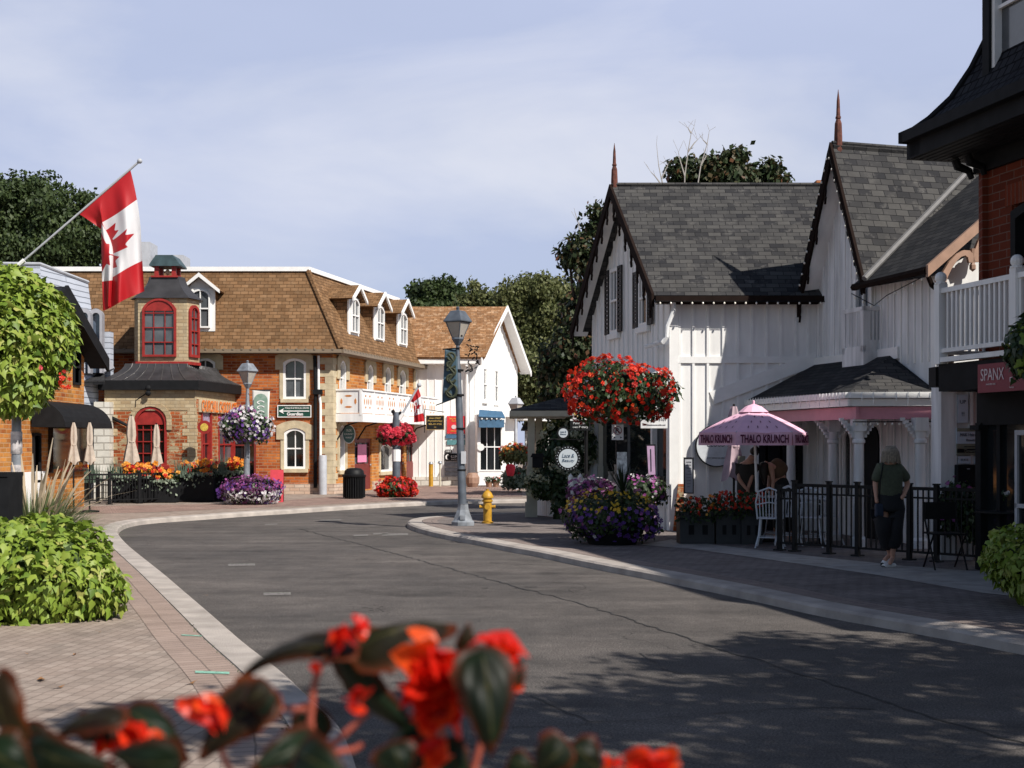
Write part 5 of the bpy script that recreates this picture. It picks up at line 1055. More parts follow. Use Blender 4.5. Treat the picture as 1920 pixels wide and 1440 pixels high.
# banner: cloth between two arms
def banner(name, label, pxs, Y, mbody, dep=.04, arms=True):
    th = thing(name, label, 'banner', P((pxs[0][0]+pxs[1][0])/2, pxs[2][1], Y)); a, b, c_, d = pxs     # tl tr br bl
    def fn(u, v):
        x = (a[0]*(1-u)+b[0]*u)*(1-v)+(d[0]*(1-u)+c_[0]*u)*v; y = (a[1]*(1-u)+b[1]*u)*(1-v)+(d[1]*(1-u)+c_[1]*u)*v
        q = P(x, y, Y); q.y += dep*math.sin(v*5+u*2)*(.3+u); return q
    MB().grid(fn, 8, 20).build('cloth', mbody, th, smooth=True)
    for o in th.children: sm_ = o.modifiers.new('thick', 'SOLIDIFY'); sm_.thickness = .006
    if arms:
        MB().tube([P(a[0]-4, a[1], Y), P(b[0]+6, b[1], Y)], .012, 6).build('arm', m_dark, th); MB().tube([P(d[0]-12, d[1]+3, Y), P(c_[0]+4, c_[1]-1, Y)], .012, 6).build('arm', m_dark, th)
    return th
m_ban = M('slate_blue_cloth', (.06, .12, .17), .7, var=.25, scale=5, col2=(.045, .07, .085))
bn = banner('banner', 'blue banner with dark green scrolled letters on the middle lamp post', [(834, 655), (858, 652), (858, 744), (829, 757)], B1.y-.05, m_ban)
m_scr = M('dark_green_scroll', (.028, .035, .022), .8, var=.6, scale=14, col2=(.05, .055, .03)); fb = Fr((0, B1.y-.13, 0), (1, 0))
tb = MB()
def loop_(mb, cx, cy, rx, ry, a0, a1, w, Y):
    pts = [P(cx+rx*math.cos(a0+(a1-a0)*i/14), cy+ry*math.sin(a0+(a1-a0)*i/14), Y) for i in range(15)]; mb.tube(pts, w, 6)
for cy, rx, ry, a0, a1 in ((669, 7, 7, -3, 3), (684, 8, 6, .3, 5.2), (697, 8, 7, 3.4, 8.2), (710, 8, 7, .2, 5), (733, 10, 12, -1.2, 3.2)): loop_(tb, 846, cy, rx, ry, a0, a1, .028, B1.y-.12)
tb.tube([P(x, y, B1.y-.12) for x, y in ((841, 664), (850, 676), (841, 688), (851, 700), (842, 712), (848, 722), (838, 734), (846, 742))], .035, 6); tb.build('scroll_lettering', m_scr, bn)
# left lamp in the petunia planter
B2 = P(462, 944, 34.8); B2.z = .1; lp2, lt2 = lamp('street_lamp', 'street lamp rising from the purple planter in front of the pavilion', B2, P(0, 675, 34.8).z, .98, lean=.03, tone=m_polegrey, casting=False)
b2_ = banner('banner', 'white banner with green picture hanging beside the pavilion lamp', [(473, 731), (506, 731), (504, 797), (474, 790)], 34.7, M('white_banner_cloth', (.72, .70, .66), .8, var=.05), .02)
m_gr = M('grey_green_print', (.13, .22, .17), .8, var=.5, scale=9, col2=(.30, .38, .32)); fb2 = Fr((0, 34.62, 0), (1, 0)); r = fb2.rect(476, 738, 502, 782)
MB().prism(fb2, arc(r[0], r[1], r[2], r[3], .16), -.006, 0).build('picture', m_gr, b2_)
tw_ = MB(); X_ = (r[0]+r[1])/2
for k in range(3): tw_.ring(fb2, [(X_+.0+.10*math.cos(a), r[2]+.12+k*.13+.05*math.sin(a)) for a in [j*.4 for j in range(12)]], [(X_+.07*math.cos(a), r[2]+.12+k*.13+.03*math.sin(a)) for a in [j*.4 for j in range(12)]], -.016, -.01, closed=False)
tw_.build('scroll', m_trimw, b2_)
# far lamp
B3 = P(967, 905, 45); B3.z = .1; lamp('street_lamp', 'small far street lamp seen beside the far white house', B3, P(0, 741, 45).z, 1.0, tone=m_galv, casting=False)
# near left post carrying vine ball
B4 = P(31, 1045, 18); B4.z = .1; th4 = thing('lamp_post', 'weathered grey post under the lime green hanging ball', 'post', B4)
MB().tube([B4, B4+Vector((0, 0, 3.2))], [.075, .055], 14).build('pole', m_polegrey, th4, smooth=True); 
for z0, z1 in ((1.55, 1.85), (1.15, 1.4)): MB().lathe(Vector((B4.x, B4.y, 0)), [(.0755, z0), (.0755, z1)], 14).build('sticker', M('torn_sticker_paper', (.6, .56, .56), .7, var=.75, scale=9), th4)
# no parking pole with begonia basket
PBs = G(1166, 1000); PBs = Vector((P(1166, 0, 21.3).x, 21.3, .1)); th5 = thing('sign_post', 'grey square post under the red begonia ball with stickers on it', 'post', PBs)
MB().box(Fr(PBs, (1, 0)), -.075, .075, 0, .15, 0, 2.1).build('pole', m_conc, th5); MB().box(Fr(PBs, (1, 0)), -.09, .09, -.01, .16, 1.35, 1.85).build('black_sleeve', m_black, th5)
MB().box(Fr(PBs, (1, 0)), -.08, .08, -.012, -.002, 1.1, 1.45).build('sticker', M('picture_sticker', (.75, .78, .82), .5, var=.7, scale=14), th5); MB().box(Fr(PBs, (1, 0)), -.08, .08, -.012, -.002, .97, 1.09).build('sticker', m_galv, th5)
NF = Fr((0, 21.15, 0), (1, 0)); r = NF.rect(1147, 796, 1169, 825); npk = board('parking_sign', 'no parking sign with struck R and two arrows below the red begonias', 'sign', NF, r, m_whiteold, t=.01)
cx_, cz_ = (r[0]+r[1])/2, r[2]+(r[3]-r[2])*.62; rad = .068; m_sgn = M('faded_sign_red', (.22, .05, .06), .6)
MB().ring(NF, [(cx_+rad*math.cos(i*.262), cz_+rad*math.sin(i*.262)) for i in range(24)], [(cx_+rad*.84*math.cos(i*.262), cz_+rad*.84*math.sin(i*.262)) for i in range(24)], -.016, -.01).build('ring', m_sgn, npk)
text('R', NF, cx_, cz_, .085, m_ink, npk, y=-.013, bold=.02); MB().prism(NF, [(cx_-.05, cz_+.04), (cx_-.04, cz_+.05), (cx_+.05, cz_-.04), (cx_+.04, cz_-.05)], -.02, -.016).build('bar', m_sgn, npk)
for sg in (-1, 1): MB().prism(NF, [(cx_+sg*.075, r[2]+.04), (cx_+sg*.04, r[2]+.055), (cx_+sg*.04, r[2]+.025)], -.014, -.01).build('arrow', m_ink, npk)
# ================= FLOWER BASKETS AND PLANTERS =================
gb_ = 'flower baskets on posts'
plant('flower_basket', 'large ball of bright red begonias in front of the gothic house', 'flowers', P(1166, 738, 21.3), (.80, .66, .53), [(3800, .075, T_SIMPLE, l_dark, (0, 0, -1))], [(900, .086, T_ROS, f_red, (-2, 2))], group=gb_, bump=.36)
plant('flower_basket', 'ball of white and violet petunias on the pavilion lamp', 'flowers', P(461, 800, 34.8), (.62, .55, .47), [(2600, .09, T_SIMPLE, l_dark, (0, 0, -1))], [(420, .085, T_DISC, f_white, (-2, 2)), (330, .08, T_DISC, f_violet, (-2, 2)), (60, .08, T_DISC, f_mag, (.3, 2))], group=gb_)
plant('flower_basket', 'ball of pinkish red petunias below the white balcony', 'flowers', P(743, 816, 39.5), (.50, .46, .33), [(1500, .09, T_SIMPLE, l_dark, (0, 0, -1))], [(420, .12, T_ROS, f_pink, (-2, 2))], group=gb_)
plant('ground_planter', 'mound of red petunias at the foot of the dark far post', 'flowers', P(743, 916, 39.2), (.54, .5, .30), [(1400, .09, T_SIMPLE, l_dark, (0, 0, -1))], [(460, .11, T_ROS, f_red, (-2, 2)), (60, .1, T_ROS, f_pink, (-2, 2))], bowl=(m_black, .36, .1, .32), base=Vector((P(743, 0, 39.2).x, 39.2, .1)), group='planters on the ground')
plant('ground_planter', 'wide mound of purple and white petunias around the pavilion lamp', 'flowers', P(472, 920, 34.6), (.74, .6, .37), [(1800, .09, T_SIMPLE, l_purple, (0, 0, -1)), (900, .08, T_SIMPLE, l_dark, (0, 0, -1))], [(300, .085, T_DISC, f_white, (-1, .0)), (420, .085, T_DISC, f_violet, (-2, .7)), (200, .06, T_DISC, f_mag, (.1, 2))], base=Vector((P(472, 0, 34.6).x, 34.6, .1)), group='planters on the ground')
c = P(1148, 968, 21.1); c.z = .52
plant('ground_planter', 'big mound of yellow and deep purple flowers below the red begonia ball', 'flowers', c, (.72, .62, .42), [(3200, .07, T_SIMPLE, l_dark, (0, 0, -1))], [(240, .055, T_DISC, f_yel, (.25, 1.1)), (420, .07, T_DISC, f_violet, (-1, .45)), (50, .07, T_DISC, f_mag, (-.4, .5)), (26, .06, T_DISC, f_white, (-2, -.2))], bowl=(m_black, .52, .1, .4), base=Vector((c.x, c.y, .1)), group='planters on the ground')
# spiky dracaena in it, and pink flowers behind
sp = MB(); 
for k in range(26): a = rnd.uniform(0, 6.28); l = rnd.uniform(.35, .6); t = rnd.uniform(.2, .7); b0 = P(1168, 925, 21.0); d = Vector((math.cos(a)*t, math.sin(a)*t, 1)).normalized(); s_ = Vector((-math.sin(a), math.cos(a), 0))*.016; sp.add([b0-s_, b0+s_, b0+d*l*.6+s_, b0+d*l, b0+d*l*.6-s_], [(0, 1, 2, 3, 4)])
tag(sp.build('spike_plant', l_dark, loc=P(1168, 930, 21.0)), 'dark spiky plant rising from the yellow and purple flower mound', 'plant')
c = P(1110, 925, 22.6); plant('ground_planter', 'pink and white flowers behind the yellow and purple mound', 'flowers', c, (.42, .4, .26), [(700, .07, T_SIMPLE, l_purple, (0, 0, -1))], [(120, .07, T_DISC, f_mag, (-.5, 2)), (60, .06, T_DISC, f_white, (-.5, 2))], base=Vector((c.x, c.y, .1)), group='planters on the ground')
c = P(1200, 922, 22.4); plant('ground_planter', 'pink flowers and spiky leaves below the shop window', 'flowers', c, (.45, .35, .26), [(800, .08, T_SIMPLE, l_dark, (0, 0, -1))], [(90, .07, T_DISC, f_mag, (-.5, 2)), (60, .05, T_DISC, f_white, (-.5, 2))], base=Vector((c.x, c.y, .1)), group='planters on the ground')
c = P(1268, 940, 23.0); c = P(1243, 935, 23.4)
# far right pair
plant('flower_basket', 'far ball of red flowers and green leaves beside the shelter post', 'flowers', P(966, 852, 43), (.46, .4, .33), [(1200, .11, T_SIMPLE, l_olive, (0, 0, -1))], [(80, .10, T_ROS, f_red, (0, 2)), (50, .1, T_ROS, f_or, (.3, 2))], group=gb_)
plant('ground_planter', 'far green and cream mound beside the shelter post', 'plant', P(966, 902, 43), (.45, .4, .34), [(1300, .13, T_SIMPLE, l_sil, (0, 0, 1)), (700, .12, T_SIMPLE, l_dark, (0, 0, 1))], [(12, .1, T_ROS, f_red, (.2, 2))], base=Vector((P(966, 0, 43).x, 43, .1)), group='planters on the ground')
mb = MB(); q = P(957, 883, 42.5); mb.lathe(q, [(.10, -.16), (.13, -.05), (.16, .12), (.12, .2), (.05, .22)], 10, 0, 1, .5); tag(mb.build('red_balloon', M('bright_red_cloth', (.75, .03, .05), .6), loc=q), 'bright red rounded cloth figure between the two far flower masses', 'ornament')
for i, (px, lbl) in enumerate(((917, 'small terracotta pot with green plant under the bow window'), (930, 'small terracotta pot with red flower under the bow window'))):
    q = P(px, 908, 48.0); q.z = .1; th = thing('flower_pot', lbl, 'flower pot', q, 'pots under the bow window'); MB().lathe(q, [(.09, 0), (.14, .2), (.12, .2)], 12).build('pot', M('terracotta', (.35, .2, .13), .8) if i == 0 else bpy.data.materials['terracotta'], th)
    p, n = shell(q+Vector((0, 0, .27)), (.17, .17, .13), 160, R); scatter('foliage', p, n, .08, T_SIMPLE, l_dark, th)
    if i: scatter('blossoms', p[:14]+np.array((0, -.03, .05)), n[:14], .08, T_ROS, f_red, th)
# hydrangea by the shelter, with cream heads
hy = thing('hydrangea_bush', 'tall dark hydrangea bush with pale flower heads behind picket fence', 'bush', P(1060, 960, 28.5))
cs = [(P(1050, 860, 28.6), (.55, .5, .75)), (P(1085, 830, 28.8), (.4, .4, .7)), (P(1030, 905, 28.2), (.5, .4, .35)), (P(1050, 938, 27.9), (.18, .2, .4))]
p, n = clumps(cs, 5200, R); scatter('foliage', p, n, .11, T_SIMPLE, l_dark, hy, seed=4)
fh = []
for k in range(60):
    cc, rr = cs[k % 3]; d = nrm(R.normal(0, 1, (1, 3)))[0]; d[1] = -abs(d[1]); o = np.array(cc)+d*np.array(rr)*1.02; fh.append(o+nrm(R.normal(0, 1, (40, 3)))*.075)
fh = np.vstack(fh); tag(scatter('flower_heads', fh, nrm(R.normal(0, 1, (len(fh), 3))), .045, T_DISC, f_hyd, hy), kind='stuff')

# ---- planters row in front of the pavilion ----
def boxplanter(label, px0, px1, ytop, ybot, Y, mix):
    x0, x1 = P(px0, 0, Y).x, P(px1, 0, Y).x; z1 = P(0, ytop, Y).z; th = thing('planter_box', label, 'planter', Vector(((x0+x1)/2, Y, .1)), 'black planter boxes at the pavilion terrace'); f_ = Fr((0, Y, 0), (1, 0))
    b = MB().box(f_, x0, x1, 0, .5, .12, z1); b.box(f_, x0-.02, x1+.02, -.02, .52, z1-.05, z1+.01); b.build('box', m_black, th)
    sd_[0] += 1; R = np.random.default_rng(sd_[0]); L_ = x1-x0; n = int(420*L_)
    c0 = np.stack([R.uniform(x0, x1, n), R.uniform(Y, Y+.5, n), z1+R.uniform(-.02, .28, n)], 1); scatter('foliage', c0, nrm(R.normal(0, 1, (n, 3))+(0, -.6, .5)), .10, T_SIMPLE, l_dark, th)
    n = int(240*L_); c1 = np.stack([R.uniform(x0, x1, n), R.uniform(Y-.12, Y+.1, n), z1+.1-R.uniform(0, 1, n)**2*.42*np.clip(np.sin(R.uniform(0, 6, n)), .2, 1)], 1); scatter('trailing_leaves', c1, np.tile((0, -1., .3), (n, 1)), .075, T_SIMPLE, l_sil, th)
    nf = int(38*L_); cx = R.choice([x0+L_*f for f in mix], nf)+R.normal(0, .13, nf); c2 = np.stack([cx, R.uniform(Y-.05, Y+.4, nf), z1+R.uniform(.1, .42, nf)], 1); tag(scatter('blossoms', c2, np.tile((.2, -1., .6), (nf, 1)), .13, T_ROS, f_or, th), kind='stuff')
    nf = int(20*L_); c2 = np.stack([R.choice([x0+L_*f for f in mix], nf)+R.normal(0, .12, nf), R.uniform(Y-.1, Y+.2, nf), z1+R.uniform(.05, .35, nf)], 1); tag(scatter('blossoms', c2, np.tile((.2, -1., .6), (nf, 1)), .11, T_ROS, f_red, th), kind='stuff')
    return th
def spikes(label, px, py, Y, K=60, h=.55):
    mb = MB(); b0 = P(px, py, Y)
    for k in range(K): q = b0+Vector((rnd.uniform(-.22, .22), rnd.uniform(-.15, .15), 0)); l = h*rnd.uniform(.6, 1.1); a = rnd.uniform(0, 6.28); t = rnd.uniform(0, .3); d = Vector((math.cos(a)*t, math.sin(a)*t, 1)); s_ = Vector((.016, .004, 0)); mb.add([q-s_, q+s_, q+d*l], [(0, 1, 2)])
    tag(mb.build('upright_grass', l_sil, loc=b0), label, 'grass', 'upright blue-green grasses in the planter boxes')
boxplanter('leftmost black planter box with orange and yellow flowers', 92, 160, 900, 942, 35.6, [.3, .7])
boxplanter('black planter box below the closed parasol left of the arched window', 210, 282, 898, 945, 35.3, [.4, .8])
boxplanter('black planter box below the red arched window', 282, 330, 905, 942, 35.4, [.25, .6])
boxplanter('black planter box between red window and pavilion corner', 335, 400, 892, 940, 35.8, [.3, .75])
boxplanter('rightmost black planter box next to the purple petunias', 400, 452, 888, 938, 36.2, [.7])
for px, py, Y, l in ((172, 905, 35.6, 'upright grass left of the pavilion opening'), (150, 903, 35.9, 'upright grass beside the leftmost orange flowers'), (219, 900, 35.4, 'upright grass at the left end of box below beige parasol'), (345, 895, 35.8, 'upright grass at the pavilion corner planter'), (412, 890, 36.2, 'upright grass beside the red pavilion doors'), (385, 895, 36.0, 'upright grass behind the corner planter')): spikes(l, px, py, Y)
# ---- black metal fences ----
def fence(name, label, a, b, h, posts, step=.08, group=None, z0=.1, m=None):
    m = m or m_dark; fr = Fr((a.x, a.y, 0), (b-a).to_2d()); L_ = (b-a).to_2d().length; th = thing(name, label, 'fence', Vector((a.x, a.y, z0)), group)
    mb = MB(); mb.box(fr, 0, L_, -.018, .018, z0+h-.045, z0+h); mb.box(fr, 0, L_, -.015, .015, z0+.1, z0+.13); mb.box(fr, 0, L_, -.015, .015, z0+h-.16, z0+h-.135); n = int(L_/step)
    for k in range(1, n): x = L_*k/n; mb.box(fr, x-.009, x+.009, -.009, .009, z0+.11, z0+h-.03)
    mb.build('railing_panel', m, th)
    for x in posts: mb = MB(); mb.box(fr, x*L_-.03, x*L_+.03, -.03, .03, z0, z0+h+.03); mb.box(fr, x*L_-.07, x*L_+.07, -.07, .07, z0, z0+.02); mb.box(fr, x*L_-.04, x*L_+.04, -.04, .04, z0+h+.03, z0+h+.05); mb.build('post', m, th)
    return th
gf_ = 'black metal fences'
def Gf(px, py): q = G(px, py); q.z = 0; return q
fence('metal_fence', 'black railing along the terrace planters left of pavilion lamp', Gf(205, 946), Gf(445, 938), .8, (0, .22, .5, .75, 1), group=gf_)
fence('metal_fence', 'short black railing before the rubble pier left of the planters', Gf(110, 948), Gf(205, 946), .8, (0, 1), group=gf_)
F0, F1 = Gf(1490, 1034), Gf(1868, 1062)
fence('metal_fence', 'long black railing before the porch terrace behind the walking woman', F0, F1, 1.0, (0, .19, .34, .60, .73, 1), group=gf_)
fence('metal_fence', 'short black railing in front of the white chairs, ending at the planter flowers', Gf(1462, 1032), F0, .92, (0,), group=gf_)
fence('metal_fence', 'black railing returning from the terrace to black building', F1, F1+Vector((.9, .5, 0)), 1.0, (0, 1), group=gf_)
# wire crate by the fence gap
ck = fence('wire_gate', 'low wire gate closing the gap before rubble stone pier', Gf(183, 944), Gf(206, 944), .62, (0, 1), .05, z0=.12)
# picket fence
pk = thing('picket_fence', 'white picket fence with pointed posts beside the hydrangea', 'fence', Gf(1010, 968)); 
def pickets(a, b, h, th):
    fr = Fr((a.x, a.y, 0), (b-a).to_2d()); L_ = (b-a).to_2d().length; mb = MB(); n = int(L_/.085)
    for k in range(n): x = L_*(k+.1)/n; mb.prism(fr, [(x, .1), (x+.065, .1), (x+.065, h-.04), (x+.0325, h), (x, h-.04)], -.012, .008)
    mb.box(fr, 0, L_, .01, .04, .3, .38); mb.box(fr, 0, L_, .01, .04, h-.3, h-.22); mb.build('pickets', m_white, th)
pickets(Gf(1008, 966), Gf(1066, 972), .95, pk); pickets(Gf(1066, 972), Gf(1118, 980), .98, pk)
for px, py, zt in ((1070, 975, 889), (1088, 977, 889), (1108, 979, 892)):
    q = Gf(px, py); z = P(0, zt, q.y).z; m_ = MB(); m_.box(Fr(q, (1, 0)), -.045, .045, -.045, .045, .1, z-.13); m_.lathe(q, [(.04, z-.13), (.055, z-.12), (.055, z-.05), (0, z+.02)], 8); m_.build('post', m_white, pk)
# shelter with cream posts
sh = thing('shelter', 'open timber shelter with cream posts and low grey shingle roof', 'shelter', Gf(1000, 968)); q = Gf(996, 969); 
def shpost(q, s=1): mb = MB(); f_ = Fr(q, (1, 0)); mb.box(f_, -.13*s, .13*s, -.13, .13, .1, .42); mb.box(f_, -.1*s, .1*s, -.1, .1, .42, 1.2); mb.box(f_, -.075*s, .075*s, -.075, .075, 1.2, 2.3); mb.build('post', m_cream, sh)
shpost(q); shpost(q+Vector((1.3, 1.4, 0))); shpost(q+Vector((1.5, -.2, 0)), .8); shpost(q+Vector((.2, 1.6, 0)))
e = q+Vector((-.45, -.35, 2.40)); f2_ = e+Vector((2.1, 0, 0)); g2 = f2_+Vector((.2, 2.4, 0)); h2 = e+Vector((.2, 2.4, 0)); t_ = e+Vector((1.1, 1.1, .30)); rf = MB()
for a, b in ((e, f2_), (f2_, g2), (g2, h2), (h2, e)): rf.slab([a, b, t_], .05)
rf.build('roof', m_greysh, sh); fa_ = MB(); ff_ = Fr(e, (1, 0)); fa_.box(ff_, -.02, 2.12, -.03, .03, -.14, -.02); fa_.box(ff_, -.02, 2.1, .03, 2.3, -.15, -.12); fb_ = Fr(e, (.2, 2.4)); fa_.box(fb_, 0, 2.4, -.02, .02, -.14, -.02); fa_.build('fascia', m_cream, sh)
tag(MB().box(Fr(Gf(1008, 962), (1, 0)), 0, .5, 0, .3, .1, .75).box(Fr(Gf(1008, 962), (1, 0)), -.02, .52, -.02, .1, .7, .76).build('recycling_box', m_blue, loc=Gf(1008, 962)), 'blue box standing behind the cream shelter post', 'box')
lb = P(1007, 868, 28); tag(MB().box(Fr(lb, (1, 0)), -.1, .12, -.1, .1, -.1, .12).prism(Fr(lb, (1, 0)), [(-.14, .12), (.16, .12), (.12, .2), (-.1, .2)], -.12, .12).build('letter_box', m_black, loc=lb), 'small black letter box with pale lid beside the shelter post', 'letter box')

# ================= HYDRANT, BIN, BOARDS =================
H0 = G(914, 981); hd = thing('fire_hydrant', 'yellow fire hydrant on the right pavement beside the lamp post', 'hydrant', H0)
MB().lathe(H0, [(.115, 0), (.115, .03), (.085, .04), (.085, .42), (.105, .43), (.105, .46), (.085, .47), (.085, .5)], 18).build('barrel', m_yellow, hd, smooth=True)
MB().lathe(H0, [(.115, .5), (.12, .53), (.105, .56), (.085, .6), (.05, .64), (.03, .65), (.03, .68), (0, .68)], 18).build('bonnet', m_yellow, hd, smooth=True)
for d in ((1, 0), (-1, 0), (0, -1)):
    s = .035 if d[1] == 0 else .055; a = H0+Vector((d[0]*.07, d[1]*.07, .33)); MB().tube([a, a+Vector((d[0], d[1], 0))*.06, a+Vector((d[0], d[1], 0))*.061, a+Vector((d[0], d[1], 0))*.09], [s*.8, s*.8, s, s], 10).build('nozzle_cap', m_yellow, hd)
N0 = G(664, 935); tb_ = thing('litter_bin', 'black slatted litter bin beside the maroon door of brick building', 'bin', N0); x = MB()
for k in range(28): a = k*2*math.pi/28; x.tube([N0+Vector((.30*math.cos(a), .30*math.sin(a), .04)), N0+Vector((.30*math.cos(a), .30*math.sin(a), .68))], .02, 4)
x.lathe(N0, [(.27, .02), (.27, .68)], 20); x.build('slatted_body', m_dark, tb_); MB().lathe(N0, [(.33, .62), (.34, .64), (.34, .68), (.29, .7), (.27, .8), (.2, .86), (.1, .88), (0, .88)], 24).build('lid', m_dark, tb_, smooth=True)
# red and white street board
def aboard(name, label, px0, px1, pt, pb, Y, m, lean=.18, t=.03, group=None):
    f_ = Fr((0, Y, 0), (1, .12)); a, b = f_.hit(px0, pb)[0], f_.hit(px1, pb)[0]; z = P(0, pt, Y).z; th = thing(name, label, 'sign', f_.w((a+b)/2, 0, .1), group); mb = MB()
    v = [f_.w(a, 0, .1), f_.w(b, 0, .1), f_.w(b, lean, z), f_.w(a, lean, z)]; mb.add(v+[q+f_.y*t for q in v], [(0, 1, 2, 3), (7, 6, 5, 4), (0, 4, 5, 1), (1, 5, 6, 2), (2, 6, 7, 3), (3, 7, 4, 0)]); mb.build('front_board', m, th)
    v = [f_.w(a, lean*2.2, .1), f_.w(b, lean*2.2, .1), f_.w(b, lean+t, z), f_.w(a, lean+t, z)]; MB().add(v+[q+f_.y*t for q in v], [(0, 1, 2, 3), (7, 6, 5, 4), (0, 4, 5, 1), (1, 5, 6, 2), (2, 6, 7, 3), (3, 7, 4, 0)]).build('back_board', m_black, th)
    return th, f_, (a, b, .1, z), lean
ab, f_, r, ln_ = aboard('pavement_sign', 'red and white folding board beside the purple petunias', 506, 531, 880, 922, 36.5, M('red_board', (.55, .04, .06), .6)); fq = f_
TF_ = Fr(f_.w(0, .12, 0), f_.x)
text('ICE CREAM', TF_, (r[0]+r[1])/2, .62, .06, m_trimw, ab, w=.28, y=-.02); 
for k in range(3): MB().prism(TF_, [((r[0]+r[1])/2-.1+k*.1, .45), ((r[0]+r[1])/2-.06+k*.1, .45), ((r[0]+r[1])/2-.07+k*.1, .25), ((r[0]+r[1])/2-.09+k*.1, .25)], -.03, -.02).build('cone_mark', m_black, ab)
# wall sign on brick: arrow
gsg = FL.rect(521, 760, 584, 782.5); m_green = M('dark_green_board', (.01, .06, .04), .5, var=.1)
gs = board('pharmacy_sign', 'dark green sign reading Walk In & Medical Centre Guardian with white arrow on brick wall', 'sign', FL, gsg, m_green, m_trimw, t=.04, y=-.02)
cx_ = (gsg[0]+gsg[1])/2; h_ = gsg[3]-gsg[2]; text('WALK IN & MEDICAL CENTRE', FL, cx_+.08, gsg[3]-.085, .055, m_trimw, gs, w=.75, y=-.07); text('Guardian', FL, cx_+.02, gsg[2]+.105, .10, m_trimw, gs, w=.5, y=-.07, bold=.03)
MB().prism(FL, [(gsg[0]+.04, gsg[2]+h_*.52), (gsg[0]+.2, gsg[2]+h_*.75), (gsg[0]+.16, gsg[2]+h_*.56), (gsg[1]-.06, gsg[2]+h_*.56), (gsg[1]-.06, gsg[2]+h_*.48), (gsg[0]+.16, gsg[2]+h_*.48), (gsg[0]+.2, gsg[2]+h_*.28)], -.075, -.065).build('arrow', m_trimw, gs)
MB().box(FL, cx_-.22, cx_+.26, -.075, -.065, gsg[2]+.025, gsg[2]+.04).build('red_line', m_red, gs)
# oval green sign under balcony
fo = Fr(P(654, 814, 42.3), (1, .1)); og_ = thing('hanging_sign', 'oval green sign with white rim hanging under the balcony above the bin', 'sign', fo.w(0, 0, -.3)); n = 28
def oval(fr, rx, rz, y0, y1): return MB().prism(fr, [(rx*math.cos(2*math.pi*i/n), rz*math.sin(2*math.pi*i/n)) for i in range(n)], y0, y1)
oval(fo, .205, .30, 0, .03).build('rim', m_trimw, og_); oval(fo, .185, .275, -.01, .0).build('panel', M('grey_green_board', (.06, .13, .12), .6), og_)
text('OLDE', fo, 0, .12, .07, m_trimw, og_, w=.17, y=-.014); text('COUNTRY', fo, 0, .0, .05, m_trimw, og_, w=.3, y=-.014); text('MARKET', fo, 0, -.11, .05, m_trimw, og_, w=.2, y=-.014); MB().tube([fo.w(0, 0, .3), fo.w(0, 0, .5)], .01, 5).build('hook', m_black, og_)
# hanging gold on black sign
fh_ = Fr((0, 47.5, 0), (1, .0)); r = fh_.rect(799, 779, 833, 806); gh = board('hanging_sign', 'black sign with gold lettering hanging at the end of the balcony', 'sign', fh_, r, m_black, M('gold_frame', (.3, .2, .08), .5), t=.04)
m_gold = M('gold_letter', (.62, .42, .12), .5); cx_ = (r[0]+r[1])/2
text('MAIN STREET', fh_, cx_, r[3]-.1, .05, m_gold, gh, w=.42, y=-.045); text('Physiotherapy', fh_, cx_, r[3]-.2, .075, m_gold, gh, w=.52, y=-.045); text('905-477-7700', fh_, cx_, r[3]-.31, .055, m_gold, gh, w=.46, y=-.045); text('(o)', fh_, cx_, r[3]-.42, .06, m_gold, gh, y=-.045)
MB().tube([fh_.w(r[0]-.06, 0, r[2]-.1), fh_.w(r[0]-.06, 0, r[3]+.22), fh_.w(r[1], 0, r[3]+.12)], .018, 6).build('bracket', m_black, gh)
# boards on the far white house
m_rb = M('bright_red_board', (.62, .03, .04), .5, var=.1); fy = 49.93
r = FA.rect(838, 780, 872, 813, -.03); o = board('wall_sign', 'bright red sign with yellow lettering on far white house', 'sign', FA, r, m_rb, t=.03, y=-.03); cx_ = (r[0]+r[1])/2; m_yl = M('yellow_letter', (.8, .5, .06), .5)
text('THE MUSEUM', FA, cx_-.02, r[3]-.1, .06, m_yl, o, w=.5, y=-.07); text('TEA ROOM', FA, cx_, r[3]-.19, .05, m_yl, o, w=.34, y=-.07); text('OPEN DAILY', FA, cx_, r[2]+.09, .05, m_yl, o, w=.4, y=-.07); oval(Fr(FA.w(cx_-.08, -.065, r[2]+.25), (1, 0)), .09, .08, -.01, 0).build('dot', m_pale, o); MB().box(FA, cx_+.06, cx_+.2, -.075, -.065, r[2]+.18, r[2]+.32).build('square_mark', m_yl, o)
for px0, py0, px1, py1, l, m in ((836, 815, 872, 822, 'narrow blue-green board below the red sign', m_blue), (838, 825, 872, 834, 'rounded teal board with red rim below the blue-green board', M('teal_board', (.1, .25, .27), .5)), (834, 866, 868, 875, 'upper grey weathered board under the black moon sign', m_polegrey), (834, 877, 868, 884, 'middle grey weathered board under the black moon sign', m_polegrey), (834, 885, 868, 892, 'lowest grey weathered board above the stone footing', m_polegrey)):
    tag(MB().box(FA, *[v for v in (FA.rect(px0, py0, px1, py1)[0], FA.rect(px0, py0, px1, py1)[1])], -.05, -.025, FA.rect(px0, py0, px1, py1)[2], FA.rect(px0, py0, px1, py1)[3]).build('wall_board', m, loc=FA.w(FA.rect(px0, py0, px1, py1)[0], -.03, FA.rect(px0, py0, px1, py1)[2])), l, 'board', 'boards on the far white house')
r = FA.rect(834, 850, 872, 864); lu = board('wall_sign', 'black sign with white crescent reading LUNA on far white house', 'sign', FA, r, m_black, t=.03, y=-.025)
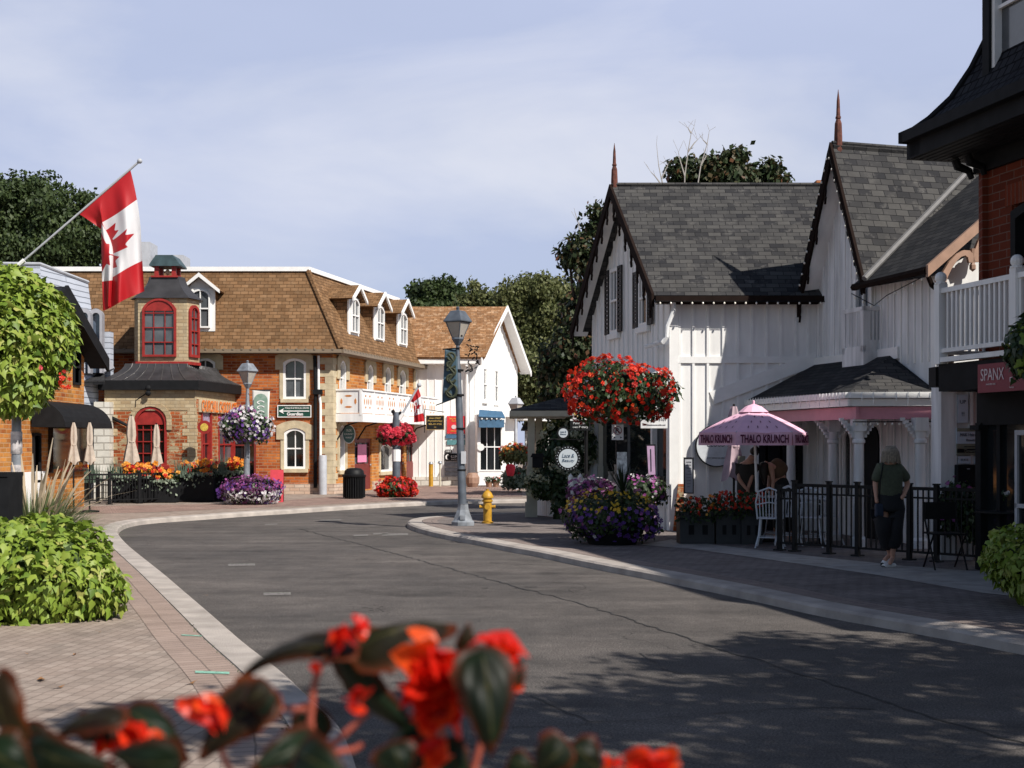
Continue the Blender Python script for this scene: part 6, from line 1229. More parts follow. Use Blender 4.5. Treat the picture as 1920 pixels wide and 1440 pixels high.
ca = [(r[0]+.11+.085*math.cos(a), (r[2]+r[3])/2+.1*math.sin(a)) for a in [math.pi*.35+i*.33 for i in range(14)]]; ci = [(r[0]+.135+.055*math.cos(a), (r[2]+r[3])/2+.085*math.sin(a)) for a in [math.pi*.35+i*.33 for i in range(14)]]
MB().ring(FA, ca, ci, -.064, -.056, closed=False).build('crescent', m_trimw, lu); text('LUNA', FA, r[0]+.42, (r[2]+r[3])/2+.02, .10, m_trimw, lu, w=.36, y=-.06); text('BEAUTY BAR', FA, r[0]+.42, r[2]+.05, .035, m_trimw, lu, w=.34, y=-.06)
r = FA.rect(835, 843, 847, 849); o = board('number_plate', 'small dark house number 182 above the black moon sign', 'sign', FA, r, m_black, t=.02, y=-.025); text('182', FA, (r[0]+r[1])/2, (r[2]+r[3])/2, .07, m_trimw, o, w=.18, y=-.05)
# meters and pale round leaf shape by the downpipe
gm_ = G(806, 912); 
for i, (px, hgt) in enumerate(((808, .95), (825, .98))):
    q = P(px, 912, 48.6); q.z = .1; th = thing('meter_post', ['yellow post with round cap at the brick corner', 'thin pole with round cap before far white house'][i], 'post', q); MB().tube([q, q+Vector((0, 0, hgt*.85))], .08 if i == 0 else .03, 8).build('pole', m_yellow if i == 0 else m_cream, th); MB().lathe(q, [(.07, hgt*.85), (.09, hgt*.87), (.05, hgt*.95)], 8).build('cap', m_polegrey, th)
q = P(886, 912, 48.0); q.z = .1; mb = MB(); mb.lathe(q, [(.17, 0), (.24, .15), (.25, .35), (.17, .5), (.12, .52)], 12); tag(mb.build('clay_urn', m_trimbrown, loc=q), 'brown clay urn leaning by the corner of the far white house', 'urn')
q = FB.w(.1, -.08, 1.3); tag(disc(Fr(q, (1, 0)), .13, 0, .02).build('round_plaque', m_trimw, loc=q), 'small round white plaque on the bow window', 'plaque')
# ---- signs near the gothic house ----
DF = Fr((0, 24.6, 0), (1, 0))
r = DF.rect(1069, 752, 1107, 789); ps = board('hanging_sign', 'square white and black sign reading Paint your own Pottery', 'sign', DF, (r[0], r[1], r[2]-.18, r[3]), m_black, t=.03); MB().box(DF, r[0], r[1], -.04, -.03, r[2], r[3]).build('white_panel', m_whiteold, ps)
cx_ = (r[0]+r[1])/2; cz_ = (r[2]+r[3])/2; arcp = [(cx_+.13*math.cos(a), cz_+.14*math.sin(a)) for a in [1.2+i*.3 for i in range(14)]]; arci = [(cx_+.10*math.cos(a), cz_+.11*math.sin(a)) for a in [1.2+i*.3 for i in range(14)]]
MB().ring(DF, arcp, arci, -.046, -.04, closed=False).build('swirl', m_gold, ps); text('Cafe &', DF, cx_+.03, cz_+.02, .05, m_ink, ps, w=.17, y=-.043, shear=.3); text('Crafts', DF, cx_+.05, cz_-.05, .05, m_ink, ps, w=.16, y=-.043, shear=.3)
text('Paint your', DF, cx_, r[2]-.05, .05, m_whiteold, ps, w=.26, y=-.033); text('own Pottery', DF, cx_, r[2]-.12, .05, m_whiteold, ps, w=.28, y=-.033)
tag(MB().tube([P(1099, 985, 24.7), P(1099, 745, 24.7)], .035, 8).tube([P(1030, 824, 24.7), P(1099, 824, 24.7)], .015, 6).tube([P(1064, 750, 24.7), P(1099, 750, 24.7)], .015, 6).build('sign_pole', m_dark, loc=Gf(1099, 985)), 'black pole carrying the round and square signs by the picket fence', 'post')
m_pbl = M('pale_round_board', (.45, .50, .54), .6, var=.1); m_navy = M('navy_letter', (.03, .07, .13), .6)
for i, (px, py, rr, lbl) in enumerate(((1065, 859.5, .235, 'larger round sign reading Lace & Beauty with scalloped dark rim'), (1056, 812, .115, 'smaller round sign with blue script above the larger round sign'))):
    fq = Fr(P(px, py, 24.5), (1, 0)); t_h = thing('round_sign', lbl, 'sign', fq.w(0, 0, -rr), 'round hanging signs'); mb = MB()
    mb.prism(fq, [(rr*(1+.04*math.cos(k*math.pi/3*1.0*1))*math.cos(2*math.pi*k/48), rr*(1+.04*math.cos(k*2*math.pi/3))*math.sin(2*math.pi*k/48)) for k in range(48)], 0, .03); mb.build('rim', m_black, t_h); disc(fq, rr*.74, -.01, 0).build('panel', m_pbl, t_h)
    text('Lace &', fq, 0, rr*.22, rr*.3, m_navy, t_h, w=rr*.95, y=-.014, shear=.3); text('Beauty', fq, rr*.02, -rr*.2, rr*.3, m_navy, t_h, w=rr*1.0, y=-.014, shear=.3)
    if i == 0:
        dm_ = MB()
        for k in range(24): a = 2*math.pi*k/24; dm_.ball(fq.w(rr*.87*math.cos(a), -.006, rr*.87*math.sin(a)), .009, 4)
        dm_.build('rim_dots', m_pbl, t_h)
EF = Fr((0, 23.3, 0), (1, 0)); r = EF.rect(1201, 757, 1251, 803); es = board('hanging_sign', 'white board reading 905-479-5101 beside the corner of the gothic house', 'sign', EF, r, m_whiteold, t=.04); cx_ = (r[0]+r[1])/2
text('HAIR SALON', EF, cx_+.05, r[3]-.09, .06, m_ink, es, w=.33, y=-.045); MB().box(EF, r[0]+.03, r[1]-.03, -.044, -.04, r[2]+.24, r[2]+.245).build('rule', m_ink, es); text('905-479-5101', EF, cx_+.02, r[2]+.155, .055, m_ink, es, w=.37, y=-.045); text('www.thesalonunionville.com', EF, cx_, r[2]+.06, .022, m_ink, es, w=.4, y=-.045)
MB().tube([EF.w(r[1], .02, r[3]+.03), EF.w(r[0]-.05, .02, r[3]+.03)], .012, 6).build('arm', m_dark, es)
# tall lilac flag sign
LFr = Fr(P(1216, 835, 22.8), (1, .0)); m_lil = M('lilac_cloth', (.45, .30, .46), .7, var=.25); ls = thing('tall_sign', 'tall leaning lilac sign with dark frame beside the shop window', 'sign', P(1230, 985, 22.8))
def lq(px0, px1, y0, y1, dy, m, nm): 
    v = [P(px0[0], y0, 22.8-dy), P(px0[1], y0, 22.8-dy), P(px1[1], y1, 22.8-dy), P(px1[0], y1, 22.8-dy)]; MB().add(v+[q+Vector((0, .02, 0)) for q in v], [(3, 2, 1, 0), (4, 5, 6, 7), (0, 1, 5, 4), (1, 2, 6, 5), (2, 3, 7, 6), (3, 0, 4, 7)]).build(nm, m, ls)
lq((1211, 1229), (1219, 1233), 833, 985, 0, m_black, 'frame'); lq((1213, 1227), (1216, 1229), 836, 890, .01, m_lil, 'upper_panel'); lq((1217, 1229), (1221, 1231), 896, 978, .01, m_lil, 'lower_panel')
lq((1219, 1221), (1220, 1222), 842, 884, .015, m_ink, 'figure_mark'); lq((1221, 1224), (1223, 1226), 903, 916, .015, m_ink, 'figure_mark'); lq((1222, 1225), (1224, 1227), 925, 940, .015, m_ink, 'figure_mark')
# menu board, round cloud sign
mfr = Fr((0, 23.9, 0), (1, 0)); r = mfr.rect(1282, 858, 1300, 925); mn = board('menu_board', 'narrow grey menu board with black frame leaning on the white side wall', 'sign', mfr, r, m_galv, m_black, t=.03, fw=.015)
for k in range(9): text(['COFFEE', 'LATTE', 'MOCHA', 'TEA', 'SUNDAE', 'FLOAT', 'CONES', 'SHAKE', 'SPLIT'][k], mfr, (r[0]+r[1])/2, r[3]-.08-k*.055, .018, m_ink, mn, y=-.033)
cf = Fr(P(1344, 836, 24.15), (1, 0)); cs_ = thing('round_sign', 'large round pale sign reading Cloud 9 on the side wall behind the pink parasol', 'sign', cf.w(0, 0, -.38)); disc(cf, .385, 0, .05, 40).build('rim', m_black, cs_); disc(cf, .365, -.01, 0, 40).build('panel', M('pale_grey_board', (.60, .63, .66), .6), cs_)
text('CLOUD 9', cf, .02, .03, .09, m_ink, cs_, w=.40, y=-.015); MB().tube([cf.w(-.22+.05*k, -.015, .11+.03*math.sin(k*.9)) for k in range(10)], .006, 4).build('cloud_line', m_ink, cs_); text('SOFT SERVE ICE CREAM', cf, 0, -.22, .022, m_ink, cs_, w=.36, y=-.015)
lgn = P(1388, 855, 22.9); r = Fr((0, 22.9, 0), (1, 0)).rect(1383, 855, 1397, 925); board('menu_board', 'greenish narrow board standing beside the closed pink parasol', 'sign', Fr((0, 22.9, 0), (1, 0)), r, m_olive, t=.03)
# brick step board at wall base
st__ = MB(); st__.prism(SF, [(.03, .1), (.22, .1), (.22, .95), (.12, .95)], -.12, -.04); tag(st__.build('brick_board', m_mixbrick, loc=SF.w(.1, -.1, .1)), 'narrow brick-coloured board at the foot of the white corner', 'board')
# ================= FLAGS =================
_h = [(90, 4430), (45, 3567), (62, 3510), (156, 3469), (1015, 3620), (899, 3300), (919, 3227), (1860, 2465), (1648, 2366), (1614, 2287), (1800, 1715), (1258, 1830), (1185, 1792), (1080, 1545), (657, 1999), (546, 1942), (750, 890), (423, 1079), (332, 1052), (0, 400)]
_poly = np.array(_h+[(-x, y) for x, y in reversed(_h[:-1])], float)
def leafdist(x, y):
    a = _poly; b = np.roll(_poly, -1, 0); p = np.stack([x, y], 1)[:, None, :]; ab = (b-a)[None]; ap = p-a[None]
    t = np.clip((ap*ab).sum(2)/(ab*ab).sum(2), 0, 1); d = np.linalg.norm(ap-ab*t[..., None], axis=2).min(1)
    c = ((a[None, :, 1] > p[..., 1]) != (b[None, :, 1] > p[..., 1])) & (p[..., 0] < (b-a)[None, :, 0]*(p[..., 1]-a[None, :, 1])/((b-a)[None, :, 1]+1e-9)+a[None, :, 0])
    return np.where(c.sum(1) % 2 == 1, d, -d)
def flagmat():
    m, t, b = nodes('flag_cloth'); n = t.nodes.new; l = t.links.new; at = n('ShaderNodeAttribute'); at.attribute_name = 'sd'
    r = n('ShaderNodeValToRGB'); r.color_ramp.elements[0].position = .497; r.color_ramp.elements[1].position = .503; r.color_ramp.elements[0].color = (.80, .79, .80, 1); r.color_ramp.elements[1].color = (.50, .012, .018, 1)
    l(at.outputs['Fac'], r.inputs[0]); l(r.outputs[0], b.inputs['Base Color']); b.inputs['Roughness'].default_value = .55
    tr = n('ShaderNodeBsdfTranslucent'); l(r.outputs[0], tr.inputs[0]); ms = n('ShaderNodeMixShader'); ms.inputs[0].default_value = .25; l(b.outputs[0], ms.inputs[1]); l(tr.outputs[0], ms.inputs[2]); l(ms.outputs[0], t.nodes['Material Output'].inputs[0]); return m
m_flag = flagmat()
def flag(label, A, B, bl, br_, Lh, Y, pole, fold=.46, nu=150, nv=80, amp=.05):
    """A low hoist, B high hoist on the pole (pixels); the cloth hangs to bl..br_ and its low corner folds behind"""
    u, v = np.meshgrid(np.linspace(0, 1, nu), np.linspace(0, 1, nv)); u = u.ravel(); v = v.ravel()
    hx = A[0]+(B[0]-A[0])*v; hy = A[1]+(B[1]-A[1])*v; s = 1-(1-np.clip(u/.5, 0, 1))**1.6
    vis = np.clip((v-fold)/(1-fold), 0, 1); bx = bl[0]+(br_[0]-bl[0])*vis**.9; back = np.clip((fold-v)/fold, 0, 1); bx = bx+back*(br_[0]-bl[0])*.55
    x = hx+(bx-hx)*s+np.sin(v*11+u*2.5)*3.0*u*(B[0]-A[0])/95; x = x+(u-.42)*np.where(u > .42, 1, 0)*(v-.5)*14
    L_ = Lh*(1-.02*np.sin(v*9)); by = bl[1]+(br_[1]-bl[1])*vis-back*18; y = hy+(by-hy)*u
    d = back*s*.16+amp*1.7*np.sin(v*13+u*2.2)*np.clip(u*2, 0, 1)+.03*np.sin(v*31-u*4)*u
    V = [tuple(P(a, b, Y+c)) for a, b, c in zip(x, y, d)]; F_ = [(j*nu+i, j*nu+i+1, (j+1)*nu+i+1, (j+1)*nu+i) for j in range(nv-1) for i in range(nu-1)]
    th = thing('flag', label, 'flag', P(pole[0][0], pole[0][1], Y), 'red and white maple leaf flags'); o = mkobj('cloth', V, F_, m_flag, th, smooth=True)
    lx = u*9600-4800; sd = np.where(np.abs(lx) > 2400, np.abs(lx)-2400, np.maximum(leafdist(lx, (1-v)*4800), np.abs(lx)-2400)); sd = np.clip(.5+sd/4000, 0, 1)
    at = o.data.attributes.new('sd', 'FLOAT', 'POINT'); at.data.foreach_set('value', sd.astype(np.float32))
    p0, p1 = P(*pole[0], Y), P(*pole[1], Y); w = .016*Y/18*(1 if Y < 30 else .9); MB().tube([p0, p1], w, 8).build('pole', m_galv, th, smooth=True); MB().ball(p1, w*2.2, 8).build('knob', m_galv, th, smooth=True)
    MB().tube([p0-(p1-p0).normalized()*.12, p0+(p1-p0).normalized()*.1], w*2, 8).build('socket', m_trimw, th); return th
flag('big maple leaf flag hanging from an angled pole at the left', (148, 401), (244, 317), (190, 583), (264, 546), 240, 17.9, [(35, 497), (262, 302)])
flag('small maple leaf flag on the dark far post before the white balcony', (768, 752), (784, 727), (776, 792), (792, 790), 60, 39.3, [(752, 780), (786, 722)], amp=.03, nu=70, nv=40)
PB3 = P(743, 930, 39.3); PB3.z = .1; tp = thing('lamp_post', 'dark post rising between the two red petunia mounds', 'post', PB3); MB().tube([PB3, Vector((PB3.x, PB3.y, 2.35)), Vector((PB3.x, PB3.y, 2.6))], [.12, .11, .08], 12).build('pole', m_grey, tp, smooth=True)
MB().lathe(Vector((PB3.x, PB3.y, 1.15)), [(.13, 0), (.13, .35)], 12).build('sticker', m_trimw, tp); fw_ = MB(); fw_.tube([P(736, 777, 39.3), P(752, 777, 39.3)], .03, 6); fw_.ball(P(737, 772, 39.3), .06, 6); fw_.ball(P(751, 775, 39.3), .06, 6); fw_.build('flag_bracket', m_black, tp)
# ================= PARASOLS =================
m_pinkc = M('pink_canvas', (.80, .47, .60), .8, var=.08, scale=5); m_pinkd = M('dusky_pink_canvas', (.40, .17, .28), .8, var=.1); m_plum = M('plum_letter', (.10, .012, .045), .7, var=.05)
uc = P(1413, 800, 21.0); pu = thing('parasol', 'open pink parasol with dark lettering on its valance', 'parasol', Vector((uc.x, uc.y, .1)), 'pink parasols')
zA, zR, rU = P(0, 767, 21.0).z, P(0, 811, 21.0).z, .86; n = 6; A0 = math.radians(-118)
def uring(r, z, k): a = A0+k*2*math.pi/n; return Vector((uc.x+r*math.cos(a), uc.y+r*math.sin(a), z))
cn = MB()
for k in range(n):
    def fn(u, v, k=k):
        r = rU*v; z = zA-(zA-zR)*(v**1.35); a, b = uring(r, z, k), uring(r, z, k+1); q = a*(1-u)+b*u; sag = 4*u*(1-u); q = q+Vector((0, 0, -.015*sag*v)); return q
    cn.grid(fn, 6, 8)
cn.build('canopy', m_pinkc, pu, smooth=False)
for k in range(n):
    a, b = uring(rU, zR, k), uring(rU, zR, k+1); hh = .20; MB().grid(lambda u, v, a=a, b=b: (a*(1-u)+b*u)-Vector((0, 0, v*hh))+Vector((math.cos(A0+(k+.5)*1.047), math.sin(A0+(k+.5)*1.047), 0))*(.02*math.sin(u*9+v*2)), 10, 3).build('valance', m_pinkc, pu)
    if math.sin(A0+(k+.5)*1.047) < .1 or k in (0, 5, 4, 1):
        d = (b-a).to_2d(); f_ = Fr((a.x, a.y, 0), d); 
        if f_.y.dot(Vector((0, 1, 0))) > .1: text('THALO KRUNCH' if k != 0 else 'THALO KRUNCH', f_, d.length/2, zR-hh*.5, .13, m_plum, pu, w=d.length*.86, y=-.03, bold=.03)
tm = MB()
for k in range(n):
    for r_, us in ((.42, (.35, .65)), (.62, (.25, .5, .75)), (.8, (.2, .4, .6, .8))):
        for u in us:
            z = lambda v: zA-(zA-zR)*(v**1.35)+.006; a, b = uring(rU*r_, z(r_), k), uring(rU*r_, z(r_), k+1); q = a*(1-u)+b*u; a2, b2 = uring(rU*(r_+.09), z(r_+.09), k), uring(rU*(r_+.09), z(r_+.09), k+1); q2 = a2*(1-u)+b2*u; s_ = (b-a).normalized()*.010; tm.add([q-s_*.3, q+s_*.3, q2*.5+q*.5+s_, q2, q2*.5+q*.5-s_], [(0, 1, 2, 3, 4)])
tm.build('dash_print', m_plum, pu)
MB().lathe(Vector((uc.x, uc.y, zA)), [(.24, -.05), (.13, .04), (.02, .08), (.02, .13), (0, .14)], 10).build('cap', m_pinkc, pu)
MB().tube([Vector((uc.x+.08, uc.y, .1)), Vector((uc.x, uc.y, zA))], .02, 10).build('pole', m_trimw, pu)
for k in range(n): MB().tube([Vector((uc.x, uc.y, zA-.02)), uring(rU, zR, k)], .008, 4).build('rib', m_galv, pu)
def closed(label, px, pt, pb, Y, r, m, group, pz=None, top=None):
    c = P(px, pt, Y); zt = c.z; zb_ = P(px, pb, Y).z; th = thing('parasol', label, 'parasol', Vector((c.x, Y, .1)), group); n = 18; v = MB()
    rows = [(.25, 1), (.5, .86), (.62, .6), (.50, .45), (.85, .22), (1.1, 0)]; mb = MB(); k = 0; rr = [(.02, zt)]+[(r*a, zb_+(zt-zb_)*t) for a, t in rows]
    for a, z in rr:
        for j in range(n): an = 2*math.pi*j/n; q = a*(1+.28*math.cos(an*6)*(1 if a > .03 else 0)); mb.v.append((c.x+q*math.cos(an), Y+q*math.sin(an), z+(.05*math.cos(an*3) if z == zb_ else 0)))
    for i in range(len(rr)-1): mb.f += [(i*n+j, i*n+(j+1) % n, (i+1)*n+(j+1) % n, (i+1)*n+j) for j in range(n)]
    mb.build('folded_canopy', m, th, smooth=True); MB().tube([Vector((c.x, Y, .12)), Vector((c.x, Y, zt+.04))], .02, 8).build('pole', m_dark, th); MB().lathe(Vector((c.x, Y, zb_+(zt-zb_)*.45)), [(r*.56, -.02), (r*.6, 0), (r*.56, .02)], 12).build('strap', m, th); MB().lathe(Vector((c.x, Y, .1)), [(.22, 0), (.22, .04), (.04, .06)], 16).build('foot', m_dark, th); return th
cg_ = 'closed beige parasols on the terrace'
closed('closed beige parasol in front of the black awning, left of its pair', 138, 792, 868, 29.8, .105, m_beige, cg_); closed('closed beige parasol at the right end of black awning', 168, 792, 868, 30.6, .105, m_beige, cg_)
closed('tallest closed beige parasol left of the red arched window', 246, 780, 868, 35.9, .17, m_beige, cg_); closed('closed beige parasol in front of the red arched window', 293, 796, 872, 35.9, .13, m_beige, cg_)
closed('closed pale pink parasol with dark strap behind the open pink one', 1376, 762, 898, 23.1, .16, M('pale_pink_canvas', (.46, .34, .38), .85, var=.2), 'pink parasols')
# ================= TERRACE =================
def tplanter(label, px0, px1, ytop, Y, z0=.1, red=60, or_=20):
    f_ = Fr((0, Y, 0), (1, .04)); x0, x1 = P(px0, 0, Y).x, P(px1, 0, Y).x; z1 = P(0, ytop, Y).z; th = thing('planter_box', label, 'planter', Vector(((x0+x1)/2, Y, .1)), 'dark planter boxes of the ice cream terrace')
    b = MB().box(f_, x0, x1, 0, .36, z0, z1); b.box(f_, x0-.015, x1+.015, -.015, .375, z1-.03, z1+.01); b.build('box', M('charcoal_planter', (.035, .037, .04), .6) if 'charcoal_planter' not in bpy.data.materials else bpy.data.materials['charcoal_planter'], th)
    for a in (.25, .65): MB().box(f_, x0+(x1-x0)*a, x0+(x1-x0)*(a+.16), -.006, 0, z0+.15, z0+.3).build('handle_slot', m_black, th)
    R = np.random.default_rng(int(px0)); n = int(900*(x1-x0)); c0 = np.stack([R.uniform(x0-.05, x1+.05, n), R.uniform(Y-.1, Y+.4, n), z1+R.uniform(-.12, .26, n)], 1); scatter('foliage', c0, nrm(R.normal(0, 1, (n, 3))+(0, -.5, .6)), .07, T_SIMPLE, l_dark, th)
    for cnt, m in ((red, f_red), (or_, f_or)):
        k = int(cnt*(x1-x0)); c1 = np.stack([R.uniform(x0, x1, k), R.uniform(Y-.14, Y+.1, k), z1+R.uniform(-.02, .28, k)], 1)
        if k: tag(scatter('blossoms', c1, np.tile((0, -1., .5), (k, 1)), .055, T_ROS, m, th), kind='stuff')
tplanter('dark square planter box with orange-red flowers at the sunlit white corner', 1277, 1342, 962, 20.9, red=50, or_=30)
tplanter('dark planter box with deep red flowers below the closed pink parasol', 1346, 1392, 955, 20.9, red=110, or_=0)
tplanter('dark planter box with deep red flowers below the open pink parasol', 1394, 1434, 952, 20.8, red=110, or_=0)
m_wm2 = M('white_metal', (.62, .64, .68), .4, var=.15)
def wchair(label, loc, rz):
    c = Vector(loc); th = thing('terrace_chair', label, 'chair', c, 'white metal terrace chairs', rz)
    def build(): pass
    R3 = Matrix.Rotation(rz, 3, 'Z'); T = lambda x, y, z: c+R3@Vector((x, y, z))
    mb = MB(); mb.lathe(T(0, 0, .44), [(.0, 0), (.20, 0), (.21, .01), (.20, .02), (0, .02)], 16); mb.build('seat', m_wm2, th)
    for sx, sy in ((-.14, -.14), (.14, -.14), (-.14, .14), (.14, .14)): MB().tube([T(sx, sy, .44), T(sx*1.15, sy*1.15, .2), T(sx*1.5, sy*1.5, 0)], .012, 6).build('leg', m_wm2, th)
    bk = MB(); bk.tube([T(-.18, .14, .44), T(-.2, .2, .7), T(-.16, .24, .86), T(0, .25, .92), T(.16, .24, .86), T(.2, .2, .7), T(.18, .14, .44)], .014, 6); bk.tube([T(-.2, .19, .66), T(0, .22, .70), T(.2, .19, .66)], .010, 6)
    for k in range(-3, 4): bk.tube([T(k*.045, .17, .46), T(k*.05, .235, .87)], .008, 5)
    bk.build('backrest', m_wm2, th); MB().tube([T(-.17, -.17, .16), T(.17, -.17, .16), T(.17, .17, .16), T(-.17, .17, .16), T(-.17, -.17, .16)], .007, 5).build('stretcher', m_wm2, th); return th
def gp(px, Y): return Vector((P(px, 0, Y).x, Y, .1))
wchair('white metal chair behind the foremost one, below the pink parasol', gp(1462, 21.3), math.radians(200)); wchair('white metal chair just left of the railing corner', gp(1478, 20.9), math.radians(170))
wchair('white metal chair behind the first railing bay', gp(1520, 20.5), math.radians(160)); wchair('white metal chair by the gothic porch window', gp(1547, 21.0), math.radians(20)); wchair('foremost white metal chair, standing right beside the deep red planter flowers', gp(1444, 20.35), math.radians(165))
def rtable(label, loc, r, m, h=.72): th = thing('terrace_table', label, 'table', loc, 'round terrace tables'); MB().lathe(Vector(loc)+Vector((0, 0, h)), [(0, 0), (r, 0), (r, .02), (0, .02)], 24).build('table_top', m, th); MB().tube([loc, Vector(loc)+Vector((0, 0, h))], .03, 8).build('stem', m_dark, th); MB().lathe(loc, [(.24, 0), (.22, .03), (.04, .06)], 16).build('foot', m_dark, th)
rtable('white round table behind the railing near the porch column', gp(1535, 20.9), .28, m_wm2); rtable('white round table below the pink parasol', gp(1432, 21.6), .3, m_wm2); rtable('black round table outside the black building', gp(1885, 16.4), .36, m_dark, .74)
# potted flowers on the right table
q = gp(1896, 16.4)+Vector((0, 0, .76)); th = thing('flower_pot', 'green pot of pale flowers on the black round table', 'flower pot', q); MB().lathe(q, [(.06, 0), (.085, .12), (.07, .12)], 12).build('pot', M('green_glaze', (.01, .10, .06), .3), th); p, n_ = shell(q+Vector((0, 0, .2)), (.14, .13, .1), 140, R); scatter('foliage', p, n_, .06, T_SIMPLE, l_dark, th); tag(scatter('blossoms', p[:40]+np.array((0, -.02, .03)), n_[:40], .05, T_DISC, f_white, th), kind='stuff')
# black folding chair
c = gp(1772, 16.9); c.y = 16.9; bc_ = thing('folding_chair', 'black metal chair standing between the railing and the street', 'chair', c); X = lambda x, y, z: c+Vector((x, y, z))
MB().box(Fr(c, (1, .1)), -.21, .21, -.2, .2, .44, .46).build('seat', m_dark, bc_)
for sx in (-.2, .2):
    MB().tube([X(sx, -.24, 0), X(sx, .17, .6), X(sx, .2, .84)], .012, 6).build('leg', m_dark, bc_); MB().tube([X(sx, .24, 0), X(sx, -.18, .45)], .012, 6).build('leg', m_dark, bc_)
MB().box(Fr(X(0, .19, 0), (1, .1)), -.2, .2, -.01, .01, .62, .84).build('backrest', m_dark, bc_)
# dark flowering plants behind the right railing
def tbush(label, px, py, Y, r, K=900, fm=None): c = P(px, py, Y); c.z = max(c.z, r[2]+.12); plant('shrub', label, 'plant', c, r, [(K, .07, T_SIMPLE, l_dark, (0, 0, -1))], [(26, .06, T_DISC, fm, (-.6, 2))] if fm else [], base=Vector((c.x, c.y, .1)), group='shrubs behind the railing')
tbush('dark shrub with a few magenta flowers behind the right part of the railing', 1800, 960, 17.9, (.30, .2, .42), fm=f_mag); tbush('dark shrub beside the black shop door', 1838, 975, 17.6, (.22, .2, .36), 700)
# hanging plant by the SPANX sign
c = P(1918, 655, 14.6); plant('hanging_plant', 'green trailing plant hanging at the right edge in front of the wine red sign', 'plant', c, (.17, .2, .33), [(420, .075, T_IVY, l_dark, (0, 0, -1)), (160, .07, T_IVY, l_lime, (0, 0, -1))], [], base=c, zmin=-.95)
o = thing('stone_urn_plant', 'pale stone basket under the hydrangea at the fence', 'plant', gp(1020, 27.2)) if False else None
# ================= PEOPLE =================
def skin(name, J, E, m, parent=None, sub=2, root=0, loc=None):
    me = bpy.data.meshes.new(name); inv = rootmat(parent).inverted() if parent else Matrix.Translation(-Vector(loc)) if loc is not None else Matrix.Identity(4)
    keys = list(J); me.from_pydata([tuple(inv@Vector(J[k][0])) for k in keys], [(keys.index(a), keys.index(b)) for a, b in E], []); o = bpy.data.objects.new(name, me); COL.objects.link(o)
    o.modifiers.new('s', 'SKIN'); sv = me.skin_vertices[0].data
    for i, k in enumerate(keys): r = J[k][1]; sv[i].radius = r if isinstance(r, tuple) else (r, r); sv[i].use_root = (i == root)
    sb = o.modifiers.new('u', 'SUBSURF'); sb.levels = sb.render_levels = sub; dg = bpy.context.evaluated_depsgraph_get(); dg.update(); nm = bpy.data.meshes.new_from_object(o.evaluated_get(dg)); bpy.data.objects.remove(o)
    nm.name = name; o = bpy.data.objects.new(name, nm); COL.objects.link(o); nm.materials.clear(); nm.materials.append(m); nm.polygons.foreach_set('use_smooth', [True]*len(nm.polygons))
    if parent: o.parent = parent
    elif loc is not None: o.location = loc
    return o
YWm = 17.15
def w(px, py, dy=0): return P(px, py, YWm+dy)
fz_ = .1
wo = thing('person', 'grey-haired woman in olive top and dark cropped trousers walking away along the railing', 'person', Vector((w(1664, 0).x, YWm, .1)))
BJ = {'pel': (w(1668, 946, .05), .06), 'sp': (w(1669, 915), .10), 'ch': (w(1669, 885), .11), 'nk': (w(1670, 866), .045), 'hd': (w(1670, 855), .072), 'ht': (w(1670, 846), .07),
 'lsh': (w(1648, 876), .05), 'lel': (w(1641, 906, .02), .038), 'lwr': (w(1643, 934, -.04), .024), 'lhd': (w(1645, 944, -.05), .03), 'rsh': (w(1691, 876), .05), 'rel': (w(1702, 907, .04), .038), 'rwr': (w(1695, 928, -.08), .026), 'rhd': (w(1689, 936, -.10), .03),
 'lh': (w(1660, 955, .05), .05), 'lk': (w(1657, 993, -.06), .05), 'la': (w(1669, 1040, .16), .032), 'lt': (w(1657, 1052, .10), .03), 'rh': (w(1676, 955, .05), .05), 'rk': (w(1676, 1000, -.05), .05), 'ra': (w(1673, 1048, .02), .032), 'rt': (w(1668, 1057, -.12), .028)}
BE = [('pel', 'sp'), ('sp', 'ch'), ('ch', 'nk'), ('nk', 'hd'), ('hd', 'ht'), ('ch', 'lsh'), ('lsh', 'lel'), ('lel', 'lwr'), ('lwr', 'lhd'), ('ch', 'rsh'), ('rsh', 'rel'), ('rel', 'rwr'), ('rwr', 'rhd'), ('pel', 'lh'), ('lh', 'lk'), ('lk', 'la'), ('la', 'lt'), ('pel', 'rh'), ('rh', 'rk'), ('rk', 'ra'), ('ra', 'rt')]
skin('body', BJ, BE, m_skin, wo)
m_olv = M('olive_knit', (.075, .085, .055), .9, var=.2, scale=30, bump=.2); m_trou = M('black_trousers', (.012, .012, .014), .85, var=.3); m_hair = M('ash_blonde_hair', (.26, .21, .155), .6, var=.45, scale=40)
skin('shirt', {'a': (w(1669, 952), (.165, .13)), 'b': (w(1669, 915), (.17, .13)), 'c': (w(1669, 886), (.175, .13)), 'd': (w(1670, 866), (.10, .085)), 'l': (w(1650, 878), .085), 'l2': (w(1641, 905), .068), 'r': (w(1689, 878), .085), 'r2': (w(1701, 903, .02), .068)}, [('a', 'b'), ('b', 'c'), ('c', 'd'), ('c', 'l'), ('l', 'l2'), ('c', 'r'), ('r', 'r2')], m_olv, wo)
skin('trousers', {'a': (w(1668, 905), (.15, .11)), 'a2': (w(1668, 940), (.17, .14)), 'l': (w(1658, 958), .135), 'l1': (w(1656, 992, -.10), .11), 'l2': (w(1666, 1030, .08), .095), 'r': (w(1679, 958), .135), 'r1': (w(1678, 992, -.08), .11), 'r2': (w(1675, 1030, -.02), .095)}, [('a', 'a2'), ('a2', 'l'), ('l', 'l1'), ('l1', 'l2'), ('a2', 'r'), ('r', 'r1'), ('r1', 'r2')], m_trou, wo)
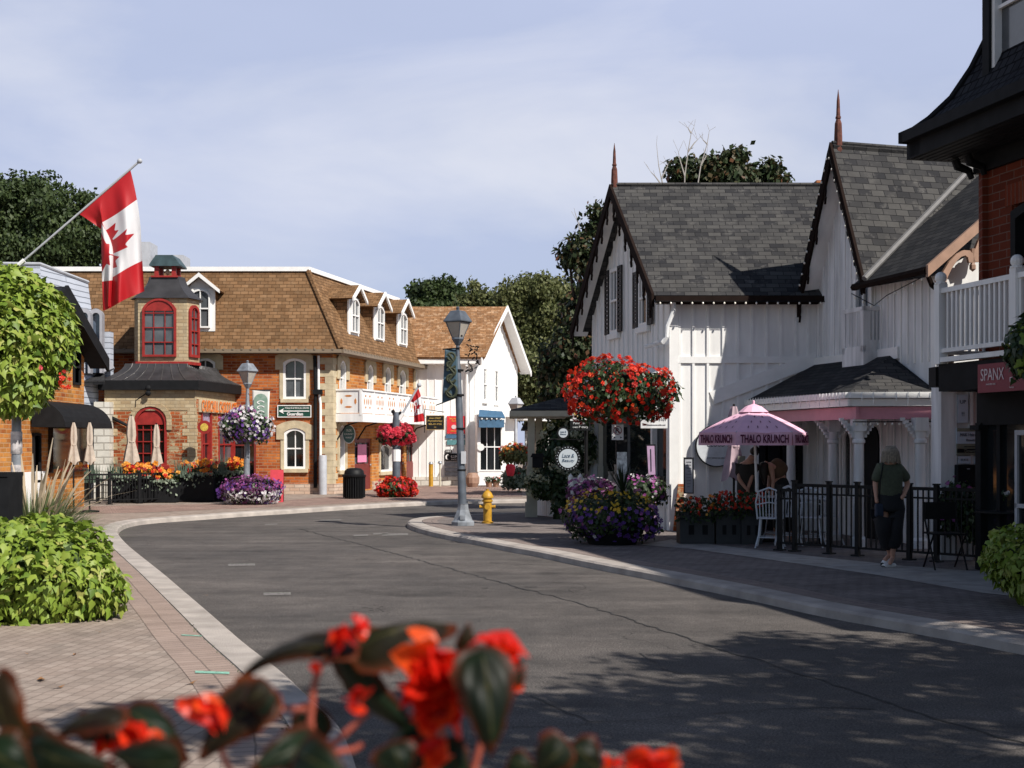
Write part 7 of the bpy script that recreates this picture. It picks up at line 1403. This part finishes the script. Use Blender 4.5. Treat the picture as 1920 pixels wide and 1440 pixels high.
hb_ = MB(); hc = w(1670, 852, .0); hb_.lathe(hc, [(.0, .112), (.045, .106), (.08, .085), (.1, .045), (.106, 0), (.112, -.045), (.116, -.085), (.105, -.10), (.06, -.098), (.0, -.09)], 22, 0, 1, 1.08)
for k in range(34): a = k*2*math.pi/34; hb_.tube([hc+Vector((.05*math.cos(a), .05*math.sin(a), .102)), hc+Vector((.10*math.cos(a), .107*math.sin(a), .03)), hc+Vector((.112*math.cos(a), .12*math.sin(a), -.05)), hc+Vector(((.108+.008*(k%3))*math.cos(a), (.115+.006*(k%2))*math.sin(a), -.098-.012*(k%3)))], .0085, 4)
hb_.build('hair', m_hair, wo, smooth=True)
for nm_, a, b in (('sandal', (1672, 1043, .20), (1655, 1057, .10)), ('sandal', (1677, 1059, .06), (1656, 1061, -.06))):
    p, q = w(*a), w(*b); 
    if nm_ and a[1] > 1050: p.z = q.z = .115
    d = (q-p); s = Vector((-.0, 1, .0)); f = MB(); f.tube([p, (p+q)/2, q], [.034, .045, .03], 10); f.build('sandal', m_trimw, wo, smooth=True); MB().tube([p+Vector((0, 0, -.02)), q+Vector((0, 0, -.02))], [.030, .036], 8).build('sole', m_black, wo)
MB().tube([w(1656, 868, -.10), w(1651, 900, -.13), w(1648, 940, -.10)], .008, 5).build('strap', m_black, wo)
bg_ = MB(); q = w(1648, 956, -.08); bg_.box(Fr(q, (1, .2)), -.055, .06, -.03, .03, -.09, .08); tag(bg_.build('shoulder_bag', M('navy_bag', (.02, .03, .055), .6), loc=q, bevel=.02), 'small navy shoulder bag carried at the hip of the olive-topped woman', 'bag')
# two people bending over the table
YP = 21.75
def v(px, py, dy=0): return P(px, py, YP+dy)
m_dhair = M('dark_hair', (.02, .014, .011), .55, var=.4, scale=40)
def simple(label, J, cl, hair):
    base = J['pel'][0].copy(); th = thing('person', label, 'person', Vector((base.x, base.y, .1)))
    E = [('pel', 'sp'), ('sp', 'ch'), ('ch', 'nk'), ('nk', 'hd'), ('ch', 'lsh'), ('lsh', 'lel'), ('lel', 'lwr'), ('lwr', 'lhd'), ('ch', 'rsh'), ('rsh', 'rel'), ('rel', 'rwr'), ('rwr', 'rhd'), ('pel', 'lk'), ('lk', 'la'), ('la', 'lt'), ('pel', 'rk'), ('rk', 'ra'), ('ra', 'rt')]
    skin('body', J, E, m_skin, th); 
    for nm_, JJ, EE, m in cl: skin(nm_, JJ, EE, m, th)
    skin('hair', hair[0], hair[1], m_dhair, th)
    f = J['hd'][0]; return th
def legs(px, dy, s=1): b = v(px, 0, dy); X_ = lambda x, y, z: Vector((b.x+x, b.y+y, z)); return {'lk': (X_(-.10, -.02, .56), .065), 'la': (X_(-.11, .02, .17), .04), 'lt': (X_(-.13, -.12, .13), .035), 'rk': (X_(.10, -.02, .56), .065), 'ra': (X_(.11, .02, .17), .04), 'rt': (X_(.11, -.12, .13), .035)}
J = {'pel': (v(1398, 925), .10), 'sp': (v(1398, 902), .095), 'ch': (v(1400, 876), .10), 'nk': (v(1407, 862, -.03), .045), 'hd': (v(1412, 853, -.05), .075), 'lsh': (v(1388, 874, .05), .05), 'lel': (v(1386, 899, -.1), .038), 'lwr': (v(1398, 915, -.18), .026), 'lhd': (v(1404, 918, -.2), .03), 'rsh': (v(1411, 874, -.08), .05), 'rel': (v(1408, 898, -.14), .038), 'rwr': (v(1402, 918, -.18), .026), 'rhd': (v(1402, 925, -.2), .03)}; J.update(legs(1398, 0))
simple('person in dark T-shirt with curly dark hair bowing the head under the pink parasol', J, [('shirt', {'a': (v(1398, 934), (.17, .16)), 'b': (v(1399, 895), (.18, .16)), 'c': (v(1401, 862), (.19, .17)), 'l': (v(1388, 874, .05), .09), 'l2': (v(1386, 893, -.04), .075), 'r': (v(1411, 874, -.08), .09), 'r2': (v(1409, 893, -.12), .075)}, [('a', 'b'), ('b', 'c'), ('c', 'l'), ('l', 'l2'), ('c', 'r'), ('r', 'r2')], M('dark_brown_shirt', (.03, .026, .022), .9)), ('trousers', {'a': (v(1398, 925), .16), 'l': (v(1388, 1010), .11), 'r': (v(1409, 1010), .11)}, [('a', 'l'), ('a', 'r')], m_trou)],
 ({'a': (v(1413, 846, -.02), .095), 'b': (v(1421, 846, -.04), .075), 'c': (v(1405, 848, -.0), .06), 'd': (v(1420, 840, 0), .05)}, [('a', 'b'), ('a', 'c'), ('a', 'd')]))
J = {'pel': (v(1468, 898), .11), 'sp': (v(1460, 882), .10), 'ch': (v(1449, 871), .095), 'nk': (v(1440, 869), .045), 'hd': (v(1432, 871, -.02), .075), 'lsh': (v(1446, 876, -.12), .05), 'lel': (v(1450, 901, -.16), .035), 'lwr': (v(1448, 922, -.18), .025), 'lhd': (v(1447, 930, -.18), .03), 'rsh': (v(1446, 874, .12), .05), 'rel': (v(1443, 900, .12), .035), 'rwr': (v(1440, 918, .06), .025), 'rhd': (v(1438, 926, .04), .03)}; J.update(legs(1468, 0))
simple('woman with long dark hair in brown top bending forward beside the porch column', J, [('top', {'a': (v(1472, 892), (.15, .17)), 'b': (v(1458, 880), (.16, .18)), 'c': (v(1441, 869), (.13, .19))}, [('a', 'b'), ('b', 'c')], M('brown_top', (.12, .07, .04), .9)), ('skirt', {'a': (v(1463, 885), .13), 'b': (v(1470, 903), .18), 'l': (v(1462, 1000), .13), 'r': (v(1477, 1000), .13)}, [('a', 'b'), ('b', 'l'), ('b', 'r')], m_trou)],
 ({'a': (v(1434, 866), .095), 'b': (v(1431, 880, -.06), .085), 'c': (v(1433, 898, -.08), .055), 'd': (v(1434, 910, -.08), .02)}, [('a', 'b'), ('b', 'c'), ('c', 'd')]))
# ================= TREES =================
def tree(name, label, base, tr, cl, Y, K, size, m, group='trees behind the houses', depth=1.0, thick=.5, sky=None, seed=1, bump=.3, limbs=True):
    th = thing(name, label, 'tree', base, group); R = np.random.default_rng(seed); s = Y/F; cs = []
    for q in cl: px, py, rx = q[:3]; ry = q[3] if len(q) > 3 else rx; dy = q[4] if len(q) > 4 else R.uniform(-1, 1)*rx*s*.5; cs.append((P(px, py, Y+dy), (rx*s, rx*s*depth, ry*s)))
    for c, r in list(cs):
        for _ in range(3):
            d = nrm(R.normal(0, 1, (1, 3)))[0]; d[2] = abs(d[2])*.8; k = R.uniform(.22, .42); cs.append((Vector(np.array(c)+d*np.array(r)*R.uniform(.85, 1.08)), (r[0]*k, r[1]*k, r[2]*k)))
    p, n = clumps(cs, K, R, thick=thick, bump=bump, nlobe=14); cs = cs[:len(cl)]; p = p+R.normal(0, size*.5, p.shape); scatter('crown', p, n, size, T_SIMPLE, m, th, jit=.8, seed=seed)
    mb = MB(); top = sum((Vector(c) for c, r in cs), Vector())/len(cs); b = Vector(base); mid = b*.45+Vector((top.x, top.y, top.z))*.55; mb.tube([b, b*.7+mid*.3+Vector((tr*.5, 0, 0)), mid], [tr, tr*.8, tr*.55], 8)
    if limbs:
        for c, r in cs: c = Vector(c); mb.tube([b*.5+mid*.5, mid*.5+c*.5+Vector((0, 0, -.1)), c], [tr*.45, tr*.25, tr*.06], 6)
    mb.build('trunk', m_bark, th); return th
def gb(px, Y): return Vector((P(px, 0, Y).x, Y, 0))
tree('broadleaf_tree', 'dense dark green tree behind the flag at the far left', gb(60, 55), .4, [(-10, 400, 62), (35, 370, 48), (20, 450, 80), (85, 375, 50), (110, 430, 65), (150, 395, 42), (165, 450, 42), (60, 490, 90, 50), (130, 495, 70, 50), (-60, 430, 80)], 55, 42000, .18, l_tree, seed=3, thick=.75)
tree('broadleaf_tree', 'round dark tree rising between mansard roof and far white house', gb(820, 78), .4, [(800, 560, 34), (830, 548, 30), (850, 560, 26), (785, 580, 22), (820, 590, 50, 30)], 78, 13000, .24, l_tree, seed=5)
tree('broadleaf_tree', 'wispy light green tree right of the round dark tree', gb(890, 74), .25, [(888, 545, 14, 22), (905, 565, 28), (870, 575, 20), (930, 580, 34), (885, 600, 40, 26)], 74, 4200, .24, l_olive, seed=6, thick=.9)
tree('broadleaf_tree', 'large olive green tree beyond the far white house gable', gb(990, 66), .4, [(960, 560, 36), (990, 545, 30), (1020, 550, 38), (1050, 560, 40), (980, 600, 55), (1040, 610, 60), (960, 660, 50), (1010, 680, 60), (1070, 580, 40)], 66, 40000, .18, l_olive, seed=8, thick=.7)
tree('broadleaf_tree', 'lower olive tree filling the gap over the shelter roof', gb(985, 60), .3, [(965, 700, 40), (1000, 720, 45), (1040, 700, 50), (975, 745, 40), (1020, 760, 45), (1070, 720, 40)], 60, 18000, .18, l_olive, seed=9)
tree('maple_tree', 'dark maple tree close behind the gothic house', gb(1130, 34), .35, [(1085, 475, 34), (1066, 478, 20), (1108, 430, 22), (1120, 395, 18), (1095, 600, 50), (1060, 690, 48), (1085, 650, 50), (1060, 735, 42), (1030, 700, 26), (1100, 740, 40), (1130, 520, 60), (1045, 760, 30)], 33, 13000, .14, l_maple, seed=11, thick=.8)
tree('maple_tree', 'reddish dark maple crown showing above the grey ridge', gb(1370, 36), .35, [(1272, 318, 22), (1300, 325, 26), (1335, 318, 26), (1365, 300, 22, 16), (1385, 290, 14), (1372, 335, 40, 26), (1410, 335, 34, 22), (1440, 318, 22, 18), (1455, 340, 28, 16), (1350, 420, 120, 70)], 36, 15000, .17, l_maple, seed=12)
bt_ = thing('bare_tree', 'thin bare birch twigs standing above the grey ridge', 'tree', gb(1283, 35), 'trees behind the houses'); mb = MB(); R = random.Random(4)
for pts in ([(1282, 420), (1284, 330), (1290, 285), (1296, 250), (1302, 236)], [(1284, 330), (1275, 300), (1272, 285)], [(1290, 285), (1302, 268), (1308, 262)], [(1300, 400), (1314, 310), (1326, 270), (1330, 245)], [(1314, 310), (1322, 296), (1325, 292)], [(1250, 420), (1243, 350), (1235, 310), (1231, 270)], [(1243, 350), (1228, 330), (1220, 322)], [(1240, 335), (1252, 310)], [(1093, 480), (1085, 420), (1078, 398)], [(1296, 250), (1290, 240)], [(1326, 270), (1318, 262)]):
    mb.tube([P(x, y, 35) for x, y in pts], [max(.004, .022*(1-i/len(pts))) for i in range(len(pts))], 5)
    for k in range(3): i = R.randrange(len(pts)-1); q = P(*pts[i+1], 35); mb.tube([q, q+Vector((R.uniform(-.25, .25), 0, R.uniform(.1, .35)))], .004, 4)
mb.tube([gb(1283, 35), P(1282, 420, 35)], [.12, .05], 6); mb.build('twigs', M('pale_bark', (.38, .35, .32), .8), bt_)
# street trees just outside the picture, right of and behind the photographer: they shade the road
def stree(label, x, y, zc, r, K, seed, cl):
    th = thing('street_tree', label, 'tree', Vector((x, y, .1)), 'street trees beside the photographer'); R = np.random.default_rng(seed); cs = [(Vector((x+a, y+b, zc+c)), (q, q, q*.7)) for a, b, c, q in cl]
    p, n = clumps(cs, K, R, thick=.7, bump=.35); scatter('crown', p, n, .16, T_SIMPLE, l_tree, th, jit=.9, seed=seed); mb = MB(); mb.tube([(x, y, .1), (x+.1, y, zc*.5), (x, y, zc)], [.2, .15, .08], 8)
    for c, q in cs: mb.tube([(x, y, zc*.55), c], [.09, .03], 6)
    mb.build('trunk', m_bark, th)
stree('street tree on the right pavement just outside the frame', 7.9, 3.3, 6.9, 3, 10500, 21, [(-4.2, .3, -.2, .8), (-2.9, .0, 0, 1.0), (-1.5, .1, .2, 1.1), (0, .1, .5, 1.3), (1.4, .2, 0, 1.2), (-3.4, -1.3, .3, 1.1), (-1.0, -1.6, .2, 1.3), (-5.0, -.6, 0, .7)])
stree('second street tree on the right pavement, next to the black building', 9.3, 5.4, 6.8, 3, 8000, 22, [(-2.9, -.1, 0, .75), (-1.9, .5, .2, .9), (-.8, -.4, 0, 1.1), (.4, .3, .4, 1.2), (1.2, -.6, 0, 1.1), (-2.0, -1.0, .1, .55)])
# ================= FOREGROUND BEGONIAS =================
def bleaf_mat():
    m, t, b = nodes('begonia_leaf'); n = t.nodes.new; l = t.links.new; uv = n('ShaderNodeUVMap'); uv.uv_map = 'leaf'; sx = n('ShaderNodeSeparateXYZ'); l(uv.outputs[0], sx.inputs[0])
    r = n('ShaderNodeValToRGB'); e = r.color_ramp.elements; e[0].position = .6; e[0].color = (.014, .026, .012, 1); e[1].position = 1; e[1].color = (.16, .03, .01, 1); x = e.new(.8); x.color = (.045, .022, .010, 1)
    l(sx.outputs[1], r.inputs[0]); wv = n('ShaderNodeTexNoise'); wv.inputs['Scale'].default_value = 18; tcn = n('ShaderNodeTexCoord'); l(tcn.outputs['Object'], wv.inputs['Vector'])
    k = n('ShaderNodeMixRGB'); k.blend_type = 'MULTIPLY'; k.inputs[0].default_value = .8; l(r.outputs[0], k.inputs[1]); l(wv.outputs['Color'], k.inputs[2])
    vn = n('ShaderNodeMapRange'); vn.inputs[1].default_value = 0; vn.inputs[2].default_value = .06; vn.inputs[3].default_value = .5; vn.inputs[4].default_value = 0; l(sx.outputs[0], vn.inputs[0])
    k2 = n('ShaderNodeMixRGB'); k2.inputs[2].default_value = (.10, .09, .03, 1); l(vn.outputs[0], k2.inputs[0]); l(k.outputs[0], k2.inputs[1]); l(k2.outputs[0], b.inputs['Base Color']); b.inputs['Roughness'].default_value = .45; b.inputs['Specular IOR Level'].default_value = .18
    tr = n('ShaderNodeBsdfTranslucent'); l(k2.outputs[0], tr.inputs[0]); ms = n('ShaderNodeMixShader'); ms.inputs[0].default_value = .3; l(b.outputs[0], ms.inputs[1]); l(tr.outputs[0], ms.inputs[2]); l(ms.outputs[0], t.nodes['Material Output'].inputs[0]); return m
m_bl = bleaf_mat()
m_bl2 = bleaf_mat(); m_bl2.name = 'begonia_leaf_underside'
for e_, c_ in zip([x for n_ in m_bl2.node_tree.nodes if n_.bl_idname == 'ShaderNodeValToRGB' for x in n_.color_ramp.elements], [(.030, .022, .010, 1), (.075, .030, .012, 1), (.22, .045, .015, 1)]): e_.color = c_
m_stem = M('begonia_stem', (.35, .08, .05), .4, var=.4, scale=20)
m_pet = LEAF('begonia_petal', [(.55, .008, .008), (.80, .03, .012), (.85, .13, .02)], .35, .45)
bg0 = thing('begonia_plant', 'out of focus red begonia plant with dark leaves in the near foreground', 'flowers', P(560, 1500, 1.3)-Vector((0, 0, .25)))
def bleaf(bx, by, tx, ty, wpx, Y=1.3, dy=0, cup=.25, twist=0, asym=.15, br=0):
    """begonia leaf: base pixel, tip pixel, full width in pixels; dy pushes the tip away from the lens"""
    a, b = P(bx, by, Y), P(tx, ty, Y+dy); ax = b-a; L_ = ax.length; ax.normalize(); vw = Vector((0, -1, .25)); s = ax.cross(vw).normalized(); n_ = s.cross(ax).normalized(); M3 = Matrix.Rotation(twist, 3, ax); s = M3@s; n_ = M3@n_; wd = wpx/F*Y/2; V = []; U_ = []; nu, nv = 26, 20
    for i in range(nu+1):
        t = i/nu; w0 = (math.sin(math.pi*min(1, t**.62)))**.75*(1-.28*t)*1.12
        for j in range(nv+1):
            u = -1+2*j/nv; ws = wd*w0*(1+asym*(1 if u > 0 else -1)); ruf = (.05*math.sin(t*23+(1 if u > 0 else 2)+bx)+.04*math.sin(t*51+by))*abs(u)**3
            q = a+ax*(L_*(t-.12*abs(u)**2*(1-t)))+s*(u*ws*(1+ruf))+n_*(-cup*wd*u*u*1.2+.12*L_*math.sin(math.pi*t)-.10*L_*t*t+.035*wd*math.sin(u*7+t*9+bx)+.05*wd*math.cos(abs(u)*14-t*10)*abs(u)); V.append(q); rib = min(abs(((abs(u)*3.2-t*2.4) % 1)-.5)*1.4, abs(u)*1.0); U_.append((rib, max(abs(u), t if t > .85 else 0)))
    Fc = [(i*(nv+1)+j, i*(nv+1)+j+1, (i+1)*(nv+1)+j+1, (i+1)*(nv+1)+j) for i in range(nu) for j in range(nv)]
    o = mkobj('leaf', V, Fc, m_bl2 if br else m_bl, bg0, smooth=True); uv = o.data.uv_layers.new(name='leaf'); 
    for lp_ in o.data.loops: uv.data[lp_.index].uv = U_[lp_.vertex_index]
    return o
for q in [(640, 1222, 442, 1246, 92, 1.25, .05, .3, .9, .5, 1), (672, 1212, 858, 1160, 105, 1.3, .03, .3, -.5, .4, 1), (872, 1222, 878, 1168, 40, 1.28, 0, .3, 0, 0, 1), (645, 1215, 790, 1400, 84, 1.32, .0, .3, .6, .2), (905, 1226, 926, 1415, 118, 1.2, -.03, .25, -.2, .05), (960, 1240, 905, 1330, 90, 1.24, 0, .2),
          (505, 1308, 365, 1415, 118, 1.25, -.02, .3, .3, .3, 1), (500, 1290, 450, 1325, 60, 1.22, 0, .3, 0, 0, 1), (215, 1345, 95, 1372, 80, 1.2, .02, .4, .9, .3, 1), (245, 1335, 360, 1420, 100, 1.28, 0, .4, -.4), (-10, 1275, 45, 1420, 100, 1.2, 0, .4, .5, .2, 1), (45, 1370, 150, 1440, 70, 1.25), (600, 1345, 545, 1425, 80, 1.35, .02),
          (600, 1396, 470, 1440, 84, 1.15, -.04, .2, .2), (800, 1390, 690, 1445, 120, 1.3, .02, .3, .5), (560, 1410, 650, 1460, 110, 1.1, -.03, .2), (60, 1400, 215, 1446, 105, 1.12, -.02, .2, .3, .3), (330, 1432, 200, 1420, 90, 1.1, 0, .2, -.4), (830, 1400, 880, 1470, 90, 1.3), (1060, 1400, 1000, 1450, 80, 1.25, 0, .3), (960, 1425, 1010, 1450, 60, 1.3), (1080, 1400, 1130, 1450, 90, 1.3), (-20, 1400, 60, 1460, 120, 1.1), (740, 1400, 760, 1460, 90, 1.15), (480, 1330, 520, 1300, 50, 1.22), (700, 1190, 640, 1240, 70, 1.34), (150, 1352, 232, 1398, 62, 1.24, 0, .3, .5, .2, 1)]: bleaf(*q)
def bflower(px, py, rpx, k=5, Y=1.24, sx=1.0):
    R = np.random.default_rng(int(px+py)); c = np.array(P(px, py, Y)); r = rpx/F*Y; mb = MB()
    for i in range(k):
        d = nrm(R.normal(0, 1, (1, 3)))[0]; d[1] = -abs(d[1])*.8; d = d/np.linalg.norm(d); up = Vector(d); a = up.cross(Vector((R.normal(), R.normal(), R.normal()))).normalized(); b = up.cross(a)
        ce = Vector(c)+Vector((R.normal(0, .40)*r*sx, R.normal(0, .2)*r, R.normal(0, .40)*r)); rr = r*R.uniform(.6, 1.05)
        nn = 10; v0 = len(mb.v); mb.v.append(tuple(ce-up*rr*.25))
        for t in (.55, 1): 
            for j in range(nn): an = 2*math.pi*j/nn; e = 1+.15*math.sin(an*3+i)+.05*math.sin(an*7); mb.v.append(tuple(ce+(a*math.cos(an)+b*math.sin(an)*.8)*rr*t*e+up*rr*(.28*(t*t)+.10*math.sin(an*2+i)*t)))
        for j in range(nn): mb.f.append((v0, v0+1+j, v0+1+(j+1) % nn)); mb.f.append((v0+1+j, v0+1+nn+j, v0+1+nn+(j+1) % nn, v0+1+(j+1) % nn))
    o = mb.build('blossom', m_pet, bg0, smooth=True); at = o.data.attributes.new('rnd', 'FLOAT', 'POINT'); n = len(o.data.vertices); at.data.foreach_set('value', np.clip(np.repeat(R.uniform(.1, .9, n//21+1), 21)[:n], 0, 1).astype(np.float32)); return o
for q in [(815, 1275, 58, 15), (838, 1300, 48, 10), (800, 1320, 40, 8), (790, 1240, 36, 6), (952, 1218, 40, 8), (945, 1262, 38, 7), (968, 1230, 34, 5), (966, 1284, 24, 4), (812, 1342, 26, 4), (842, 1340, 26, 4), (640, 1200, 26, 5), (675, 1185, 20, 3), (665, 1310, 24, 5), (385, 1325, 34, 6), (235, 1378, 38, 8), (275, 1400, 28, 5), (205, 1395, 22, 4), (170, 1440, 34, 4), (1200, 1442, 46, 9), (1254, 1428, 26, 5), (1140, 1425, 24, 3), (815, 1420, 34, 7), (770, 1392, 16, 3), (895, 1285, 22, 4), (600, 1250, 16, 2, 1.24), (20, 1372, 14, 2)]: bflower(*q)
for pts, r in (([(600, 1240), (588, 1290), (582, 1350), (590, 1420), (610, 1500)], .0035), ([(640, 1225), (605, 1245)], .003), ([(505, 1328), (575, 1330)], .003), ([(690, 1335), (650, 1372), (620, 1400), (590, 1440)], .0032), ([(615, 1412), (665, 1405), (680, 1395)], .003), ([(890, 1290), (870, 1240), (835, 1220)], .004), ([(940, 1290), (925, 1330), (900, 1400), (880, 1480)], .0035), ([(250, 1385), (240, 1420), (250, 1480)], .004), ([(0, 1365), (30, 1358)], .003), ([(820, 1300), (830, 1380), (800, 1480)], .0035), ([(400, 1360), (420, 1420), (450, 1480)], .003), ([(1170, 1440), (1120, 1500)], .004)):
    MB().tube([P(x, y, 1.27) for x, y in pts], r, 8).build('stem', m_stem, bg0, smooth=True)
